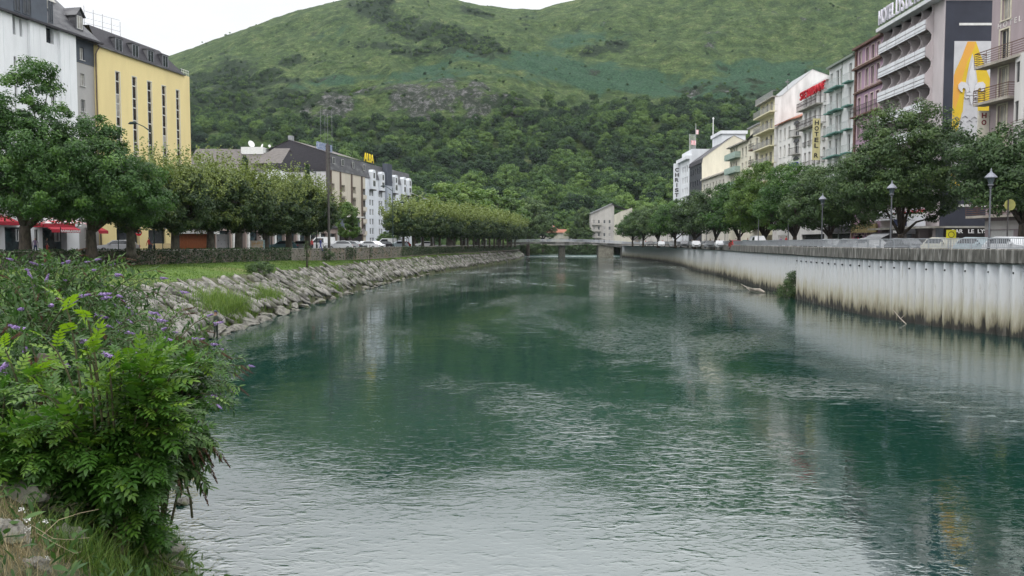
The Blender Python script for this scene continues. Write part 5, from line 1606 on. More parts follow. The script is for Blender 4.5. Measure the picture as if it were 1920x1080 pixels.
mb = MB(); mb.bar((0, 0, -2), (0, 0, 4), .12, n=5); mb.lathe((0, 0, 3.9), [(.12, 0), (.25, .2), (.2, .5), (.05, .6)], 6); mb.build('pole', MATS['white_pole'], mt)

# ---------------------------------------------------- far houses by the bridge
fh = empty('riverside_house', (0, 0, 0), 0, 'old grey four storey house with a pitched roof beyond the bridge end', 'house')
Yh = 372.0
xa = at_y(1109, 400, Yh).x; xb = at_y(1185, 400, Yh).x
fh.location = (xa, Yh, 4.9)
Wd = xb - xa
g = plaster('aged_grey_plaster', (0.46, 0.44, 0.41), 0.82)
g2 = plaster('aged_cream_grey', (0.50, 0.48, 0.40), 0.85)
zt_ = zrow(399, Yh) - 4.9
hole = [(0.8 + 2.2 * k, 1.7 + 2.2 * k, 1.0 + 3.0 * j, 2.6 + 3.0 * j) for k in range(2) for j in range(4)] + [(5.6 + 2.4 * k, 6.5 + 2.4 * k, 1.0 + 3.0 * j, 2.6 + 3.0 * j) for k in range(2) for j in range(4)]
mb = MB(); holes_wall(mb, (0, 0, 0), (1, 0, 0), (0, 0, 1), (0, -1, 0), 10.5, zt_, hole, .25); mb.poly([(0, 0, zt_), (10.5, 0, zt_), (10.5, 0, zt_ + 3.0), (9.4, 0, zt_ + 4.2)])
mb.quad((0, 0, 0), (0, 10, 0), (0, 10, zt_), (0, 0, zt_)); mb.build('wall', g, fh)
for h in hole: window(fh, h[0], h[1], h[2], h[3], .18, 'two', WHITEP, random.choice((GLASS, SHUT)))
mb = MB(); mb.poly([(10.5, -.3, 0), (18.8, -.3, 0), (18.8, -.3, zt_ + 2.3), (13.5, -.3, zt_ + .6), (10.5, -.3, zt_ - 1.0)]); mb.poly([(18.8, -.3, 0), (18.8, 10, 0), (18.8, 10, zt_ + 2.3), (18.8, -.3, zt_ + 2.3)]); mb.build('annex_wall', g2, fh)
mb = MB(); mb.poly([(-.7, -.8, zt_ - .2), (9.4, -.8, zt_ + 4.4), (9.4, 10, zt_ + 4.4), (-.7, 10, zt_ - .2)]); mb.poly([(9.4, -.8, zt_ + 4.4), (16.5, -.8, zt_ + 1.5), (16.5, 10, zt_ + 1.5), (9.4, 10, zt_ + 4.4)])
mb.poly([(-.7, -.8, zt_ - .5), (-.7, -.8, zt_ - .2), (9.4, -.8, zt_ + 4.4), (9.4, -.8, zt_ + 4.1)])
mb.build('roof', pm('grey_sheet_roof', (0.33, 0.34, 0.35), (0.24, 0.25, 0.26), .8), fh)
mb = MB(); mb.box(1.0, 1.1, .1, .2, 0, 1)
for j in range(1, 4): balcony(fh, 0.1, 4.6, 3.0 * j + .4, 1.0, 'bars', .9, CONCL, IRON, .15, .3)
fh2 = empty('long_low_building', (at_y(1180, 400, 395).x, 395, 4.9), 0, 'long grey building stretching behind the riverside trees past the bridge', 'building')
mb = MB(); mb.box(0, 40, 0, 10, 0, 13.5); mb.build('wall', g, fh2); mb = MB(); mb.prism([(-.5, 13.5), (40.5, 13.5), (40.5, 15.2), (-.2, 15.2)], -.5, 10); mb.build('roof', SLATE, fh2)
for k in range(12): window(fh2, 1.5 + 3.2 * k, 2.9 + 3.2 * k, 9.5, 11.5, -.03, 'two', WHITEP, GLASS)
vl = empty('tiled_villa', (at_y(1014, 440, 405).x, 405, 7.9), 0, 'low villa with a terracotta hipped roof behind the bridge', 'house')
mb = MB(); mb.box(0, 17, 0, 9, -3.2, 3.2); mb.build('wall', g2, vl)
mb = MB(); z_ = 3.2; mb.poly([(-.8, -.8, z_), (11, -.8, z_), (6.8, 4, z_ + 3.6), (5.2, 4, z_ + 3.6)]); mb.poly([(-.8, -.8, z_), (5.2, 4, z_ + 3.6), (-.8, 9.5, z_)]); mb.poly([(11, -.8, z_), (11, 9.5, z_), (6.8, 4, z_ + 3.6)])
mb.poly([(9, 0, z_), (18, 0, z_), (17.4, 4, z_ + 1.7), (9, 4, z_ + 1.7)]); mb.poly([(18, 0, z_), (18, 8, z_), (17.4, 4, z_ + 1.7)]); mb.poly([(-.8, 9.5, z_), (11, 9.5, z_), (6.8, 4, z_ + 3.6), (5.2, 4, z_ + 3.6)])
mb.build('roof', TERRA, vl)
mb = MB(); mb.box(5.3, 6.1, 1.2, 1.9, 4.6, 7.0); mb.box(-.6, -.1, 1, 1.5, 3, 6.2); mb.build('chimney', WHITEP, vl)
for k in range(4): window(vl, 1.5 + 3.9 * k, 3.2 + 3.9 * k, .4, 2.5, -.03, 'two', WHITEP, GLASS)
# ------------------------------------------------------------------ left row of buildings
LC_ = -68.4
def LPt(px):
    u = ucol(px); Y = 68.4 / (0.207 - u); return (LC_ + 0.207 * Y, Y)
def fl_px(pa, pb): return Fac(LPt(pa), LPt(pb), 4.85)
def roofmb(): return MB()
# yellow building
FY = fl_px(192, 362)
Yb = frame_empty('yellow_building', FY, 'pale yellow building with tall dark window strips and a slate mansard', 'building')
LY = FY.L; HY = FY.z(193, 89)
yel = plaster('yellow_plaster', (0.80, 0.66, 0.33), 0.95, (0.72, 0.59, 0.30), 0.25)
strips = [(1047, 1085), (1196, 1234), (1331, 1368), (1461, 1495), (1587, 1617)]
hl = []; wl_ = []
for k, (a, b) in enumerate(strips):
    s0_, s1_ = FY.s(a / 4.8, 200), FY.s(b / 4.8, 200)
    ztop = HY - 2.35
    zz = ztop; big = False; j = 0
    while zz > 3.5:
        h_ = 1.12 if j % 2 == 0 else 1.55
        wl_.append((s0_, s1_, zz - h_, zz)); zz -= h_ + 0.02; j += 1
    hl.append((s0_, s1_, zz + .02, ztop))
hl += [(2.5, 6.5, 0, 2.8), (8.5, 12, 0, 2.8), (14, 17, 0, 2.8)]
shell(Yb, LY, 14, HY, yel, front=hl, depth=0.2)
mb = MB()
for h in hl[:5]:
    mb.box(h[0] - .08, h[0], -.02, 0, h[2], h[3] + .08); mb.box(h[1], h[1] + .08, -.02, 0, h[2], h[3] + .08); mb.box(h[0], h[1], -.02, 0, h[3], h[3] + .08)
mb.build('strip_surround', WHITEP, Yb)
for i, (a, b, c, d) in enumerate(wl_):
    window(Yb, a, b, c + .0, d, .1, 'none', WHITEP, random.choice((GLASSB, GLASSB, GLASSB, GLASSB, GLASSB, CURT)), sill=False)
for xa_, xb_ in ((2.5, 6.5), (8.5, 12), (14, 17)): mb = MB(); mb.box(xa_, xb_, .25, .28, 0, 2.8); mb.build('shop_glass', GLASS, Yb)
s_m = FY.s(317); zm = HY + 2.45
mb = MB()
mb.poly([(0, -.12, HY + .003), (LY - 1.2, -.12, HY + .003), (s_m, 1.0, zm), (0, 1.0, zm)]); mb.poly([(0, 1.0, zm), (s_m, 1.0, zm), (s_m, 12, zm), (0, 12, zm)])
mb.poly([(LY - 1.2, -.12, HY), (LY - 1.2, 12, HY), (s_m, 12, zm), (s_m, 1.0, zm)])
mb.build('roof', SLATED, Yb)
mb = MB(); mb.box(0, LY - 1.2, -.28, -.1, HY - .12, HY + .06); mb.build('gutter', SLATE, Yb)
for a, b in ((1037, 1105), (1187, 1250), (1325, 1385), (1459, 1512)):
    s0_, s1_ = FY.s(a / 4.8, 90), FY.s(b / 4.8, 90)
    mb = MB(); mb.box(s0_, s1_, .02, 1.3, HY + .1, HY + 1.75); mb.box(s0_ - .1, s1_ + .1, -.08, 1.3, HY + 1.75, HY + 1.86); d_ = mb.build('dormer', SLATE, Yb)
    w_ = window(d_, s0_ + .08, s1_ - .08, HY + .16, HY + 1.7, -.02, 'two', pm('grey_dormer_frame', (0.34, 0.35, 0.38), None, 3), GLASS, sill=False)
mb = MB()
for k in range(5): mb.bar((LY - 1.6 + k * .4, .1, HY), (LY - 1.6 + k * .4, .1, HY + .75), .025, n=4)
mb.bar((LY - 1.8, .1, HY + .75), (LY, .1, HY + .75), .03, n=4); mb.bar((LY - 1.8, .1, HY + .4), (LY, .1, HY + .4), .02, n=4); mb.build('roof_rail', WHITEP, Yb)
mb = MB(); mb.tube([(.25, -.2, HY - .1), (-.1, -.15, HY - .6), (-.35, -.1, HY - 1.1), (-.35, -.1, 0)], .07, 6); mb.build('downpipe', pm('brown_pipe', (0.12, 0.09, 0.08), None, 3), Yb)

# white and grey building with steep slate roof
FW = fl_px(-60, 192)
Wb = frame_empty('white_apartment_building', FW, 'white and grey apartment building with steep slate roof and dormers at the left edge', 'building')
LW_ = FW.L; HW = FW.z(146, 69)
sg0 = FW.s(145)                       # where the white part ends and the grey part starts
wht = plaster('clean_white_plaster', (0.80, 0.815, 0.83), 0.93)
lgr = plaster('light_grey_plaster', (0.43, 0.42, 0.41), 0.93)
bgr = pm('blue_grey_cladding', (0.10, 0.115, 0.14), (0.08, 0.09, 0.11), 1.2, 0.6)
fs = 2.95
gw = [(FW.s(155.3, 100), FW.s(163.5, 100), HW - 2.35 - fs * k, HW - .95 - fs * k) for k in range(8)]
wls = []
for k in range(8):
    zt_ = HW - 1.15 - fs * k
    if k == 0: wls += [(FW.s(91), FW.s(109), HW - 1.75, HW - .02, .5), (FW.s(28), FW.s(38.5), HW - 2.0, HW - .2, .5), (FW.s(46), FW.s(51), HW - 2.0, HW - .2, .5)]
    else: wls += [(FW.s(101), FW.s(109), zt_ - 1.4, zt_ - .1, .2), (FW.s(61), FW.s(69), zt_ - 1.4, zt_ - .1, .2), (FW.s(28), FW.s(38), zt_ - 1.4, zt_ - .1, .2), (FW.s(-20), FW.s(-10), zt_ - 1.4, zt_ - .1, .2)]
shops = [(FW.s(a), FW.s(b), 0, 2.75, .8) for a, b in ((-45, -5), (5, 45), (76, 122), (135, 165), (205 - 30, 186))]
W_white = sg0
mb = MB(); holes_wall(mb, (0, 0, 0), (1, 0, 0), (0, 0, 1), (0, -1, 0), sg0, HW, wls + [s for s in shops if s[1] < sg0], .25)
mb.quad((0, 0, 0), (0, 14, 0), (0, 14, HW), (0, 0, HW)); mb.build('wall', wht, Wb)
mb = MB(); holes_wall(mb, (sg0, 0.45, 0), (1, 0, 0), (0, 0, 1), (0, -1, 0), LW_ - sg0, HW - 2.75, [(a - sg0, b - sg0, c, d) for a, b, c, d in gw if c > 1 and d < HW - 2.75], .22); mb.quad((sg0, 0, 0), (sg0, .45, 0), (sg0, .45, HW), (sg0, 0, HW)); mb.build('wall', lgr, Wb)
mb = MB(); holes_wall(mb, (sg0, 0.42, HW - 2.747), (1, 0, 0), (0, 0, 1), (0, -1, 0), LW_ - sg0, 2.747, [(a - sg0, b - sg0, c - HW + 2.747, d - HW + 2.747) for a, b, c, d in gw[:1]], .22); mb.build('upper_cladding', bgr, Wb)
for i, (a, b, c, d) in enumerate(gw):
    if c > 1 and (i == 0 or d < HW - 2.75): window(Wb, a, b, c, d, .6, 'two', WHITEP, random.choice((GLASS, CURT)))
for h in wls: window(Wb, h[0], h[1], h[2], h[3], h[4] - .07, 'two', WHITEP if h[4] < .4 else bgr, GLASS, sill=False)
mb = MB()
for a, b in ((0, 28), (60, 90), (116, 145)): mb.box(FW.s(a), FW.s(b) - .01, -.35, -.003, 3.0, HW - .05)
for a in (66, 78, 122, 132, 10): mb.box(FW.s(a), FW.s(a) + .05, -.38, -.35, 3.0, HW - .1)
mb.build('pilaster', wht, Wb)
for h in shops:
    mb = MB(); mb.box(h[0] + .01, min(h[1], LW_) - .01, .75, .78, 0, 2.75); mb.build('shop_glass', pm('shop_glass_teal', (0.05, 0.09, 0.10), (0.012, 0.015, 0.018), 1.2, .15, spec=.6), Wb)
# steep slate roof with hip at the far end
zr = HW + 7.5; sb = 5.2
mb = MB(); hip = LW_ - 5.4
mb.poly([(-2, -.55, HW), (LW_ + .25, -.55, HW), (hip, sb, zr), (-2, sb, zr)]); mb.poly([(LW_ + .25, -.55, HW), (LW_ + .25, 13, HW), (hip, 9, zr), (hip, sb, zr)])
mb.poly([(-2, sb, zr), (hip, sb, zr), (hip, 9, zr), (-2, 9, zr)]); mb.build('roof', SLATE, Wb)
mb = MB(); mb.box(-2, LW_ + .3, -.75, -.5, HW - .16, HW + .05); mb.box(0, LW_, -.5, 0, HW - .1, HW - .002); mb.build('gutter', SLATED, Wb)
mb = MB(); mb.box(-2, FW.s(90), -.56, 2.5, HW + .05, HW + 5); mb.build('attic_storey', bgr, Wb)
for a, b in ((28, 40), (44, 60), (92, 100)): window(Wb, FW.s(a), FW.s(b), HW + .25, HW + 2.6, -.62, 'two', bgr, GLASS, sill=False)
def dormer(root, s0_, s1_, z, slope_y, h, D_=3.0):
    mb = MB(); m_ = (s0_ + s1_) / 2
    mb.box(s0_, s1_, slope_y, slope_y + D_, z, z + h)
    mb.poly([(s0_, slope_y, z + h), (s1_, slope_y, z + h), (m_, slope_y, z + h + .8)])
    mb.quad((s0_ - .2, slope_y - .25, z + h - .1), (m_, slope_y - .25, z + h + .95), (m_, slope_y + D_, z + h + .95), (s0_ - .2, slope_y + D_, z + h - .1))
    mb.quad((s1_ + .2, slope_y - .25, z + h - .1), (m_, slope_y - .25, z + h + .95), (m_, slope_y + D_, z + h + .95), (s1_ + .2, slope_y + D_, z + h - .1))
    d = mb.build('dormer', SLATE, root)
    window(d, m_ - .42, m_ + .42, z + .2, z + h - .05, slope_y - .04, 'two', WHITEP, CURT, sill=False)
dormer(Wb, FW.s(104), FW.s(116), HW + 2.1, .9, 1.9)
dormer(Wb, FW.s(151), FW.s(164.5), HW + .75, .0, 1.7)
mb = MB(); mb.box(0, 1.3, -.03, .05, 0, 1.2)
sk = mb.build('skylight', CURT, Wb); sk.location = (FW.s(128), 2.0, HW + 3.6); sk.rotation_euler = (math.radians(-37), 0, 0)
# roof aerial frame
mb = MB()
for k, dx in enumerate((0, 1.2, 2.4, 3.6, 4.8)): mb.bar((dx, 0, 0), (dx, 0, 4.6 - .2 * k), .035, n=4)
for z in (1.4, 2.6, 4.0): mb.bar((0, 0, z), (4.8, 0, z), .02, n=4)
for k in range(10): mb.bar((.5 * k, -.3, 3.2), (.5 * k, .3, 3.2), .015, n=4)
ra = tag(mb.build('roof_antenna', pm('thin_steel', (0.33, 0.33, 0.34), None, 3)), 'spindly rack of aerials on the slate roof at upper left', 'antenna')
pt = at_y(158, 40, 99); ra.location = (pt.x, 99, HW + 4.85 + 0.8); ra.rotation_euler = (0, 0, FW.ang - .3)
# awnings over the bar
AWR = pm('red_awning_cloth', (0.42, 0.03, 0.05), (0.34, 0.025, 0.04), 2, 0.7)
def awning(F, a, b, label, txt=None, zt=2.9, mat=AWR, drop=.9, proj=1.7):
    s0_, s1_ = F.s(a), F.s(b)
    o = frame_empty('awning', F, label, 'awning')
    mb = MB(); mb.poly([(s0_, -.02, zt + .35), (s1_, -.02, zt + .35), (s1_, -proj, zt - .35), (s0_, -proj, zt - .35)]); mb.poly([(s0_, -.02, zt + .35), (s0_, -proj, zt - .35), (s0_, -proj, zt - .5)]); mb.poly([(s1_, -.02, zt + .35), (s1_, -proj, zt - .35), (s1_, -proj, zt - .5)])
    mb.build('canopy', mat, o)
    mb = MB(); mb.box(s0_, s1_, -proj - .02, -proj, zt - .35 - drop * .4, zt - .352); mb.build('valance', mat, o)
    if txt:
        for t_, x0_, w_ in txt: link('lettering', text_fit(t_, w_, .24, .02, LETW, .02), o, (F.s(x0_), -proj - .035, zt - .66))
    return o
awning(FW, 68, 123, 'dark red awning lettered BAR and BRASSERIE in white', [('BAR', 84, 1.0), ('BRASSERIE', 97, 2.0)], 2.95)
awning(FW, 158, 176, 'small red awning right of the bar', None, 2.9)
awning(FW, -40, 6, 'red awning at the left picture edge', None, 3.6)
pa = empty('market_parasol', (FW.p0.x + FW.d.x * FW.s(66) + 4.2, FW.Y(66) - 3, 4.85), .2, 'red and white parasol beside the bar awning', 'parasol')
mb = MB(); mb.poly([(-2, -2, 3.1), (2, -2, 3.1), (0, 0, 4.0)]); mb.poly([(2, -2, 3.1), (2, 2, 3.1), (0, 0, 4.0)]); mb.poly([(2, 2, 3.1), (-2, 2, 3.1), (0, 0, 4.0)]); mb.poly([(-2, 2, 3.1), (-2, -2, 3.1), (0, 0, 4.0)]); mb.build('canopy', pm('white_red_cloth', (0.62, 0.58, 0.58), (0.5, 0.06, 0.07), 1.6, lo=.44, hi=.5), pa)
mb = MB(); mb.box(-2, 2, -2.02, -2, 2.7, 3.1); mb.build('valance', AWR, pa)
mb = MB(); mb.bar((0, 0, 0), (0, 0, 4), .04); mb.lathe((0, 0, 0), [(.3, 0), (.3, .12), (.06, .15)], 10); mb.build('pole', IRON, pa)
# ground floor line under the trees right of the yellow building: kiosk, market hall
FM = fl_px(336, 640)
Mh = frame_empty('market_hall', FM, 'low building with pale pillars and pinkish panels behind the pollarded trees', 'building')
Mh.location = (Mh.location.x - 4, Mh.location.y + 3, Mh.location.z)
LM = 70
mb = MB(); holes_wall(mb, (0, 0, 0), (1, 0, 0), (0, 0, 1), (0, -1, 0), LM, 4.2, [(1.2 + 4.6 * k, 4.6 + 4.6 * k, 0, 3.1) for k in range(15)], .6); mb.build('wall', plaster('pinkish_stone', (0.45, 0.36, 0.32), .85), Mh)
mb = MB(); mb.box(0, LM, .6, .65, 0, 3.2); mb.build('shop_glass', MATS['shop_glass_teal'], Mh)
mb = MB(); mb.box(-.3, LM + .3, -.5, 9, 4.2, 4.6); mb.build('roof', SLATE, Mh)
mb = MB()
for k in range(16): mb.box(.35 + 4.6 * k, .95 + 4.6 * k, -.25, -.003, 0, 3.6)
mb.build('pillar', WHITEP, Mh)
yk = 98.0
ko = empty('wooden_kiosk', (at_y(337, 445, yk).x, yk, 4.85), .1, 'reddish brown wooden kiosk with a white roof under the trees', 'kiosk')
wk = (384 - 337) / 1500 * yk + .5
mb = MB(); mb.box(0, wk, 0, 2.5, 0, 2.25)
for k in range(3): mb.box(-.02 + k * .4, .1 + k * .4, -.04, 0, 0, 2.25)
mb.build('wall', pm('red_brown_wood', (0.26, 0.085, 0.03), (0.18, 0.055, 0.02), 3, .7, stretch=(6, 1, 1)), ko)
mb = MB(); mb.prism([(-.3, 2.252), (wk + .3, 2.252), (wk * .8, 3.1), (wk * .2, 3.1)], -.5, 3); mb.build('roof', WHITEP, ko)
# notice boards by the wall
def board(px, Yb, w_, h_, mat, label, cat='notice board', z=4.85, lift=0.25, name='notice_board'):
    o = empty(name, (at_y(px, 450, Yb).x, Yb, z), 0, label, cat)
    mb = MB(); mb.box(0, w_, 0, .08, lift, h_); mb.build('panel', mat, o)
    mb = MB(); mb.box(.05, .12, .08, .14, 0, h_); mb.box(w_ - .12, w_ - .05, .08, .14, 0, h_); mb.build('post', IRON, o)
    return o
PAPER = pm('posters_on_white', (0.66, 0.66, 0.68), (0.25, 0.22, 0.25), 3.2, .6, lo=.36, hi=.42)
board(406, 97, 1.0, 2.2, PAPER, 'narrow white notice board right of the kiosk')
board(418, 98, .75, 2.15, PAPER, 'white poster board next to the narrow notice board')
board(164, 90, .75, 1.3, PAPER, 'small white menu board near the red awning', 'menu board')
board(286, 93, 2.6, 1.05, pm('cream_panel', (0.62, 0.50, 0.28), None, 2), 'cream coloured low hoarding under the shop window', 'hoarding', name='hoarding')
board(470, 100, 1.5, 1.4, pm('orange_poster', (0.55, 0.36, 0.16), (0.6, 0.6, 0.55), 2.5), 'white and orange poster stand between two trunks', 'poster stand', name='poster_stand')
board(484, 101, .8, 1.5, pm('teal_poster', (0.25, 0.42, 0.42), (0.5, 0.6, 0.58), 3), 'pale teal recycling bin between two trunks', 'bin', name='recycling_bin', lift=0)

# ------------------------------------------------------------------ blocks beyond the left trees
CL = -76.2
def KPt(px):
    u = ucol(px); Y = 76.2 / (0.207 - u); return (CL + 0.207 * Y, Y)
FP = Fac(KPt(617), KPt(686), 4.85)
Pb = frame_empty('beige_block', FP, 'beige block with brown balcony bays under a high dark slate gable', 'building')
LP = FP.L; HP = FP.z(618, 318)
beg = plaster('beige_plaster', (0.58, 0.53, 0.44), .92)
brn = pm('brown_bay', (0.16, 0.12, 0.10), (0.11, 0.085, 0.07), 2)
bays = []
for px0, px1 in ((620, 627), (638, 647), (659, 667), (678, 685)): bays.append((FP.s(px0), FP.s(px1)))
hl = [(a, b, 2.9 * k + 3.0, 2.9 * k + 5.5, .9) for a, b in bays for k in range(5) if 2.9 * k + 5.5 < HP]
shell(Pb, LP, 15.2, HP, beg, front=hl, depth=.9, top=False)
mb = MB()
for a, b in bays: mb.box(a - .35, a - .003, -.3, -.003, 0, HP - .05); mb.box(a, b, .9, .93, 2.5, HP - .1)
mb.build('bay_frame', brn, Pb)
for h in hl: window(Pb, h[0] + .2, h[1] - .2, h[2] + .05, h[3] - .3, .84, 'two', WHITEP, GLASS, sill=False); 
for h in hl: balcony(Pb, h[0], h[1], h[2], .35, 'panel', .95, beg, beg, .1)
zt1 = FP.z(617, 286)
mb = MB(); mb.quad((0, -.15, HP), (LP, -.15, HP), (LP, .55, zt1), (0, .55, zt1))
mb.quad((LP, -.15, HP), (LP, 15.2, HP), (LP, 15.2, zt1), (LP, .55, zt1)); mb.build('mansard', SLATE, Pb)
apx = 8.9; apz = zrow(263, 177) - 4.85; lz = zrow(284, 178) - 4.85
mb = MB(); mb.poly([(-.12, -.15, HP - .4), (-.12, 15.35, HP - .4), (-.12, 15.0, lz), (-.12, apx, apz), (-.12, .5, zt1 + .1)]); mb.build('gable', SLATED, Pb)
mb = MB(); mb.quad((-.3, .4, zt1 + .12), (LP, .4, zt1 + .12), (LP, apx, apz + .1), (-.3, apx, apz + .1)); mb.quad((-.3, 15.3, lz), (LP, 15.3, lz), (LP, apx, apz + .1), (-.3, apx, apz + .1)); mb.build('roof', pm('worn_brown_slate', (0.15, 0.135, 0.125), (0.1, 0.09, 0.085), 2), Pb)
mb = MB(); mb.quad((-.02, 0, 0), (-.02, 15.2, 0), (-.02, 15.2, HP), (-.02, 0, HP)); mb.build('side_wall', plaster('white_gable_wall', (0.56, 0.55, 0.56), .93), Pb)
for k in range(4):
    s0_ = FP.s((624, 641, 661, 681)[k]); window(Pb, s0_, s0_ + 1.2, HP + 1.5, HP + 2.9, -.02, 'two', WHITEP, GLASS, sill=False)
mb = MB(); mb.box(-.9, -.15, -.6, .1, 0, zt1 + 1.6); mb.build('chimney', pm('dark_brick_stack', (0.10, 0.085, 0.08), (0.06, 0.05, 0.05), 3), Pb)
mb = MB(); mb.box(-.05, 1.0, 8.4, 9.3, apz - .2, apz + 1.0); mb.build('roof_vent', METALR, Pb)
mb = MB(); mb.box(1.5, 8.5, 2.8, 2.9, zt1 + .9, zt1 + 2.4)
for k in range(8): mb.box(1.5 + k, 1.6 + k, 2.9, 3.4, zt1 + .1, zt1 + 2.6)
rs = mb.build('roof_sign_frame', pm('blue_grey_lattice', (0.16, 0.21, 0.33), (0.35, 0.38, 0.45), 4, lo=.45, hi=.5), Pb)
FQ = Fac(KPt(686), KPt(772), 4.85)
Qb = frame_empty('white_hotel_block', FQ, 'white hotel block with grey mansard and bow fronted windows, lettered ALBA', 'building')
LQ = FQ.L; HQ = FQ.z(690, 334)
cols = []
for px in (696, 713, 738, 754, 764): s_ = FQ.s(px); cols += [(s_ - 1.3, s_ - .3), (s_ + .3, s_ + 1.3)]
rows = [(HQ - 1.9 - 2.35 * k, HQ - .45 - 2.35 * k) for k in range(9) if HQ - 1.9 - 2.35 * k > .5]
qwh = plaster('cool_white_render', (0.70, 0.73, 0.77), .92)
shell(Qb, LQ, 14, HQ, qwh, front=grid_holes(cols, rows), depth=.25)
std_windows(Qb, cols, rows, 'two', WHITEP, (GLASS, GLASS, SHUT), sill=False)
zq = FQ.z(690, 305)
mb = MB(); mb.quad((0, -.15, HQ), (LQ, -.15, HQ), (LQ, .8, zq), (0, .8, zq)); mb.quad((LQ, -.15, HQ), (LQ, 14, HQ), (LQ, 14, zq), (LQ, .8, zq)); mb.quad((0, .8, zq), (LQ, .8, zq), (LQ, 14, zq), (0, 14, zq)); mb.quad((0, -.15, HQ), (0, 14, HQ), (0, 14, zq), (0, .8, zq)); mb.build('mansard', SLATE, Qb)
for px in (696, 713, 738, 754, 764):
    s_ = FQ.s(px)
    mb = MB(); mb.prism([(s_ - 1.1, HQ - 2.6), (s_ + 1.1, HQ - 2.6), (s_ + 1.1, HQ + 1.6), (s_ + .6, HQ + 2.2), (s_ - .6, HQ + 2.2), (s_ - 1.1, HQ + 1.6)], -.8, .4)
    b_ = mb.build('oriel', qwh, Qb); mb = MB(); mb.box(s_ - 1.2, s_ + 1.2, -.9, -.1, HQ - 2.9, HQ - 2.61); mb.build('oriel_base', IRON, b_)
    window(b_, s_ - .8, s_ + .8, HQ - 1.9, HQ - .4, -.84, 'two', WHITEP, GLASS, sill=False); window(b_, s_ - .6, s_ + .6, HQ + .1, HQ + 1.5, -.84, 'two', WHITEP, GLASS, sill=False)
s_ = FQ.s(726)
mb = MB(); mb.box(s_ - 1.8, s_ + 1.8, -.7, .6, HQ - 1, zq + .9); mb.build('stair_tower_top', pm('dark_blue_grey', (0.075, 0.085, 0.11), None, 1), Qb)
mb = MB(); mb.box(s_ - 1.8, s_ + 1.8, -.7, -.003, 0, HQ - 1.003); mb.build('stair_tower', pm('mid_grey_render', (0.40, 0.43, 0.49), None, 1), Qb)
al = empty('yellow_rooftop_letters', (Qb.location.x, Qb.location.y, 4.85 + zq), FQ.ang, 'yellow rooftop letters reading ALBA', 'sign')
link('lettering', text_fit('ALBA', FQ.s(706) - FQ.s(688), 2.1, .15, pm('yellow_letters', (0.72, 0.55, 0.03), None, 3), .015), al, (FQ.s(688), .7, .35))
mb = MB(); mb.bar((.3, .85, .3), (FQ.s(707), .85, .3), .06, n=4)
for k in range(5): mb.bar((.6 + k * (FQ.s(705) - .6) / 4, .85, 0), (.6 + k * (FQ.s(705) - .6) / 4, .85, 2.0), .05, n=4)
mb.build('frame', IRON, al)
# porch in front of the beige block
pb = empty('hotel_porch', (at_y(662, 440, 172).x, 172, 4.85), FP.ang, 'dark two storey porch with a balcony at the foot of the beige block', 'porch')
mb = MB(); mb.box(0, 5, 0, 4, 0, 3.0); mb.build('ground_floor', pm('dark_porch', (0.05, 0.045, 0.045), None, 1), pb); mb = MB(); mb.box(-.4, 5.4, -.5, 4, 3.0, 4.2); mb.build('balcony', pm('grey_pink_parapet', (0.33, 0.29, 0.28), None, 2), pb)
mb = MB(); mb.box(0, 5, .5, 4, 4.2, 6.6); mb.build('upper_floor', pm('dim_blue_glass', (0.12, 0.14, 0.17), None, 1), pb); mb = MB(); mb.box(-.5, 5.5, -.4, 4, 6.6, 6.85); mb.build('roof', WHITEP, pb)
# low slate roofed hotel with dishes, between yellow block and gable
Yk = 160.0
k0 = at_y(352, 320, Yk).x; k1 = at_y(520, 320, Yk).x
Kb = empty('low_slate_hotel', (k0, Yk, 4.85), 0, 'low hotel with brown hipped slate roofs and satellite dishes', 'building')
WK = k1 - k0; hK = zrow(318, Yk) - 4.85
shell(Kb, WK, 14, hK, wht, front=[(1.5 + 3.2 * k, 3.0 + 3.2 * k, hK - 2.6, hK - .9) for k in range(5)], depth=.3)
for k in range(5): window(Kb, 1.5 + 3.2 * k, 3.0 + 3.2 * k, hK - 2.6, hK - .9, .22, 'two', WHITEP, GLASS, sill=False)
zk = zrow(279, Yk + 6) - 4.85
mb = MB(); brs = MATS['worn_brown_slate']
mb.poly([(-.5, -.7, hK), (9.5, -.7, hK), (6.5, 6, zk), (-.5, 6, zk)]); mb.poly([(9.5, -.7, hK), (6.5, 6, zk), (9.5, 6, hK)]); mb.poly([(5, -.9, hK - .2), (11, -.9, hK - .2), (9, 5, zk - .2), (6.0, 5, zk - .2)]); mb.poly([(11, -.9, hK - .2), (12, 6, hK), (9, 5, zk - .2)])
mb.poly([(12.5, -.6, hK + 1.2), (WK + 1, -.6, hK + 1.2), (WK + 1, 6, zk + .1), (15.5, 6, zk + .1)]); mb.poly([(-.5, 6, zk), (WK, 6, zk), (WK, 12, zk), (-.5, 12, zk)])
mb.build('roof', brs, Kb)
mb = MB(); mb.box(9.3, 13.8, 4, 8, zk - 1.3, zk + .15); mb.build('plant_room', WHITEP, Kb)
mb = MB(); mb.poly([(9.0, -.75, hK - .1), (15.8, -.75, hK - .1), (14.8, 4.6, zk - 1.0), (9.0, 4.6, zk - 1.0)]); mb.build('roof', brs, Kb)
def dish(parent, x, y, z, r, ang):
    mb = MB(); mb.lathe((0, 0, 0), [(.02, 0), (r * .5, .06 * r), (r * .85, .2 * r), (r, .32 * r)], 14); o = mb.build('satellite_dish', WHITEP, parent); o.location = (x, y, z + r * .9); o.rotation_euler = (math.radians(70), 0, ang)
    mb = MB(); mb.bar((0, 0, 0), (0, 0, -r * 1.0), .06, n=5); s = mb.build('stand', METALR, o); s.rotation_euler = (math.radians(-70), 0, 0)
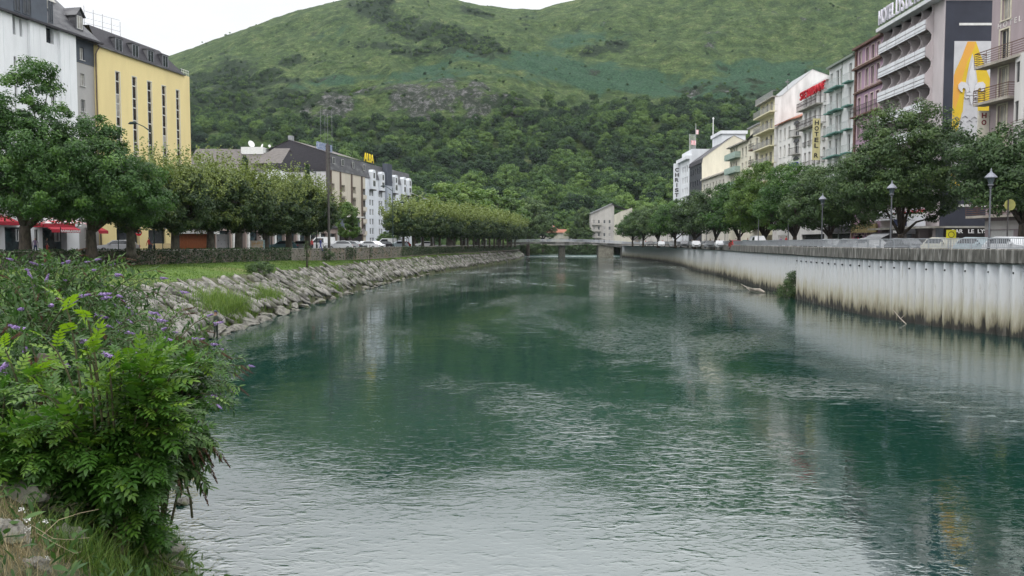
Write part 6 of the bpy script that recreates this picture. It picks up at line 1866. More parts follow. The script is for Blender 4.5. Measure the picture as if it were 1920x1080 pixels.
dish(Kb, 11.0, 5, zk + .1, .75, .9); dish(Kb, 13.4, 5, zk + .1, .4, -.8); dish(Kb, 15.4, 3, zk - .1, .3, .6)
mb = MB(); mb.lathe((4.0, -3.5, 0), [(.6, 0), (.6, hK - 1.4), (1.5, hK - 1.3), (1.5, hK - .7), (.4, hK - .6), (.4, hK + .5), (.9, hK + .6), (.9, hK + .95), (.3, hK + 1.1)], 10); mb.build('vent_tower', METALR, Kb)
# masts on the hill foot
for k, (px, r0_, r1_) in enumerate(((601, 197, 252), (609, 203, 252), (614, 207, 250), (622, 199, 250))):
    Ym = 545.0
    z0_, z1_ = zrow(r1_, Ym), zrow(r0_ + 6, Ym)
    o = empty('radio_mast', (at_y(px, 220, Ym).x, Ym, z0_), 0, '%s thin radio mast from the left above the dark gable' % ORD[k], 'mast', 'radio masts at the foot of the cliff')
    mb = MB(); mb.bar((0, 0, -12), (0, 0, z1_ - z0_), .085, n=4)
    for q in range(3): mb.box(-.7, .7, -.06, .06, (z1_ - z0_) * (.5 + .17 * q), (z1_ - z0_) * (.5 + .17 * q) + .15)
    mb.build('pole', pm('mast_grey', (0.26, 0.27, 0.28), None, 2), o)
# ------------------------------------------------------------------ trees
LF_PLANE = leaf_mat('plane_leaf', (0.020, 0.045, 0.018), (0.052, 0.092, 0.032), (0.155, 0.20, 0.045), 0.22, 0.5)
LF_ASH = leaf_mat('ash_leaf', (0.014, 0.042, 0.010), (0.044, 0.108, 0.022), (0.105, 0.20, 0.038), 0.3, 0.5)
LF_DARK = leaf_mat('dark_leaf', (0.018, 0.040, 0.014), (0.048, 0.092, 0.028), (0.10, 0.155, 0.042), 0.2, 0.55, rnd=0.3)
LF_LIME = leaf_mat('light_leaf', (0.032, 0.068, 0.014), (0.085, 0.158, 0.032), (0.16, 0.24, 0.05), 0.3, 0.55, rnd=0.3)
LF_CON = leaf_mat('conifer_leaf', (0.014, 0.030, 0.022), (0.035, 0.062, 0.046), (0.06, 0.095, 0.07), 0.1, 0.6)
def make_tree(name, label, cat, loc, crown_me, wood_me, group=None, rz=0.0, s=1.0):
    t = empty(name, loc, rz, label, cat, group); t.scale = (s,) * 3
    link('crown', crown_me, t); link('trunk', wood_me, t)
    return t
# pollarded planes beside the left street
pv = []
for k in range(3):
    rg = np.random.default_rng(500 + k)
    lobes = [(0, 0, 6.0, 4.0, 4.0, 3.6)] + [(math.cos(a) * 1.9, math.sin(a) * 1.9, 5.6 + rg.uniform(-.3, .8), 2.5, 2.5, 2.8) for a in (0.3 + k, 2.4 + k, 4.4 + k)]
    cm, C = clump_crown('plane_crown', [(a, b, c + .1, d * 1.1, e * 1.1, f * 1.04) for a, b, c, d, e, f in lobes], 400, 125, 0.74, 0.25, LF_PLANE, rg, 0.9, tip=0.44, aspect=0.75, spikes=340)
    wm_ = wood_mesh('plane_wood', C[C[:, 2] > 4.2], 2.5, 0.44, BARKG, rg, 8, 34)
    pv.append((cm, wm_))
rgp = np.random.default_rng(8)
for i, (px, Y) in enumerate(((577, 114.6), (542, 109), (498, 103), (447, 96.5), (395, 90.8), (328, 84.4), (245, 77.5))):
    x = ucol(px) * Y
    sc_ = 0.95 + 0.08 * rgp.uniform(-1, 1)
    make_tree('plane_tree', '%s pollarded plane tree of the near left row, counted from its far end' % ORD[i], 'tree', (x, Y, SZ), *pv[i % 3], group='pollarded trees of the near left row', rz=i * 1.9, s=sc_)
pv2 = []
for k in range(2):
    rg = np.random.default_rng(520 + k)
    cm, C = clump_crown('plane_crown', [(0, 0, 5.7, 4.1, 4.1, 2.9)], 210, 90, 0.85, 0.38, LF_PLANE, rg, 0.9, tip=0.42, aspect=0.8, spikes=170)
    pv2.append((cm, wood_mesh('plane_wood', C[C[:, 2] > 4.6], 2.4, 0.3, BARKG, rg, 7, 14)))
for i in range(19):
    Y = 160 + 6.1 * i
    x = -54.8 + 0.207 * Y
    make_tree('plane_tree', '%s pollarded plane tree of the far left row running to the bridge' % ORD[i], 'tree', (x, Y, SZ), *pv2[i % 2], group='pollarded trees of the far left row', rz=i * 2.3, s=(1.0 if i else .95) * rgp.uniform(.95, 1.05))
# two big ash trees at the left
def big_tree(name, label, x, Y, lobes, K, n, rc, leaf, mat, seed, h0, r0, z0=SZ, tip=.1, aspect=.42, cat='tree', n_sub=60, group=None):
    rg = np.random.default_rng(seed)
    cm, C = clump_crown(name + '_crown', lobes, K, n, rc, leaf, mat, rg, 0.72, tip=tip, aspect=aspect, spikes=0)
    return make_tree(name, label, cat, (x, Y, z0), cm, wood_mesh(name + '_wood', C, h0, r0, BARK, rg, 8, n_sub), group)
big_tree('ash_tree', 'tall feathery green ash tree at the left edge in front of the white building', -42.5, 70,
         [(0.8, 0, 12.6, 2.9, 3, 4.6), (-3.5, 0, 9.5, 4.5, 4, 4.2), (3.3, -1, 8.5, 4.4, 4, 4.0), (0, 0, 6.5, 6.4, 4.5, 3.4), (3.4, -2, 4.8, 3.0, 3, 1.6)], 430, 150, 0.85, 0.30, LF_ASH, 601, 2.6, 0.5)
big_tree('ash_tree', 'broad green ash tree right of the tall one, hiding the grey wall', -37.8, 72,
         [(0, 0, 8.0, 4.4, 4.2, 3.6), (2.6, 0, 6.2, 4.0, 4, 3.0), (-2.6, 0, 6.4, 3.8, 4, 3.2), (1.0, 0, 10.3, 2.6, 2.5, 2.2), (0, -1.5, 5.0, 4.8, 3.5, 1.9), (4.6, 0, 5.0, 2.6, 2.6, 2.0)], 420, 150, 0.85, 0.30, LF_ASH, 602, 2.3, 0.45)
big_tree('lime_tree', 'small bright green tree in front of the beige block', ucol(650) * 128, 128, [(0, 0, 5.0, 1.9, 1.9, 3.0), (.6, 0, 3.6, 1.7, 1.7, 2)], 90, 90, .55, .26, LF_LIME, 603, 1.5, .13, aspect=.7)
big_tree('young_tree', 'slender young tree with a mottled stem alone on the lawn', ucol(575) * 93, 93, [(0, 0, 2.3, .38, .38, .55), (.1, 0, 1.4, .3, .3, .5), (0, 0, .7, .2, .2, .5)], 26, 26, .2, .12, LF_DARK, 604, 1.9, .09, z0=3.42, n_sub=6)
big_tree('bush', 'small shrub at the foot of the stone wall below the concrete pole', ucol(618) * 110, 110, [(0, 0, .6, .7, .6, .65)], 24, 40, .3, .14, LF_DARK, 605, .3, .05, z0=3.65, n_sub=4, cat='bush')
def conifer(label, px, Y, ztop_row, w, mat, seed, z0=SZ, shape='cone', name='conifer'):
    rg = np.random.default_rng(seed); H = zrow(ztop_row, Y) - z0
    n = 9000; h = rg.uniform(0.12, 1, n) ** 0.8
    a = rg.uniform(0, 6.28, n); tier = 0.75 + 0.25 * np.sin(h * 34)
    r = w * (1 - h) ** 0.75 * tier * rg.uniform(.35, 1.05, n) ** .6 + .1
    P = np.stack([r * np.cos(a), r * np.sin(a), h * H - .10 * r], -1)
    V, F = leaf_cards(P, .3, rg, .4, out=np.stack([np.cos(a), np.sin(a), -.2 + 0 * a], -1))
    cm = np_mesh('conifer_crown', V, F, mat, tint=np.repeat(np.clip(rg.normal(.5, .2, n), 0, 1), 4))
    mb = MB(); mb.tube([(0, 0, -.2), (0, 0, H * .5), (0, 0, H * .97)], [.25, .15, .03], 7)
    make_tree(name, label, 'tree', (ucol(px) * Y, Y, z0), cm, mb.mesh('conifer_wood', BARK))
conifer('blue green cedar rising behind the plane row', 462, 140, 292, 4.2, LF_CON, 611)
conifer('dark conifer in front of the white gable wall', 578, 135, 308, 2.6, LF_DARK, 612)
# right bank trees behind the railing
def qtree(label, px, X, Y, top_row, w, seed, K=260, n=120, leaf=.30, mat=LF_DARK, low=2.2, tip=.12, extra=(), rc=.85):
    x = X if X is not None else ucol(px) * Y
    H = zrow(top_row, Y) - 4.95
    c = (H + low) / 2; hz = (H - low) / 2
    lobes = [(0, 0, c + hz * .15, w * .72, w * .72, hz * .88), (w * .42, .5, c - hz * .25, w * .55, w * .5, hz * .62), (-w * .42, -.5, c - hz * .22, w * .56, w * .5, hz * .62), (0, w * .45, c - .1, w * .5, w * .45, hz * .6)] + list(extra)
    return big_tree('street_tree', label, x, Y, lobes, K, n, rc, leaf, mat, seed, low * .85, .30, z0=4.95, tip=tip, n_sub=50, group=None)
qtree('largest dark street tree before the balconied hotel front', None, 36.6, 75.5, 197, 6.6, 701, 430, 140, .30, extra=((-4.2, 0, 6.2, 2.4, 2.6, 2.2), (3.8, 0, 9.2, 2.9, 2.6, 2.8)))
qtree('street tree at the right edge in front of the mauve building', None, 36.6, 57.5, 232, 5.2, 702, 330, 130, .28, low=2.9, extra=((-3.6, 0, 7.6, 1.9, 2, 1.4),))
qtree('street tree just left of the largest one, below the green ledges', 1556, None, 94, 312, 6.0, 703, 340, 120, .30, LF_DARK)
qtree('yellowish green street tree under the blue hotel lettering', 1490, None, 106, 306, 5.9, 704, 330, 115, .32, LF_ASH, tip=.2)
qtree('light green street tree in front of the balconied block', 1434, None, 119, 304, 6.4, 705, 330, 115, .34, LF_LIME, tip=.1)
for i, (px, Y, row, w_) in enumerate(((1385, 134, 334, 5.8), (1342, 150, 348, 5.8), (1302, 168, 362, 6.0), (1266, 188, 378, 6.2), (1234, 210, 385, 6.6), (1206, 236, 391, 6.4), (1186, 262, 401, 5.5))):
    if i == 0 or i == 3: base_ = None
    qtree('%s street tree along the far quay, counted away from the light green one' % ORD[i], px, None, Y, row, w_ * 1.06, 710 + i, 240, 90, .42, LF_DARK if i % 3 else LF_ASH, rc=1.0)
# creeper bush hanging against the quay wall
big_tree('bush', 'green bush growing out of the quay wall at the step', 31.0, 86.8, [(0.2, 0, 1.3, 1.4, 1.6, 1.9), (-.3, 1.6, .7, 1.5, 1.6, 1.1), (.8, .5, 2.9, .8, .9, 1.1)], 90, 110, .5, .17, LF_DARK, 720, .3, .06, z0=.3, n_sub=20, cat='bush')
dw = empty('driftwood', (29.6, 97, 0.05), .4, 'pale driftwood log stranded at the foot of the quay wall', 'driftwood')
mb = MB(); mb.tube([(0, -1.6, 0), (.2, -.4, .25), (-.1, .8, .2), (.3, 2.0, .35)], [.12, .22, .2, .08], 7); mb.tube([(.1, 0, .2), (-.7, .9, .55), (-.9, 1.7, .9)], [.1, .07, .02], 5); mb.build('log', pm('bleached_wood', (0.38, 0.34, 0.29), (0.22, 0.19, 0.16), 3, stretch=(1, .3, 1)), dw)
dw = empty('driftwood', (28.9, 59.5, 0.1), .2, 'thin pale branch leaning at the foot of the white sheet piles', 'driftwood')
mb = MB(); mb.tube([(0, -.8, -.1), (.1, 0, .25), (.3, 1.1, .8)], [.045, .04, .02], 6); mb.tube([(.1, 0, .2), (.4, -.3, .7)], [.03, .012], 5); mb.build('branch', MATS['bleached_wood'], dw)
# mid distance broadleaf trees
mt_ = []
for k in range(3):
    rg = np.random.default_rng(800 + k)
    lobes = [(0, 0, .62, .34, .34, .34)] + [(math.cos(a) * .27, math.sin(a) * .27, rg.uniform(.38, .68), .25, .25, .24) for a in rg.uniform(0, 6.28, 6)] + [(0, 0, .35, .33, .33, .26)]
    cm, C = clump_crown('broadleaf_crown', lobes, 190, 75, .075, .034, (LF_LIME, LF_DARK, LF_ASH)[k], rg, .85, tip=.22, aspect=.8)
    mt_.append((cm, wood_mesh('broadleaf_wood', C, .2, .03, BARK, rg, 6, 18)))
MT = [(846, 300, 335, 2.0, 0, 'large light green tree behind the far plane row'), (893, 322, 348, 1.9, 0, 'rounded light green tree right of the large light one'), (935, 330, 348, 1.9, 0, 'light green tree nearest the tall dark pine'), (870, 288, 382, 1.7, 2, 'low green tree above the far plane row'),
      (990, 352, 366, 1.5, 1, 'tall dark tree with bare trunk left of the bridge'), (1018, 385, 402, 1.6, 1, 'dark rounded tree behind the villa'), (955, 350, 395, 1.7, 2, 'mid green tree over the bridge end'), (812, 262, 372, 1.6, 2, 'green tree beside the white hotel block'),
      (1078, 400, 412, 1.4, 0, 'small light green tree right of the villa'), (1092, 385, 385, 1.0, 1, 'narrow dark green tree beside the grey riverside house'), (1066, 432, 420, 1.9, 0, 'low green shrubby tree behind the villa roof'), (1101, 372, 424, 1.7, 1, 'dark low tree at the wall of the riverside house'), (1040, 420, 425, 2.0, 1, 'dark tree above the villa chimney'), (905, 372, 395, 1.8, 1, 'dark green tree between the light green crowns'),
      (780, 300, 352, 1.7, 1, 'dark green tree at the corner of the white hotel block'), (1205, 400, 405, 2.0, 1, 'dark tree over the long grey building'), (730, 172, 432, 2.4, 0, 'low light green bush before the white hotel block')]
for i, (px, Y, row, asp, k, lb) in enumerate(MT):
    H = zrow(row, Y) - 4.6
    t = make_tree('broadleaf_tree', lb, 'tree', (ucol(px) * Y, Y, 4.6), *mt_[k], rz=i * 1.3)
    t.scale = (H * asp * .62, H * asp * .62, H)
# bank greenery under and behind the bridge
big_tree('willow_bush', 'dark green waterside bushes seen under the bridge left of its pier', 12, 366, [(0, 0, 2, 7, 2, 3.2), (-8, 1, 2, 6, 2, 3)], 120, 70, 1.2, .6, LF_DARK, 820, .5, .1, z0=.6, cat='bush', n_sub=8)
big_tree('willow_bush', 'dark green waterside bushes seen under the bridge right of its pier', 32, 366, [(0, 0, 2, 8, 2, 3.2)], 90, 70, 1.2, .6, LF_DARK, 821, .5, .1, z0=.6, cat='bush', n_sub=8)

# ------------------------------------------------------------------ lamps
LG = pm('lamp_dark_green', (0.022, 0.045, 0.040), (0.015, 0.03, 0.028), 3, .45)
LGY = pm('lamp_grey', (0.12, 0.125, 0.14), (0.09, 0.095, 0.105), 3, .45)
LCAP = pm('lamp_cap', (0.24, 0.25, 0.29), (0.18, 0.19, 0.22), 3, .4)
LGLS = pm('lamp_glass', (0.55, 0.58, 0.60), (0.35, 0.38, 0.40), 2, .15)
lam = empty('street_lamp', (0, 0, 0)); 
mb = MB(); mb.lathe((0, 0, 0), [(.17, 0), (.17, .12), (.12, .2), (.11, .9), (.13, .95), (.07, 1.1), (.055, 3.0), (.05, 4.55), (.09, 4.6), (.06, 4.7)], 10); mb.build('post', LGY, lam)
mb = MB(); mb.lathe((0, 0, 0), [(.07, 4.66), (.2, 4.8), (.16, 4.86)], 8); mb.build('bowl', LGY, lam)
mb = MB(); mb.lathe((0, 0, 0), [(.12, 4.86), (.25, 5.32)], 6); ln = mb.build('lantern', pm('lantern_panes', (0.10, 0.13, 0.14), (0.05, 0.065, 0.07), 3, .15), lam)
mb = MB()
for k in range(6):
    a = k * math.pi / 3; mb.bar((.125 * math.cos(a), .125 * math.sin(a), 4.86), (.26 * math.cos(a), .26 * math.sin(a), 5.32), .014, n=4)
mb.build('lantern_frame', LGY, ln)
mb = MB(); mb.lathe((0, 0, 0), [(.04, 4.72), (.09, 4.76), (.09, 4.85), (.04, 4.88)], 8); mb.build('bulb', LGLS, ln)
mb = MB(); mb.lathe((0, 0, 0), [(.38, 5.28), (.39, 5.33), (.2, 5.55), (.1, 5.63), (.06, 5.72), (.03, 5.88), (.005, 5.95)], 12); mb.build('cap', LCAP, lam)
for i in range(17):
    Y = (54, 64.5, 81)[i] if i < 3 else 97.5 + (i - 3) * 17
    o = lam if i == 0 else copy_tree(lam)
    o.location = (qx(Y) + 1.05, Y, 5.06)
    tag(o, '%s quay lantern from the right along the railing' % ORD[i], 'street lamp', 'lantern posts along the quay railing')
def cobra(label, px, Y, top_row, arm, z0=SZ, mat=LG, double=False, grp='curved arm lamps on the left street'):
    H = zrow(top_row, Y) - z0
    o = empty('street_lamp', (ucol(px) * Y, Y, z0), 0, label, 'street lamp', grp)
    mb = MB(); mb.lathe((0, 0, 0), [(.14, 0), (.13, .8), (.08, 1.0), (.06, H * .8), (.05, H)], 8); mb.build('post', mat, o)
    for sgn in ((1, -1) if double else (1,)):
        a = arm * sgn; h_ = H - (0 if sgn > 0 else 3.0)
        mb = MB(); mb.tube([(0, 0, h_ - .5), (a * .18, 0, h_ - .42), (a * .45, 0, h_ - .05), (a * .8, 0, h_ + .25), (a, 0, h_ + .28)], [.05, .07, .05, .045, .04], 6); ar = mb.build('arm', mat, o)
        mb = MB(); mb.tube([(a * .8, 0, h_ + .28), (a * .95, 0, h_ + .34), (a * 1.2, 0, h_ + .3), (a * 1.32, 0, h_ + .22)], [.05, .16, .15, .03], 8); mb.build('lamp_head', mat, ar)
cobra('green lamp with a curved arm before the yellow building', 289, 88, 236, -1.9)
cobra('green curved lamp in front of the dark conifer', 594, 118, 318, -2.4)
cobra('tall lamp with two curved arms at the first tree of the far row', 737, 150, 352, -1.7, double=True)
for i, (px, Y, r_) in enumerate(((790, 178, 362), (812, 200, 371), (874, 226, 383), (912, 255, 392))):
    cobra('%s grey curved lamp above the far plane row' % ORD[i], px, Y, r_ + 4, -2.0, mat=METALR)
o = empty('utility_pole', (ucol(617) * 112, 112, 3.8), 0, 'tall grey concrete pole rising beside the beige block', 'pole')
Hh = zrow(268, 112) - 3.8
mb = MB(); mb.box(-.02, .02, -.02, .02, 0, .1); mb.tube([(0, 0, 0), (0, 0, Hh)], [.2, .12], 8); mb.build('shaft', pm('pole_concrete', (0.12, 0.115, 0.105), (0.07, 0.065, 0.06), 2, .9, stretch=(1, 1, .4)), o)
mb = MB()
for k in range(5): mb.box(-.35, .35, -.04, .04, Hh - .5 - .55 * k, Hh - .42 - .55 * k)
mb.build('crossarm', IRON, o)
for i, (px, Y) in enumerate(((222, 80), (305, 84), (428, 94), (509, 103))):
    o = empty('bollard_lamp', (ucol(px) * Y, Y, SZ), 0, '%s slim dark green post from the left behind the ivy wall' % ORD[i], 'post', 'slim green posts behind the ivy wall')
    mb = MB(); mb.lathe((0, 0, 0), [(.09, 0), (.08, .5), (.045, .6), (.04, 2.3), (.1, 2.35), (.14, 2.7), (.05, 2.85)], 8); mb.build('post', LG, o)
o = empty('marker_stake', (ucol(693) * 112, 112, 3.1), 0, 'thin upright stake on top of the stone bank', 'stake')
mb = MB(); mb.tube([(0, 0, 0), (.03, 0, 2.6)], .05, 5); mb.build('stake', BARK, o)
# no entry sign
o = empty('no_entry_sign', (ucol(261) * 86, 86, SZ), 0, 'round red no entry sign between the trunks', 'sign')
mb = MB(); mb.bar((0, 0, 0), (0, 0, 2.5), .03); mb.build('post', METALR, o)
def disc(r, y0, y1, z, n=20, cx=0):
    mb = MB(); mb.prism([(cx + r * math.cos(2 * math.pi * k / n), z + r * math.sin(2 * math.pi * k / n)) for k in range(n)], y0, y1); return mb
disc(.34, -.06, -.04, 2.2).build('plate', RED, o); mb = MB(); mb.box(-.22, .22, -.07, -.062, 2.13, 2.26); mb.build('bar', WHITEP, o)
# yellow signs on the right
YEL = pm('sign_yellow', (0.66, 0.60, 0.03), (0.58, 0.52, 0.02), 2, .5)
Ys = 60
o = empty('yellow_sign', (ucol(1783) * Ys, Ys, 4.95), 0, 'square yellow sign with a dark ring above the railing', 'sign')
mb = MB(); mb.bar((0, .05, 0), (0, .05, 1.5), .03); mb.build('post', METALR, o)
zs0, zs1 = zrow(449, Ys) - 4.95, zrow(431, Ys) - 4.95
mb = MB(); mb.box(-.36, .36, -.02, .02, zs0, zs1); mb.build('plate', YEL, o)
mb = MB(); n = 20; zc = (zs0 + zs1) / 2
for k in range(n):
    a, b = 2 * math.pi * k / n, 2 * math.pi * (k + 1) / n
    mb.quad((.24 * math.cos(a), -.024, zc + .24 * math.sin(a)), (.24 * math.cos(b), -.024, zc + .24 * math.sin(b)), (.19 * math.cos(b), -.024, zc + .19 * math.sin(b)), (.19 * math.cos(a), -.024, zc + .19 * math.sin(a)))
mb.build('ring', IRON, o)
o = empty('round_yellow_sign', (ucol(1888) * 54.5, 54.5, 5.06), 0, 'round yellow sign on a thin black post in front of the mauve building', 'sign')
mb = MB(); mb.bar((0, 0, 0), (0, 0, zrow(374, 54.5) - 5.06), .045, n=8); mb.build('post', IRON, o)
disc(.38, .05, .08, zrow(384, 54.5) - 5.06, cx=.15).build('plate', pm('faded_yellow', (0.30, 0.29, 0.09), (0.2, 0.2, 0.07), 2), o)
# flower boxes with red geraniums over the bar
def flowers(F, x0, x1, y, z, n, label):
    rg = np.random.default_rng(int(z * 100)); o = frame_empty('flower_box', F, label, 'flower box')
    mb = MB(); mb.box(x0, x1, y - .15, y + .15, z, z + .22); mb.build('planter', WHITEP, o)
    P = np.stack([rg.uniform(x0, x1, n), y + rg.normal(0, .16, n), z + .25 + np.abs(rg.normal(0, .18, n))], -1)
    V, F_ = leaf_cards(P, .13, rg, .9); link('leaves', np_mesh('leaves', V, F_, LF_LIME, tint=np.full(len(V), .4)), o)
    P[:, 2] += .14; P = P[::2]
    V, F_ = leaf_cards(P, .14, rg, 1.0); link('blossoms', np_mesh('blossoms', V, F_, pm('geranium_red', (0.52, 0.02, 0.06), (0.4, 0.015, 0.05), 5)), o)
flowers(FB, FB.s(1702), LB - .2, -1.3, 4.05, 420, 'white box of red geraniums over the navy panel of the big hotel')
flowers(FC, 2.4, 5.2, -1.2, .9, 260, 'red flowers in front of the olive shop fascia')
# slanted grey awning and shop panels
o = frame_empty('awning', FB, 'grey slanted awning at the foot of the balconied hotel', 'awning')
mb = MB(); mb.poly([(.5, -1.0, 2.3), (5.5, -1.0, 2.3), (5.5, -3.4, 1.1), (.5, -3.4, 1.1)]); mb.poly([(.5, -3.4, 1.1), (5.5, -3.4, 1.1), (5.5, -3.42, .8), (.5, -3.42, .8)]); mb.build('canopy', pm('grey_awning', (0.36, 0.37, 0.39), None, 2), o)

# ------------------------------------------------------------------ cars
def car_proto(kind, paint):
    root = empty('parked_car', (0, 0, 0))
    L_, W_, H_ = (4.1, 1.7, 1.45) if kind == 'car' else (4.9, 1.9, 2.05)
    if kind == 'car':
        lower = [(-2.05, .28), (-2.08, .62), (-1.95, .84), (-1.0, .95), (1.55, .97), (2.0, .88), (2.06, .6), (2.03, .28)]
        roof = [(-1.0, .95), (-.35, 1.42), (.9, 1.46), (1.5, 1.3), (1.85, .95)]
        glass = [(-.86, .98), (-.3, 1.36), (.85, 1.39), (1.38, 1.26), (1.62, .99)]
        wx = (-1.28, 1.25)
    else:
        lower = [(-2.42, .3), (-2.45, .75), (-2.25, 1.0), (-1.4, 1.12), (2.4, 1.12), (2.45, .3)]
        roof = [(-1.45, 1.1), (-.75, 1.95), (-.5, 2.05), (2.3, 2.05), (2.42, 1.1)]
        glass = [(-1.28, 1.15), (-.68, 1.86), (.5, 1.86), (.5, 1.15)]
        wx = (-1.55, 1.5)
    def loft(prof, yw_fn, cap=True):
        mb = MB(); rows = []
        for f in (-1, -.92, .92, 1):
            row = []
            for x, z in prof:
                yy = yw_fn(z) * (1 if abs(f) == 1 else .94) * (1 if f > 0 else -1)
                k = 1.0 if abs(f) < 1 else .985
                row.append((x * k, yy if abs(f) == 1 else yy * 1.0, z))
            rows.append(row)
        rows = [[(x * .985, -yw_fn(z), z) for x, z in prof], [(x, -yw_fn(z) * .93, z + (.0)) for x, z in prof], [(x, yw_fn(z) * .93, z) for x, z in prof], [(x * .985, yw_fn(z), z) for x, z in prof]]
        n = len(prof)
        for r in range(3):
            for i in range(n):
                j = (i + 1) % n
                mb.quad(rows[r][i], rows[r][j], rows[r + 1][j], rows[r + 1][i])
        mb.poly(rows[0]); mb.poly(rows[3][::-1])
        return mb
    tum = lambda z: W_ / 2 - max(0, z - .9) * .28
    b = loft(lower, lambda z: W_ / 2 - (.05 if z < .4 else 0)).build('body', paint, root)
    loft(roof, tum).build('cabin', paint, root)
    g = MB()
    for s_ in (-1, 1):
        g.poly([(x, s_ * (tum(z) + .006), z) for x, z in glass])
    x0, z0 = glass[0]; x1, z1 = glass[1]
    g.poly([(x0 - .10, -tum(z0) + .12, z0), (x0 - .10, tum(z0) - .12, z0), (x1 - .07, tum(z1) - .12, z1), (x1 - .07, -tum(z1) + .12, z1)])
    xr, zr_ = roof[-1]; xq, zq_ = roof[-2]
    g.poly([(xr - .02 + .012, -.62, zr_ + .04), (xr - .02 + .012, .62, zr_ + .04), (xq + .03, .55, zq_ - .03), (xq + .03, -.55, zq_ - .03)])
    g.build('window_glass', GLASS, root)
    TY = pm('tyre_rubber', (0.02, 0.02, 0.02), None, 8); RM = pm('wheel_rim', (0.35, 0.36, 0.37), None, 5, .35, metal=.6)
    for x in wx:
        for s_ in (-1, 1):
            wmb = MB(); n = 16
            wmb.prism([(x + .31 * math.cos(2 * math.pi * k / n), .31 + .31 * math.sin(2 * math.pi * k / n)) for k in range(n)], s_ * (W_ / 2 - .19), s_ * (W_ / 2 + .01)); wo = wmb.build('wheel', TY, root)
            r2 = MB(); r2.prism([(x + .19 * math.cos(2 * math.pi * k / n), .31 + .19 * math.sin(2 * math.pi * k / n)) for k in range(n)], s_ * (W_ / 2 + .0), s_ * (W_ / 2 + .022)); r2.build('rim', RM, wo)
    for s_ in (-1, 1):
        h = MB(); h.box(-L_ / 2 - .06, -L_ / 2 + .12, s_ * .62 - .16, s_ * .62 + .16, .62, .78); h.build('headlight', LGLS, root)
        h = MB(); h.box(L_ / 2 - .12, L_ / 2 + .02, s_ * .68 - .12, s_ * .68 + .12, .68, .88); h.build('tail_light', RED, root)
    h = MB(); h.box(-L_ / 2 - .09, -L_ / 2 + .05, -.26, .26, .4, .5); h.box(-L_ / 2 - .07, -L_ / 2 + .05, -.5, .5, .52, .60); h.build('grille', IRON, root)
    for s_ in (-1, 1): m_ = MB(); m_.box(-.78, -.6, s_ * (W_ / 2 + .02), s_ * (W_ / 2 + .18), .98, 1.12); m_.build('mirror', paint, root)
    return root
def paintm(n, c): return pm('paint_' + n, c, tuple(x * .95 for x in c), .8, .25, spec=.6)
PT = {'white': paintm('white', (0.62, 0.63, 0.65)), 'silver': paintm('silver', (0.38, 0.39, 0.41)), 'grey': paintm('grey', (0.13, 0.135, 0.145)), 'blue': paintm('blue', (0.05, 0.10, 0.25)), 'black': paintm('black', (0.02, 0.02, 0.023)),
      'teal': paintm('teal', (0.10, 0.19, 0.21)), 'cream': paintm('cream', (0.60, 0.59, 0.50)), 'red': paintm('red', (0.35, 0.03, 0.03)), 'pale blue': paintm('pale_blue', (0.40, 0.48, 0.52))}
protos = {}
def park(kind, colr, px, Y, rz, label, z=SZ, x=None):
    key = (kind, colr)
    if key not in protos:
        protos[key] = car_proto(kind, PT[colr]); o = protos[key]
    else: o = copy_tree(protos[key])
    if kind == 'van': o.name = 'parked_van'
    o.location = ((ucol(px) * Y) if x is None else x, Y, z); o.rotation_euler = (0, 0, rz)
    tag(o, label, kind, 'vehicles parked along the left street' if z == SZ else 'vehicles on the quay street')
A_ = math.radians(78)
park('car', 'teal', 530, 113, .15, 'dark teal car between the two trunks at the end of the ivy')
park('car', 'silver', 560, 118, .15, 'silver car partly behind the last trunk of the near row')
park('van', 'white', 600, 128, .3, 'white van behind the standing pair of people')
park('car', 'white', 634, 121, .5, 'white car just right of the concrete pole')
park('car', 'silver', 647, 127, .5, 'silver car second from the concrete pole')
park('car', 'grey', 664, 134, 2.8, 'dark grey car in front of the hotel porch')
park('car', 'white', 683, 140, .6, 'white car right of the dark grey one')
park('car', 'white', 703, 147, 2.4, 'white car in the middle of the car park row')
park('car', 'black', 716, 152, .4, 'black car next to the white one at the far lamp')
park('van', 'white', 722, 166, .2, 'white van behind the black car')
park('car', 'pale blue', 746, 162, .5, 'pale blue car at the first trunk of the far row')
park('car', 'red', 752, 175, .5, 'red car showing between the far row trunks')
park('car', 'white', 796, 190, .3, 'white car showing under the far plane row')
park('car', 'silver', 222, 90, .1, 'silver estate car before the shop window under the ash')
qz = 4.95
park('car', 'cream', 1776, 62.0, math.radians(97), 'cream coloured car behind the railing under the square yellow sign', qz)
park('car', 'pale blue', 1842, 57.5, math.radians(97), 'pale blue car behind the railing before the mauve building', qz)
park('car', 'white', 1903, 52.8, math.radians(97), 'white car behind the railing at the right picture edge', qz)
park('car', 'grey', 1700, 69, math.radians(96), 'dark grey car behind the railing below the largest tree', qz)
park('car', 'white', 1636, 75, math.radians(94), 'white car behind the railing under the grey awning', qz)
park('car', 'silver', 1600, 81, math.radians(92), 'silver car behind the railing below the green ledges', qz)
park('car', 'white', 1560, 88, math.radians(90), 'white car next to the second trunk of the quay row', qz)
park('car', 'black', 1523, 95, math.radians(88), 'black car on the quay below the vertical sign', qz)
park('car', 'white', 1462, 108, math.radians(86), 'white car on the quay under the yellowish tree', qz)
park('van', 'white', 1422, 116, math.radians(86), 'white van on the quay beside the light green tree', qz)
park('car', 'teal', 1404, 122, math.radians(86), 'dark teal car on the quay behind the white van', qz)
park('car', 'red', 1380, 131, math.radians(85), 'red car on the far quay', qz)
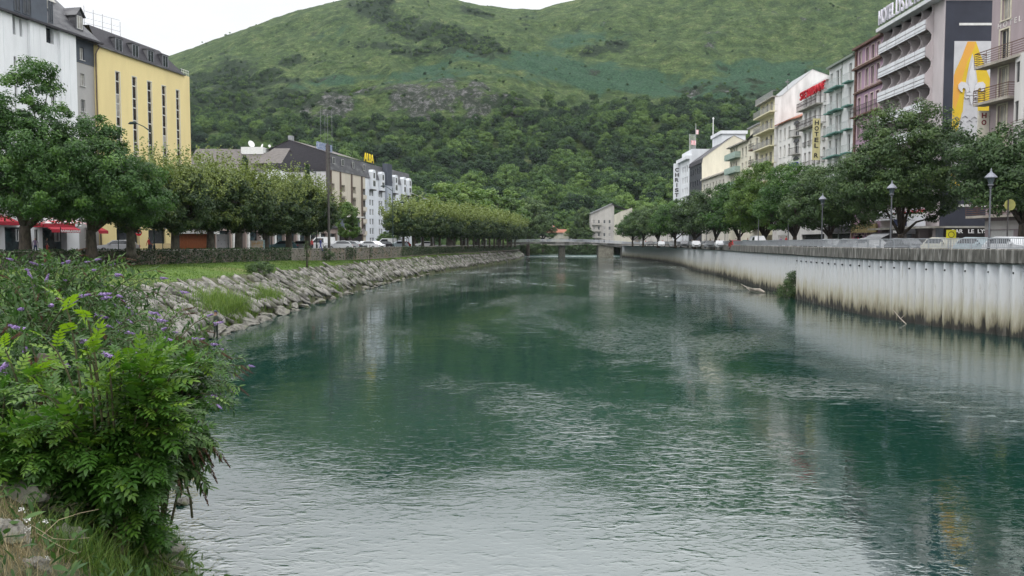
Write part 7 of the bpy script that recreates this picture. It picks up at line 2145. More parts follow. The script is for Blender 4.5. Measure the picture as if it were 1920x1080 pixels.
for i, (px, Y, c) in enumerate(((1350, 143, 'white'), (1330, 153, 'silver'), (1305, 164, 'white'), (1283, 176, 'grey'), (1262, 190, 'white'), (1240, 206, 'white'), (1220, 224, 'black'), (1205, 240, 'white'))):
    park('car', c, px, Y, math.radians(80), '%s car beyond the red one along the far quay' % ORD[i], qz)

# ------------------------------------------------------------------ people
def body_mesh(name, J, mats, zones, sub=1):
    """J: dict joint -> (pos, radius); edges listed; grown with Skin and welded to one surface. zones: function(co)->material index"""
    verts, edges, rad = J
    me = bpy.data.meshes.new('sk'); me.from_pydata(verts, edges, [])
    o = bpy.data.objects.new('sk', me); COL.objects.link(o)
    sk = o.modifiers.new('s', 'SKIN'); sk.use_smooth_shade = True
    for v, r in zip(me.skin_vertices[0].data, rad): v.radius = r if hasattr(r, '__len__') else (r, r)
    me.skin_vertices[0].data[0].use_root = True
    ss = o.modifiers.new('u', 'SUBSURF'); ss.levels = sub; ss.render_levels = sub
    dg = bpy.context.evaluated_depsgraph_get(); dg.update()
    out = bpy.data.meshes.new_from_object(o.evaluated_get(dg))
    bpy.data.objects.remove(o)
    out.name = name; out.materials.clear()
    for m in mats: out.materials.append(m)
    for p in out.polygons: p.material_index = zones(p.center)
    return out
SKIN_ = pm('skin', (0.42, 0.25, 0.18), (0.36, 0.2, 0.14), 6, .6)
HAIR = [pm('hair_dark', (0.04, 0.03, 0.022), None, 20, .7), pm('hair_grey', (0.33, 0.32, 0.31), None, 20, .7), pm('hair_brown', (0.11, 0.07, 0.04), None, 20, .7)]
def cloth(n, c): return pm('cloth_' + n, c, tuple(x * .8 for x in c), 5, .85, .3)
def figure(name, label, loc, rz, shirt, trousers, hair, pose='stand', s=1.0, arms='down', group=None, sleeves=.9, shoes=None):
    """standing figure about 1.72 m tall facing -y before rotation"""
    v = []; e = []; r = []
    def add(p, rad, par=None):
        v.append(p); r.append(rad)
        if par is not None: e.append((par, len(v) - 1))
        return len(v) - 1
    st_ = {'stand': 0.03, 'walk': 0.26, 'sit': 0}[pose]
    pel = add((0, 0, .95), (.15, .11)); 
    w_ = add((0, -.01, 1.1), (.125, .095), pel); ch = add((0, -.005, 1.30), (.155, .11), w_); sh = add((0, .01, 1.44), (.11, .075), ch)
    nk = add((0, 0, 1.51), .052, sh); hb = add((0, -.012, 1.59), (.068, .078), nk); hd = add((0, -.012, 1.66), (.075, .09), hb); add((0, -.005, 1.73), (.055, .065), hd)
    for sgn in (-1, 1):
        stp = st_ * sgn
        hp = add((sgn * .095, 0, .9), .085, pel); kn = add((sgn * .10, -stp * .5 - .01, .50), .058, hp); an = add((sgn * .10, -stp + .0 + (.02 if stp > 0 else .06), .09), .04, kn)
        add((sgn * .11, -stp - .13 + (.02 if stp > 0 else .06), .035), .035, an)
        so = add((sgn * .18, .01, 1.42), .052, sh)
        if arms == 'down': el = (sgn * .235, .03 + stp * .3, 1.15); wr = (sgn * .24, -.05 + stp * .9, .91)
        elif arms == 'fold': el = (sgn * .26, -.06, 1.17); wr = (sgn * -.02, -.24, 1.15)
        elif arms == 'front': el = (sgn * .24, -.04, 1.16); wr = (sgn * .12, -.27, 1.10)
        el_ = add(el, .038, so); wr_ = add(wr, .027, el_)
        d = Vector(wr) - Vector(el); d.normalize()
        hnd = Vector(wr) + d * .05; h_ = add(tuple(hnd), (.03, .018), wr_)
        side_v = Vector((0, 1, 0)) if arms == 'down' else Vector((0, 0, 1))
        for q, (off_, ln) in enumerate(((-.024, .07), (-.008, .085), (.008, .08), (.024, .065))):
            f1 = add(tuple(hnd + d * ln * .5 + side_v * off_), .0085, h_); add(tuple(hnd + d * ln + side_v * off_ + Vector((-sgn * .01, 0, 0))), .007, f1)
        t1 = add(tuple(hnd - d * .02 + side_v * -.04), .009, h_); add(tuple(hnd + d * .025 + side_v * -.055), .008, t1)
    mats = [trousers, shirt, SKIN_, hair, shoes or IRON]
    def zones(c):
        if c.z > 1.53: return 3 if (c.z > 1.69 or (c.y > .015 and c.z > 1.56)) else 2
        if c.z > 1.49: return 2
        if abs(c.x) > .2 and c.z < sleeves and arms == 'down': return 2
        if arms != 'down' and c.y < -.2: return 2
        if c.z > .98 or (abs(c.x) > .195 and c.z > .85): return 1
        if c.z < .075: return 4
        return 0
    me = body_mesh(name, (v, e, r), mats, zones, 1)
    o = link('person', me, None, loc, (0, 0, rz), (s,) * 3)
    tag(o, label, 'person', group)
    return o
def face(o, capmat=None):
    """nose, eyes, mouth and ears or a cap on a figure, as its parts"""
    mb = MB(); mb.tube([(0, -.085, 1.665), (0, -.115, 1.625), (0, -.09, 1.615)], [.008, .014, .01], 6); mb.build('nose', SKIN_, o, True)
    for s_ in (-1, 1):
        mb = MB(); mb.lathe((s_ * .028, -.086, 1.655), [(.004, -.006), (.009, 0), (.004, .006)], 6); mb.build('eye', IRON, o)
        mb = MB(); mb.lathe((s_ * .078, 0, 1.625), [(.006, -.025), (.016, 0), (.007, .028)], 6); mb.build('ear', SKIN_, o)
    mb = MB(); mb.box(-.022, .022, -.092, -.08, 1.588, 1.594); mb.build('mouth', pm('lip', (0.25, 0.1, 0.09), None, 9), o)
    if capmat:
        mb = MB(); mb.lathe((0, -.005, 0), [(.092, 1.675), (.096, 1.70), (.085, 1.755), (.045, 1.785), (.01, 1.79)], 12)
        mb.poly([(-.07, -.07, 1.685), (.07, -.07, 1.685), (.06, -.17, 1.675), (0, -.19, 1.672), (-.06, -.17, 1.675)]); mb.poly([(-.07, -.07, 1.695), (.07, -.07, 1.695), (.06, -.17, 1.683), (0, -.19, 1.680), (-.06, -.17, 1.683)]); mb.build('cap', capmat, o, True)
# the angler
WADER = cloth('dark_olive', (0.035, 0.045, 0.035)); RBR = cloth('red_brown', (0.24, 0.075, 0.045))
an = figure('angler_body', 'angler in a dark cap and olive waders standing with folded arms at the waterline', (-18.45, 49.6, -.12), math.radians(75), cloth('olive_shirt', (0.07, 0.08, 0.055)), WADER, HAIR[2], 'stand', 1.08, 'front', sleeves=0)
face(an, cloth('navy_cap', (0.05, 0.055, 0.09)))
mb = MB(); mb.lathe((0, 0, 0), [(.165, .93), (.155, 1.08), (.17, 1.25), (.165, 1.4), (.1, 1.46)], 14)
vest = mb.build('waistcoat', WADER, an, True); vest.scale = (1, .78, 1)
rod = empty('fishing_rod', (-18.45, 49.6, 0), math.radians(75), 'long thin fishing rod in the hands of the angler', 'fishing rod')
mb = MB(); mb.tube([(.1, -.2, 1.05), (0, -.5, 1.25), (-.1, -2.2, 2.3), (-.2, -3.6, 2.9)], [.02, .014, .008, .004], 5); mb.build('blank', IRON, rod); mb = MB(); mb.lathe((0.06, -.27, 1.0), [(.03, 0), (.045, .03), (.03, .07)], 8); mb.build('reel', METALR, rod)
SH = {'blue': cloth('blue', (0.06, 0.07, 0.30)), 'white': cloth('white', (0.62, 0.62, 0.62)), 'red': cloth('red', (0.42, 0.04, 0.04)), 'pink': cloth('pink', (0.45, 0.2, 0.22)), 'mauve': cloth('mauve', (0.28, 0.2, 0.32)), 'dark': cloth('dark', (0.04, 0.04, 0.05)), 'tan': cloth('tan', (0.36, 0.28, 0.18)), 'jean': cloth('jean', (0.05, 0.08, 0.16))}
figure('p', 'person in a blue top walking behind the stone wall near the last trunk', (ucol(601) * 109, 109, SZ), 2.0, SH['blue'], SH['blue'], HAIR[0], 'walk', 1.0)
figure('p', 'person in a dark red top beside the one in blue', (ucol(585) * 107.5, 107.5, SZ), 1.0, SH['red'], SH['dark'], HAIR[2], 'stand', .95)
figure('p', 'person in mauve by the bar awning', (ucol(66) * 74, 74, SZ), .5, SH['mauve'], SH['jean'], HAIR[0], 'stand', .92)
figure('p', 'person in dark clothes with bare arms by the bar awning', (ucol(88) * 74.6, 74.6, SZ), 2.3, SH['dark'], SH['red'], HAIR[2], 'stand', .92, sleeves=1.2)
figure('p', 'person in red between the shop doors behind the ivy wall', (ucol(279) * 86, 86, SZ), 2.3, SH['red'], SH['dark'], HAIR[0], 'walk', 1)
cl = list(SH.items())
figure('p', 'person in mauve behind the railing left of the one in red', (qx(103) + 1.6, 103, 5.08), 1.6, SH['mauve'], SH['jean'], HAIR[1], 'walk', 1)
figure('p', 'person in bright red behind the railing below the yellowish tree', (qx(100) + 1.5, 100, 5.08), 1.6, SH['red'], SH['dark'], HAIR[0], 'walk', 1.02)
figure('p', 'person in white on the quay beside the white van', (qx(118) + 1.5, 118, 5.08), 1.6, SH['white'], SH['tan'], HAIR[2], 'walk', 1)
figure('p', 'person in pink on the quay beyond the white van', (qx(126) + 1.4, 126, 5.08), 4.6, SH['pink'], SH['white'], HAIR[0], 'walk', .98)
proto_p = [figure('p', None, (0, 0, 0), 0, SH[a], SH[b], HAIR[k % 3], 'walk' if k % 2 else 'stand', 1) for k, (a, b) in enumerate((('white', 'jean'), ('dark', 'tan'), ('red', 'white'), ('white', 'dark'), ('tan', 'dark')))]
used = set()
for i in range(26):
    Y = 140 + i * 7.2
    k = i % 5
    if k in used: o = proto_p[k].copy(); COL.objects.link(o)
    else: o = proto_p[k]; used.add(k)
    o.location = (qx(Y) + 1.0 + rgp.uniform(0, 1.6), Y, 5.08); o.rotation_euler = (0, 0, rgp.uniform(0, 6.28))
    o.scale = (rgp.uniform(.94, 1.05),) * 3
    col_ = ('white', 'dark', 'red', 'white', 'tan')[k]
    tag(o, '%s walker on the far quay pavement towards the bridge, in a %s top' % (ORD[i], col_), 'person', 'walkers on the far quay')
# ------------------------------------------------------------------ foreground bank: plants, grass, rocks
def hit(px, py):
    a, b, c = ray(px, py)
    for k in range(20, 900):
        t = k * 0.1
        x, y, z = a * t, b * t, CAMZ + c * t
        if z < float(bank_z(np.array([x]), np.array([y]))[0]) or z < 0: return Vector((x, y, max(z, 0)))
    return Vector((x, y, z))
# leaf templates, triangles only
def leaflet(w=0.36, fold=0.10):
    V = np.array([(0, 0, 0), (.33, 0, .03), (.68, 0, .01), (1, 0, -.07), (.28, .5 * w, fold * .6), (.66, .40 * w, fold * .3), (.28, -.5 * w, fold * .6), (.66, -.40 * w, fold * .3)], float)
    F = np.array([(0, 1, 4), (1, 2, 4), (2, 5, 4), (2, 3, 5), (0, 6, 1), (1, 6, 2), (2, 6, 7), (2, 7, 3)])
    return V, F
def compound(pairs=5, ll=.27, droop=.22, w=.38):
    Vs, Fs, n = [], [], 0
    Lv, Lf = leaflet(w)
    def put(org, yaw, s, tilt):
        nonlocal n
        c, s_ = math.cos(yaw), math.sin(yaw)
        P = Lv * s
        P = np.stack([P[:, 0] * c - P[:, 1] * s_, P[:, 0] * s_ + P[:, 1] * c, P[:, 2] - tilt * P[:, 0]], -1) + org
        Vs.append(P); Fs.append(Lf + n); n += len(P)
    z = lambda x: .10 * x - droop * x * x
    for i in range(pairs):
        x = .24 + .70 * i / (pairs - 1) * .98
        s = ll * (0.72 + .5 * math.sin(math.pi * (i + .9) / (pairs + .6)))
        for sg in (-1, 1): put(np.array([x, 0, z(x)]), sg * (1.12 - .25 * i / pairs), s, .18)
    put(np.array([.97, 0, z(.97)]), 0, ll * .95, .35)
    xs = np.linspace(0, 1, 5)
    R_ = np.array([(x, sgn * .006, z(x) - .004) for x in xs for sgn in (-1, 1)])
    Fr = []
    for i in range(4): a = 2 * i; Fr += [(a, a + 1, a + 3), (a, a + 3, a + 2)]
    Vs.append(R_); Fs.append(np.array(Fr) + n)
    return np.vstack(Vs), np.vstack(Fs)
def place_many(T, P, D, N_, S, tint):
    """T = (V, F) template; P positions, D x-axes, N_ approx z-axes, S sizes"""
    V, F = T
    D = D / (np.linalg.norm(D, axis=1, keepdims=True) + 1e-9)
    Y_ = np.cross(N_, D); Y_ /= np.linalg.norm(Y_, axis=1, keepdims=True) + 1e-9
    Z_ = np.cross(D, Y_)
    out = (V[None, :, 0:1] * D[:, None, :] + V[None, :, 1:2] * Y_[:, None, :] + V[None, :, 2:3] * Z_[:, None, :]) * S[:, None, None] + P[:, None, :]
    n = len(P); k = len(V)
    FF_ = F[None] + (np.arange(n) * k)[:, None, None]
    return out.reshape(-1, 3), FF_.reshape(-1, 3), np.repeat(tint, k)
def bez(a, b, c, d, t):
    t = np.asarray(t)[:, None]
    return a * (1 - t) ** 3 + 3 * b * (1 - t) ** 2 * t + 3 * c * (1 - t) * t ** 2 + d * t ** 3
LEAF_N = leaf_mat('sapling_leaf', (0.016, 0.048, 0.010), (0.050, 0.125, 0.018), (0.19, 0.31, 0.035), 0.38, 0.42)
LEAF_B = leaf_mat('buddleia_leaf', (0.018, 0.046, 0.013), (0.055, 0.115, 0.028), (0.14, 0.22, 0.055), 0.32, 0.6)
STEM = pm('green_brown_stem', (0.11, 0.10, 0.05), (0.05, 0.05, 0.03), 8, .8)
def sapling(label, base, centre, rad3, n_br, seed, size=.34, bright=.0, leaders=(), tpl=None, name='ash_sapling'):
    rg = np.random.default_rng(seed)
    o = empty(name, base, 0, label, 'shrub'); b0 = Vector(base)
    base = np.array(base); c = np.array(centre) ; r3 = np.array(rad3)
    P = []; D = []; Nn = []; S = []; T_ = []
    wood = MB()
    tips = []
    for k in range(n_br):
        d = rand_dirs(1, rg)[0]; d[2] = d[2] * .95 + .1
        tips.append((c + d * r3 * rg.uniform(.55, 1.0), 0.0))
    for l in leaders: tips.append((np.array(l), .35))
    for tip, br_ in tips:
        st = base + np.array([rg.normal(0, .15), rg.normal(0, .15), 0])
        mid1 = st * .6 + c * .4 + rg.normal(0, .1, 3); mid2 = c * .35 + tip * .65 + np.array([0, 0, .22])
        tt_ = np.linspace(0, 1, 9); path = bez(st, mid1, mid2, tip, tt_)
        wood.tube([tuple(p - base) for p in path], [.018 * (1 - q * .8) + .003 for q in tt_], 5)
        nl = int(rg.integers(7, 11))
        ts = np.linspace(.42 if br_ == 0 else .3, 1, nl)
        pp = bez(st, mid1, mid2, tip, ts); ax = np.gradient(pp, axis=0); ax /= np.linalg.norm(ax, axis=1, keepdims=True)
        for i in range(nl):
            for sg in (0, math.pi):
                if i == nl - 1 and sg: continue
                ph = i * 1.57 + sg + rg.normal(0, .3)
                u = np.cross(ax[i], [0, 0, 1.0]); u /= np.linalg.norm(u) + 1e-6; v = np.cross(u, ax[i])
                rad_ = u * math.cos(ph) + v * math.sin(ph)
                f = i / nl
                dd = rad_ * (1.0 - .5 * f) + ax[i] * (.35 + .8 * f) + np.array([0, 0, -.12 + .35 * f * (1 if br_ else .3)])
                # leaves turn towards the open river side and up
                dd += np.array([.22, -.25, 0.0])
                P.append(pp[i]); D.append(dd); Nn.append(np.array([0.1, -.15, 1.0]) + rg.normal(0, .22, 3))
                S.append(size * rg.uniform(.75, 1.15) * (1 - .35 * f)); 
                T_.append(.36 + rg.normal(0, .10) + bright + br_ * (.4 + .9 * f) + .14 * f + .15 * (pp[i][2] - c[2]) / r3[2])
    P, D, Nn, S, T_ = [np.array(q) for q in (P, D, Nn, S, T_)]
    T_ = np.clip(T_ + rg.normal(0, .07, len(T_)), 0, 1)
    half = rg.uniform(size=len(P)) < .55
    Va, Fa, ta = place_many(CT5, P[half], D[half], Nn[half], S[half], T_[half])
    Vb, Fb_, tb = place_many(CT4, P[~half], D[~half], Nn[~half], S[~half], T_[~half])
    V = np.vstack([Va, Vb]); F = np.vstack([Fa, Fb_ + len(ta)]); t = np.concatenate([ta, tb])
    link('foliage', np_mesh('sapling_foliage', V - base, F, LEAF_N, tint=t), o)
    wood.build('stem', STEM, o)
    return o
CT5 = compound(5, .29, .26, .40)
CT4 = compound(4, .36, .34, .44)
def bz(x, y): return float(bank_z(np.array([x]), np.array([y]))[0])
def C3(px, row, Y): v = at_y(px, row, Y); return (v.x, v.y, v.z)
sapling('bright green ash sapling with feathery leaves, nearest to the camera', (-4.5, 8.9, bz(-4.5, 8.9)), C3(215, 810, 8.6), (.92, .7, .98), 74, 901, .33, .02,
        leaders=[C3(118, 562, 8.5), C3(165, 600, 8.3), C3(90, 640, 8.6), C3(160, 650, 8.2), C3(205, 690, 8.2)])
sapling('smaller ash sapling left of the nearest one', (-5.9, 9.4, bz(-5.9, 9.4)), C3(30, 775, 9.2), (.65, .6, .55), 26, 902, .32, .0, leaders=[C3(10, 655, 9.2)])
sapling('dark leaved ash sapling leaning to the water behind the nearest one', (-5.6, 10.8, bz(-5.6, 10.8)), C3(318, 725, 10.2), (.8, .6, .45), 40, 903, .32, -.06)
sapling('pale green ash sapling spreading over the rocks at the left edge', (-5.2, 8.3, bz(-5.2, 8.3)), C3(60, 842, 8.3), (.55, .45, .33), 24, 905, .30, .04)
sapling('low ash sapling in the dark hollow under the nearest one', (-4.3, 9.6, bz(-4.3, 9.6)), C3(215, 985, 8.9), (.62, .5, .5), 30, 904, .30, -.05)
# buddleia bushes
BL = leaflet(.26, .05)
FLP = pm('purple_blossom', (0.42, 0.31, 0.56), (0.27, 0.18, 0.40), 30, .7)
FLD = pm('withered_blossom', (0.13, 0.068, 0.042), (0.07, 0.036, 0.024), 30, .9)
def spike_mesh(name, mat, L_, r, seed):
    rg = np.random.default_rng(seed); n = 230
    t = rg.uniform(0, 1, n); a = rg.uniform(0, 6.28, n); rr = r * (1 - t) ** .6 * rg.uniform(.5, 1.1, n)
    P = np.stack([t * L_, rr * np.cos(a), rr * np.sin(a)], -1)
    V, F = leaf_cards(P, r * .7, rg, .9)
    return np_mesh(name, V, F, mat)
SPK = [spike_mesh('flower_spike', FLP, .17, .03, s) for s in (1, 2)]
SPD = [spike_mesh('dry_spike', FLD, .24, .022, s) for s in (3, 4)]
def buddleia(label, base, centre, rad3, n_br, seed, n_fl, n_dry, leafn=13, size=.15, droop=.3, bias=(.3, -.3, .1)):
    rg = np.random.default_rng(seed)
    o = empty('buddleia_bush', base, 0, label, 'shrub')
    base = np.array(base); c = np.array(centre); r3 = np.array(rad3)
    P = []; D = []; Nn = []; S = []; T_ = []; wood = MB(); ends = []
    for k in range(n_br):
        d = rand_dirs(1, rg)[0] + np.array(bias) * .6; d /= np.linalg.norm(d)
        tip = c + d * r3 * rg.uniform(.5, 1.05); tip[2] -= droop * rg.uniform(.2, 1) * (1 - abs(d[2]))
        st = base + rg.normal(0, .35, 3) * np.array([1, 1, 0])
        m1 = st * .55 + c * .45 + rg.normal(0, .2, 3); m2 = c * .3 + tip * .7 + np.array([0, 0, .35])
        tt_ = np.linspace(0, 1, 8); path = bez(st, m1, m2, tip, tt_)
        wood.tube([tuple(p - base) for p in path], [.016 * (1 - q * .8) + .003 for q in tt_], 4)
        nl = leafn
        ts = np.linspace(.38, .99, nl); pp = bez(st, m1, m2, tip, ts); ax = np.gradient(pp, axis=0); ax /= np.linalg.norm(ax, axis=1, keepdims=True)
        ends.append((tip, ax[-1]))
        bt = rg.normal(0, .1)
        for i in range(nl):
            ph0 = i * 1.57 + rg.normal(0, .2)
            for j in range(3):
                ph = ph0 + j * 2.1
                u = np.cross(ax[i], [0, 0, 1.0]); u /= np.linalg.norm(u) + 1e-6; v = np.cross(u, ax[i])
                rad_ = u * math.cos(ph) + v * math.sin(ph)
                P.append(pp[i] + rad_ * .01); D.append(rad_ + ax[i] * .75 + np.array([0, 0, -.25])); Nn.append(np.array([0, 0, 1.0]) + rg.normal(0, .3, 3)); S.append(size * rg.uniform(.7, 1.3)); T_.append(.42 + bt + rg.normal(0, .13) + .12 * i / nl)
    V, F, t = place_many(BL, np.array(P), np.array(D), np.array(Nn), np.array(S), np.clip(np.array(T_), 0, 1))
    # loose inner leaves fill the middle, tinted darker to paint the inner shade
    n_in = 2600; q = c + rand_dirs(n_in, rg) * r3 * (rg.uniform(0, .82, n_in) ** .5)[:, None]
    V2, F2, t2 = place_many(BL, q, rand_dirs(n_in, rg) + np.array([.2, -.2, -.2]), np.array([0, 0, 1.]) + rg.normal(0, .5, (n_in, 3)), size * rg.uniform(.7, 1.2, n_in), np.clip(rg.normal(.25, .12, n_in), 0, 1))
    V = np.vstack([V, V2]); F = np.vstack([F, F2 + len(t)]); t = np.concatenate([t, t2])
    link('foliage', np_mesh('buddleia_foliage', V - base, F, LEAF_B, tint=t), o)
    wood.build('stem', STEM, o)
    rg.shuffle(ends)
    ends = sorted(ends, key=lambda e: -(e[0][2] * .6 - e[0][1] * .3 + e[0][0] * .25 + rg.normal(0, .4)))
    for i, (p, a) in enumerate(ends[:n_fl + n_dry]):
        kind = 'flower_spike' if i % (n_fl + n_dry) * n_fl // (n_fl + n_dry) != (i + 1) * n_fl // (n_fl + n_dry) else 'dry_spike'
        me = (SPK if kind == 'flower_spike' else SPD)[i % 2]
        q = Vector(a + np.array([0, 0, .1 if kind == 'flower_spike' else -.35])).to_track_quat('X', 'Z').to_euler()
        link(kind, me, o, tuple(p - base), q, (rg.uniform(.8, 1.3),) * 3)
    return o
buddleia('buddleia bush with purple flower spikes at the left edge behind the ash saplings', (-8.0, 13.6, bz(-8.0, 13.6)), (-8.0, 13.4, 4.25), (2.1, 1.6, 1.15), 130, 921, 38, 36)
buddleia('buddleia bush leaning over the river with purple flowers above the water', (-8.6, 17.2, bz(-8.6, 17.2)), (-7.75, 16.6, 3.3), (2.2, 1.8, 1.4), 180, 922, 34, 44, bias=(.9, -.3, 0))
buddleia('tall buddleia bush farthest back against the lawn', (-11.2, 19.3, bz(-11.2, 19.3)), (-11.0, 19.0, 4.75), (2.9, 2.0, 1.15), 150, 923, 42, 44, size=.17)
buddleia('buddleia bush just behind the small ash sapling at the left edge', (-6.8, 11.4, bz(-6.8, 11.4)), (-6.6, 11.2, 3.9), (1.2, 1.0, .9), 80, 924, 10, 10)
buddleia('drooping buddleia branches hanging over the water at lower right of the shrubs', (-5.5, 11.2, bz(-5.5, 11.2)), (-4.95, 10.9, 3.35), (.9, .7, .62), 70, 925, 5, 30, droop=.9, bias=(1.3, -.3, -.3))
buddleia('low grey green buddleia at the stone bank left of the angler', (-15.5, 27, bz(-15.5, 27)), (-14.6, 26, 2.7), (2.4, 3.5, 1.4), 110, 926, 16, 14, size=.19, bias=(.8, -.3, 0))
# grass blades
def blades(P, H, seed, W=.006, bend=.5, segs=3):
    rg = np.random.default_rng(seed); n = len(P)
    a = rg.uniform(0, 6.28, n); dx, dy = np.cos(a), np.sin(a); h = H * rg.uniform(.55, 1.2, n); b_ = bend * rg.uniform(.2, 1.3, n)
    V = np.zeros((n, 2 * (segs + 1), 3))
    for s in range(segs + 1):
        t = s / segs
        cx = P[:, 0] + dx * b_ * h * t * t; cy = P[:, 1] + dy * b_ * h * t * t; cz = P[:, 2] + h * t * (1 - .35 * b_ * t)
        w_ = W * (1 - t * .9)
        V[:, 2 * s] = np.stack([cx - dy * w_, cy + dx * w_, cz], -1); V[:, 2 * s + 1] = np.stack([cx + dy * w_, cy - dx * w_, cz], -1)
    F = []
    for s in range(segs): F.append(np.stack([np.arange(n) * (2 * segs + 2) + 2 * s + k for k in (0, 1, 3, 2)], -1))
    return V.reshape(-1, 3), np.vstack(F), np.repeat(np.clip(rg.normal(.5, .2, n), 0, 1), 2 * segs + 2)
GR_G = leaf_mat('grass_blade', (0.03, 0.07, 0.012), (0.085, 0.155, 0.025), (0.20, 0.27, 0.06), .3, .5)
GR_D = leaf_mat('dry_grass_blade', (0.10, 0.085, 0.04), (0.26, 0.21, 0.11), (0.42, 0.36, 0.22), .2, .7)
rg = np.random.default_rng(41)
def tuft_pts(px, row, n, r, seed=0):
    h = hit(px, row); q = np.random.default_rng(seed + int(px * 7 + row))
    x = h.x + q.normal(0, r, n); y = h.y + q.normal(0, r, n)
    return np.stack([x, y, bank_z(x, y) - .03], -1)
gp = np.vstack([tuft_pts(a, b, 340, .22) for a, b in ((250, 985), (285, 960), (300, 1010), (265, 1045), (310, 1055), (230, 1060), (180, 1070), (325, 1000), (215, 1030), (325, 1035), (150, 1050), (290, 1075))])
V, F, t = blades(gp, .42, 5, .0055, .75)
tag(link('waterside_grass', np_mesh('waterside_grass', V, F, GR_G, tint=t)), 'long green grass at the water edge below the shrubs', 'grass', kind='stuff')
gp = np.vstack([tuft_pts(a, b, 300, .16) for a, b in ((20, 900), (60, 880), (20, 1040), (60, 1000), (100, 930), (95, 1040), (30, 990), (10, 960), (70, 1075), (60, 1050), (40, 850), (5, 1070))])
gp = gp[::2]
V, F, t = blades(gp, .22, 6, .003, .9)
tag(link('dry_grass', np_mesh('dry_grass', V, F, GR_D, tint=t)), 'straw coloured dry grass among the rocks at lower left', 'grass', kind='stuff')
def bank_tuft(label, px, row, n, rx, ry, H_, seed, z=None):
    h = hit(px, row); q = np.random.default_rng(seed)
    x = h.x + q.normal(0, rx, n); y = h.y + q.normal(0, ry, n); P = np.stack([x, y, bank_z(x, y) + .05], -1)
    V, F, t = blades(P, H_, seed, .022, .6); t = np.clip(t + .12, 0, 1)
    o = empty('grass_clump', h, 0, label, 'grass clump'); me = np_mesh('grass_clump', V - np.array(h), F, GR_G, tint=t); link('blades', me, o)
bank_tuft('large bright green grass clump between the waterline stones', 438, 585, 3600, .9, 2.2, 1.0, 51)
bank_tuft('smaller bright grass clump right of the large one', 505, 560, 1500, .6, 1.4, .7, 52)
bank_tuft('small yellowish grass clump farther along the stone bank', 632, 535, 500, .4, 1.4, .5, 53)
bank_tuft('third small grass clump high on the stone bank', 672, 524, 400, .4, 1.4, .5, 54)
big_tree('bush', 'small dark green bush on the crest of the stone bank', ucol(486) * 76, 76, [(0, 0, .6, 1.3, 1.2, .7)], 50, 60, .35, .16, LF_DARK, 951, .3, .04, z0=3.0, n_sub=8, cat='bush')
# undergrowth over the near bank
n = 26000
s = rg.uniform(s_of_y(3), s_of_y(46), n); x0_, y0_, t_, _ = along(WLr, s)
d_ = rg.uniform(.35, 9.5, n); x = x0_ - t_[:, 1] * d_; y = y0_ + t_[:, 0] * d_
z = bank_z(x, y) + np.abs(rg.normal(0, .20, n)); k = (y > 3)
P = np.stack([x, y, z], -1)[k]
cl_ = fbm(x[k] * .9, y[k] * .9, 3)
V, F, t = place_many(BL, P, rand_dirs(len(P), rg) + np.array([.3, -.3, .2]), np.array([0, 0, 1.]) + rg.normal(0, .4, (len(P), 3)), rg.uniform(.09, .22, len(P)), np.clip(.4 + cl_ * .8 + rg.normal(0, .12, len(P)), 0, 1))
tag(link('undergrowth', np_mesh('undergrowth', V, F, LEAF_B, tint=t)), 'tangled low weeds covering the near bank', 'undergrowth', kind='stuff')
# short grass standing on the lawn
n = 60000
yy = 46 + 150 * rg.uniform(0, 1, n) ** 1.7; lw_ = np.interp(yy, [p[1] for p in LW], [p[0] for p in LW]); ww = np.interp(yy, [p[1] for p in WL], [p[0] for p in WL])
wd_ = np.interp(yy, [0, 14, 30, 60, 130, 400], [3.2, 3.0, 3.4, 4.6, 3.3, 3.2]) + .1
f = rg.uniform(0, 1, n); xx = (ww - wd_) * f + (lw_ + .3) * (1 - f)
P = np.stack([xx, yy, bank_z(xx, yy) - .02], -1)
V, F, t = blades(P, .14, 61, .03, .5, 2)
tag(link('lawn_grass', np_mesh('lawn_grass', V, F, GR_G, tint=np.clip(t - .05 + np.repeat(fbm(xx * .3, yy * .3, 2), 6) * .8, 0, 1))), 'short green grass growing on the lawn', 'grass', kind='stuff')
# rocks of the near bank
RN = [rock_mesh('near_rock', 960 + k, .5, .42, .33, ROCK, 4, .5) for k in range(4)]
for k, (px, row, s_, lb) in enumerate(((-5, 915, .85, 'large brown grey rock at the left edge under the dry grass'), (2, 1005, .5, 'pale pointed rock at the left edge below the large one'), (48, 1062, .42, 'rounded grey rock in the lower left corner'), (268, 1040, .85, 'flat dark rock at the water edge under the long grass'),
                                       (310, 1068, .6, 'low rock in the grass at the bottom of the water edge'), (120, 1020, .5, 'small rock in the shade left of the flat dark one'))):
    h = hit(px, row); o = link('rock', RN[k % 4], None, (h.x, h.y, h.z - .03), (.2 * k, .1, 1.1 * k), (s_,) * 3); tag(o, lb, 'rock')
h = at_z(342, 945, 0); tag(link('rock', RN[1], None, (h.x, h.y, .02), (0, 0, .4), (.42, .35, .35)), 'single small rock standing in the river near the drooping branches', 'rock')
for k, (px, row, s_) in enumerate(((1262, 500, .8), (1180, 487, 1.1), (1152, 484, 1.0), (1376, 538, .5))):
    h = at_z(px, row, 0); tag(link('rock', RN[k % 4], None, (h.x, h.y, 0), (0, 0, k), (s_ * 1.6, s_ * 1.2, s_ * .5)), '%s low rock from the left awash beside the far quay wall' % ORD[(2, 1, 0, 3)[k]], 'rock')
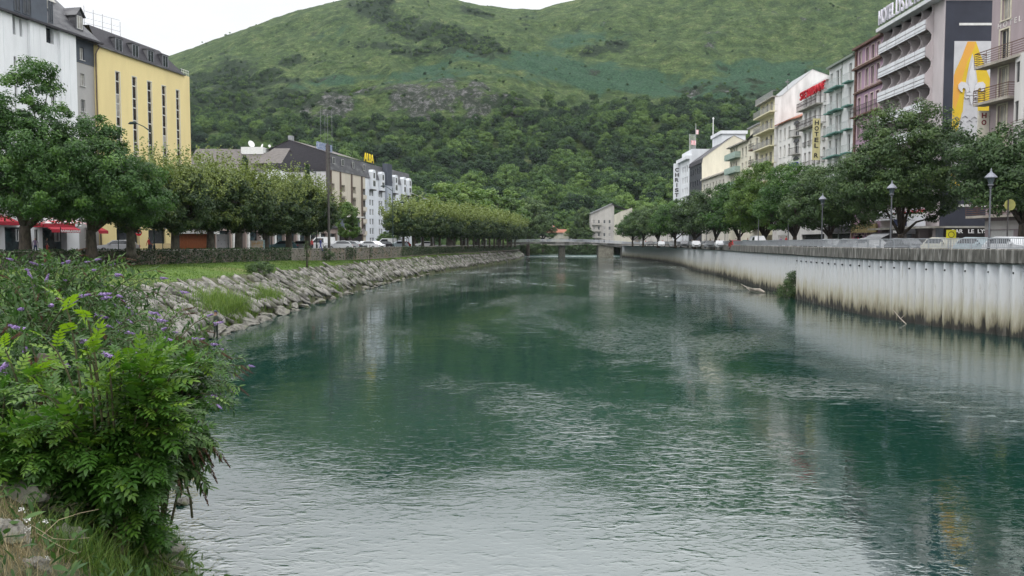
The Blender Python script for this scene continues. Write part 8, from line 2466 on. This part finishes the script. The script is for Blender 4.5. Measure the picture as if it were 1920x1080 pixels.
# old stump draped with dead grass, bare stalks, little white flowers
o = empty('dead_trunk', (-5.85, 9.9, bz(-5.85, 9.9)), 0, 'dead trunk hung with brown withered growth behind the saplings', 'trunk')
mb = MB(); mb.tube([(0, 0, -.2), (.03, 0, .7), (-.05, 0, 1.2), (.02, .05, 1.65)], [.2, .16, .13, .09], 10); mb.build('stem', BARK, o, True)
q = np.random.default_rng(12); n = 700; zz = q.uniform(.6, 1.65, n); aa = q.uniform(0, 6.28, n)
V, F, t = blades(np.stack([.15 * np.cos(aa), .15 * np.sin(aa), zz], -1), -.5, 13, .007, .15); link('dead_growth', np_mesh('dead_growth', V, F, FLD, tint=t), o)
for k, pts in enumerate((((78, 1005), (110, 975), (150, 962), (185, 955)), ((70, 1000), (105, 1020), (140, 1038), (152, 1034)), ((60, 985), (100, 1010), (130, 1012), (168, 1008)), ((30, 1040), (60, 1025), (95, 1050), (110, 1075)))):
    mb = MB(); Pp = [at_y(a, b, 6.9 + .12 * i) for i, (a, b) in enumerate(pts)]
    c0 = Pp[0]; mb.tube([p - c0 for p in Pp], [.0035, .003, .002, .0015], 5)
    o = link('dry_stalk', mb.mesh('dry_stalk', pm('straw_stalk', (0.36, 0.30, 0.20), (0.25, 0.2, 0.13), 9)), None, c0)
    tag(o, '%s bare arching stalk from the top, over the dark hollow at lower left' % ORD[k], 'stalk', 'bare stalks at lower left')
for k, (px, row) in enumerate(((50, 975), (85, 977), (55, 992), (42, 955), (88, 1048))):
    p = at_y(px, row, 6.9); rgk = np.random.default_rng(k)
    o = empty('white_flower', (p.x, p.y, p.z - .3), 0, '%s of the little white wild flowers beside the dry grass' % ORD[k], 'flower', 'white wild flowers')
    mb = MB(); mb.tube([(0, 0, 0), (.01, 0, .15), (0, 0, .3)], .002, 4); mb.build('stalk', STEM, o)
    V, F_ = leaf_cards(np.array([0, 0, .3]) + rgk.normal(0, .014, (26, 3)), .014, rgk, 1.0); link('blossom', np_mesh('blossom', V, F_, WHITEP), o)
# ------------------------------------------------------------------ air
hz = MB(); hz.box(-1700, 3700, -60, 2100, -3.0, 900)
m = bpy.data.materials.new('haze_air'); m.use_nodes = True
t = m.node_tree; t.nodes.clear()
vo = t.nodes.new('ShaderNodeVolumePrincipled'); vo.inputs['Color'].default_value = (0.80, 0.90, 1.0, 1)
vo.inputs['Density'].default_value = 0.00005; vo.inputs['Anisotropy'].default_value = 0.2
ou = t.nodes.new('ShaderNodeOutputMaterial'); t.links.new(vo.outputs[0], ou.inputs['Volume'])
tag(hz.build('haze', m), kind='stuff')
sc.cycles.volume_bounces = 0
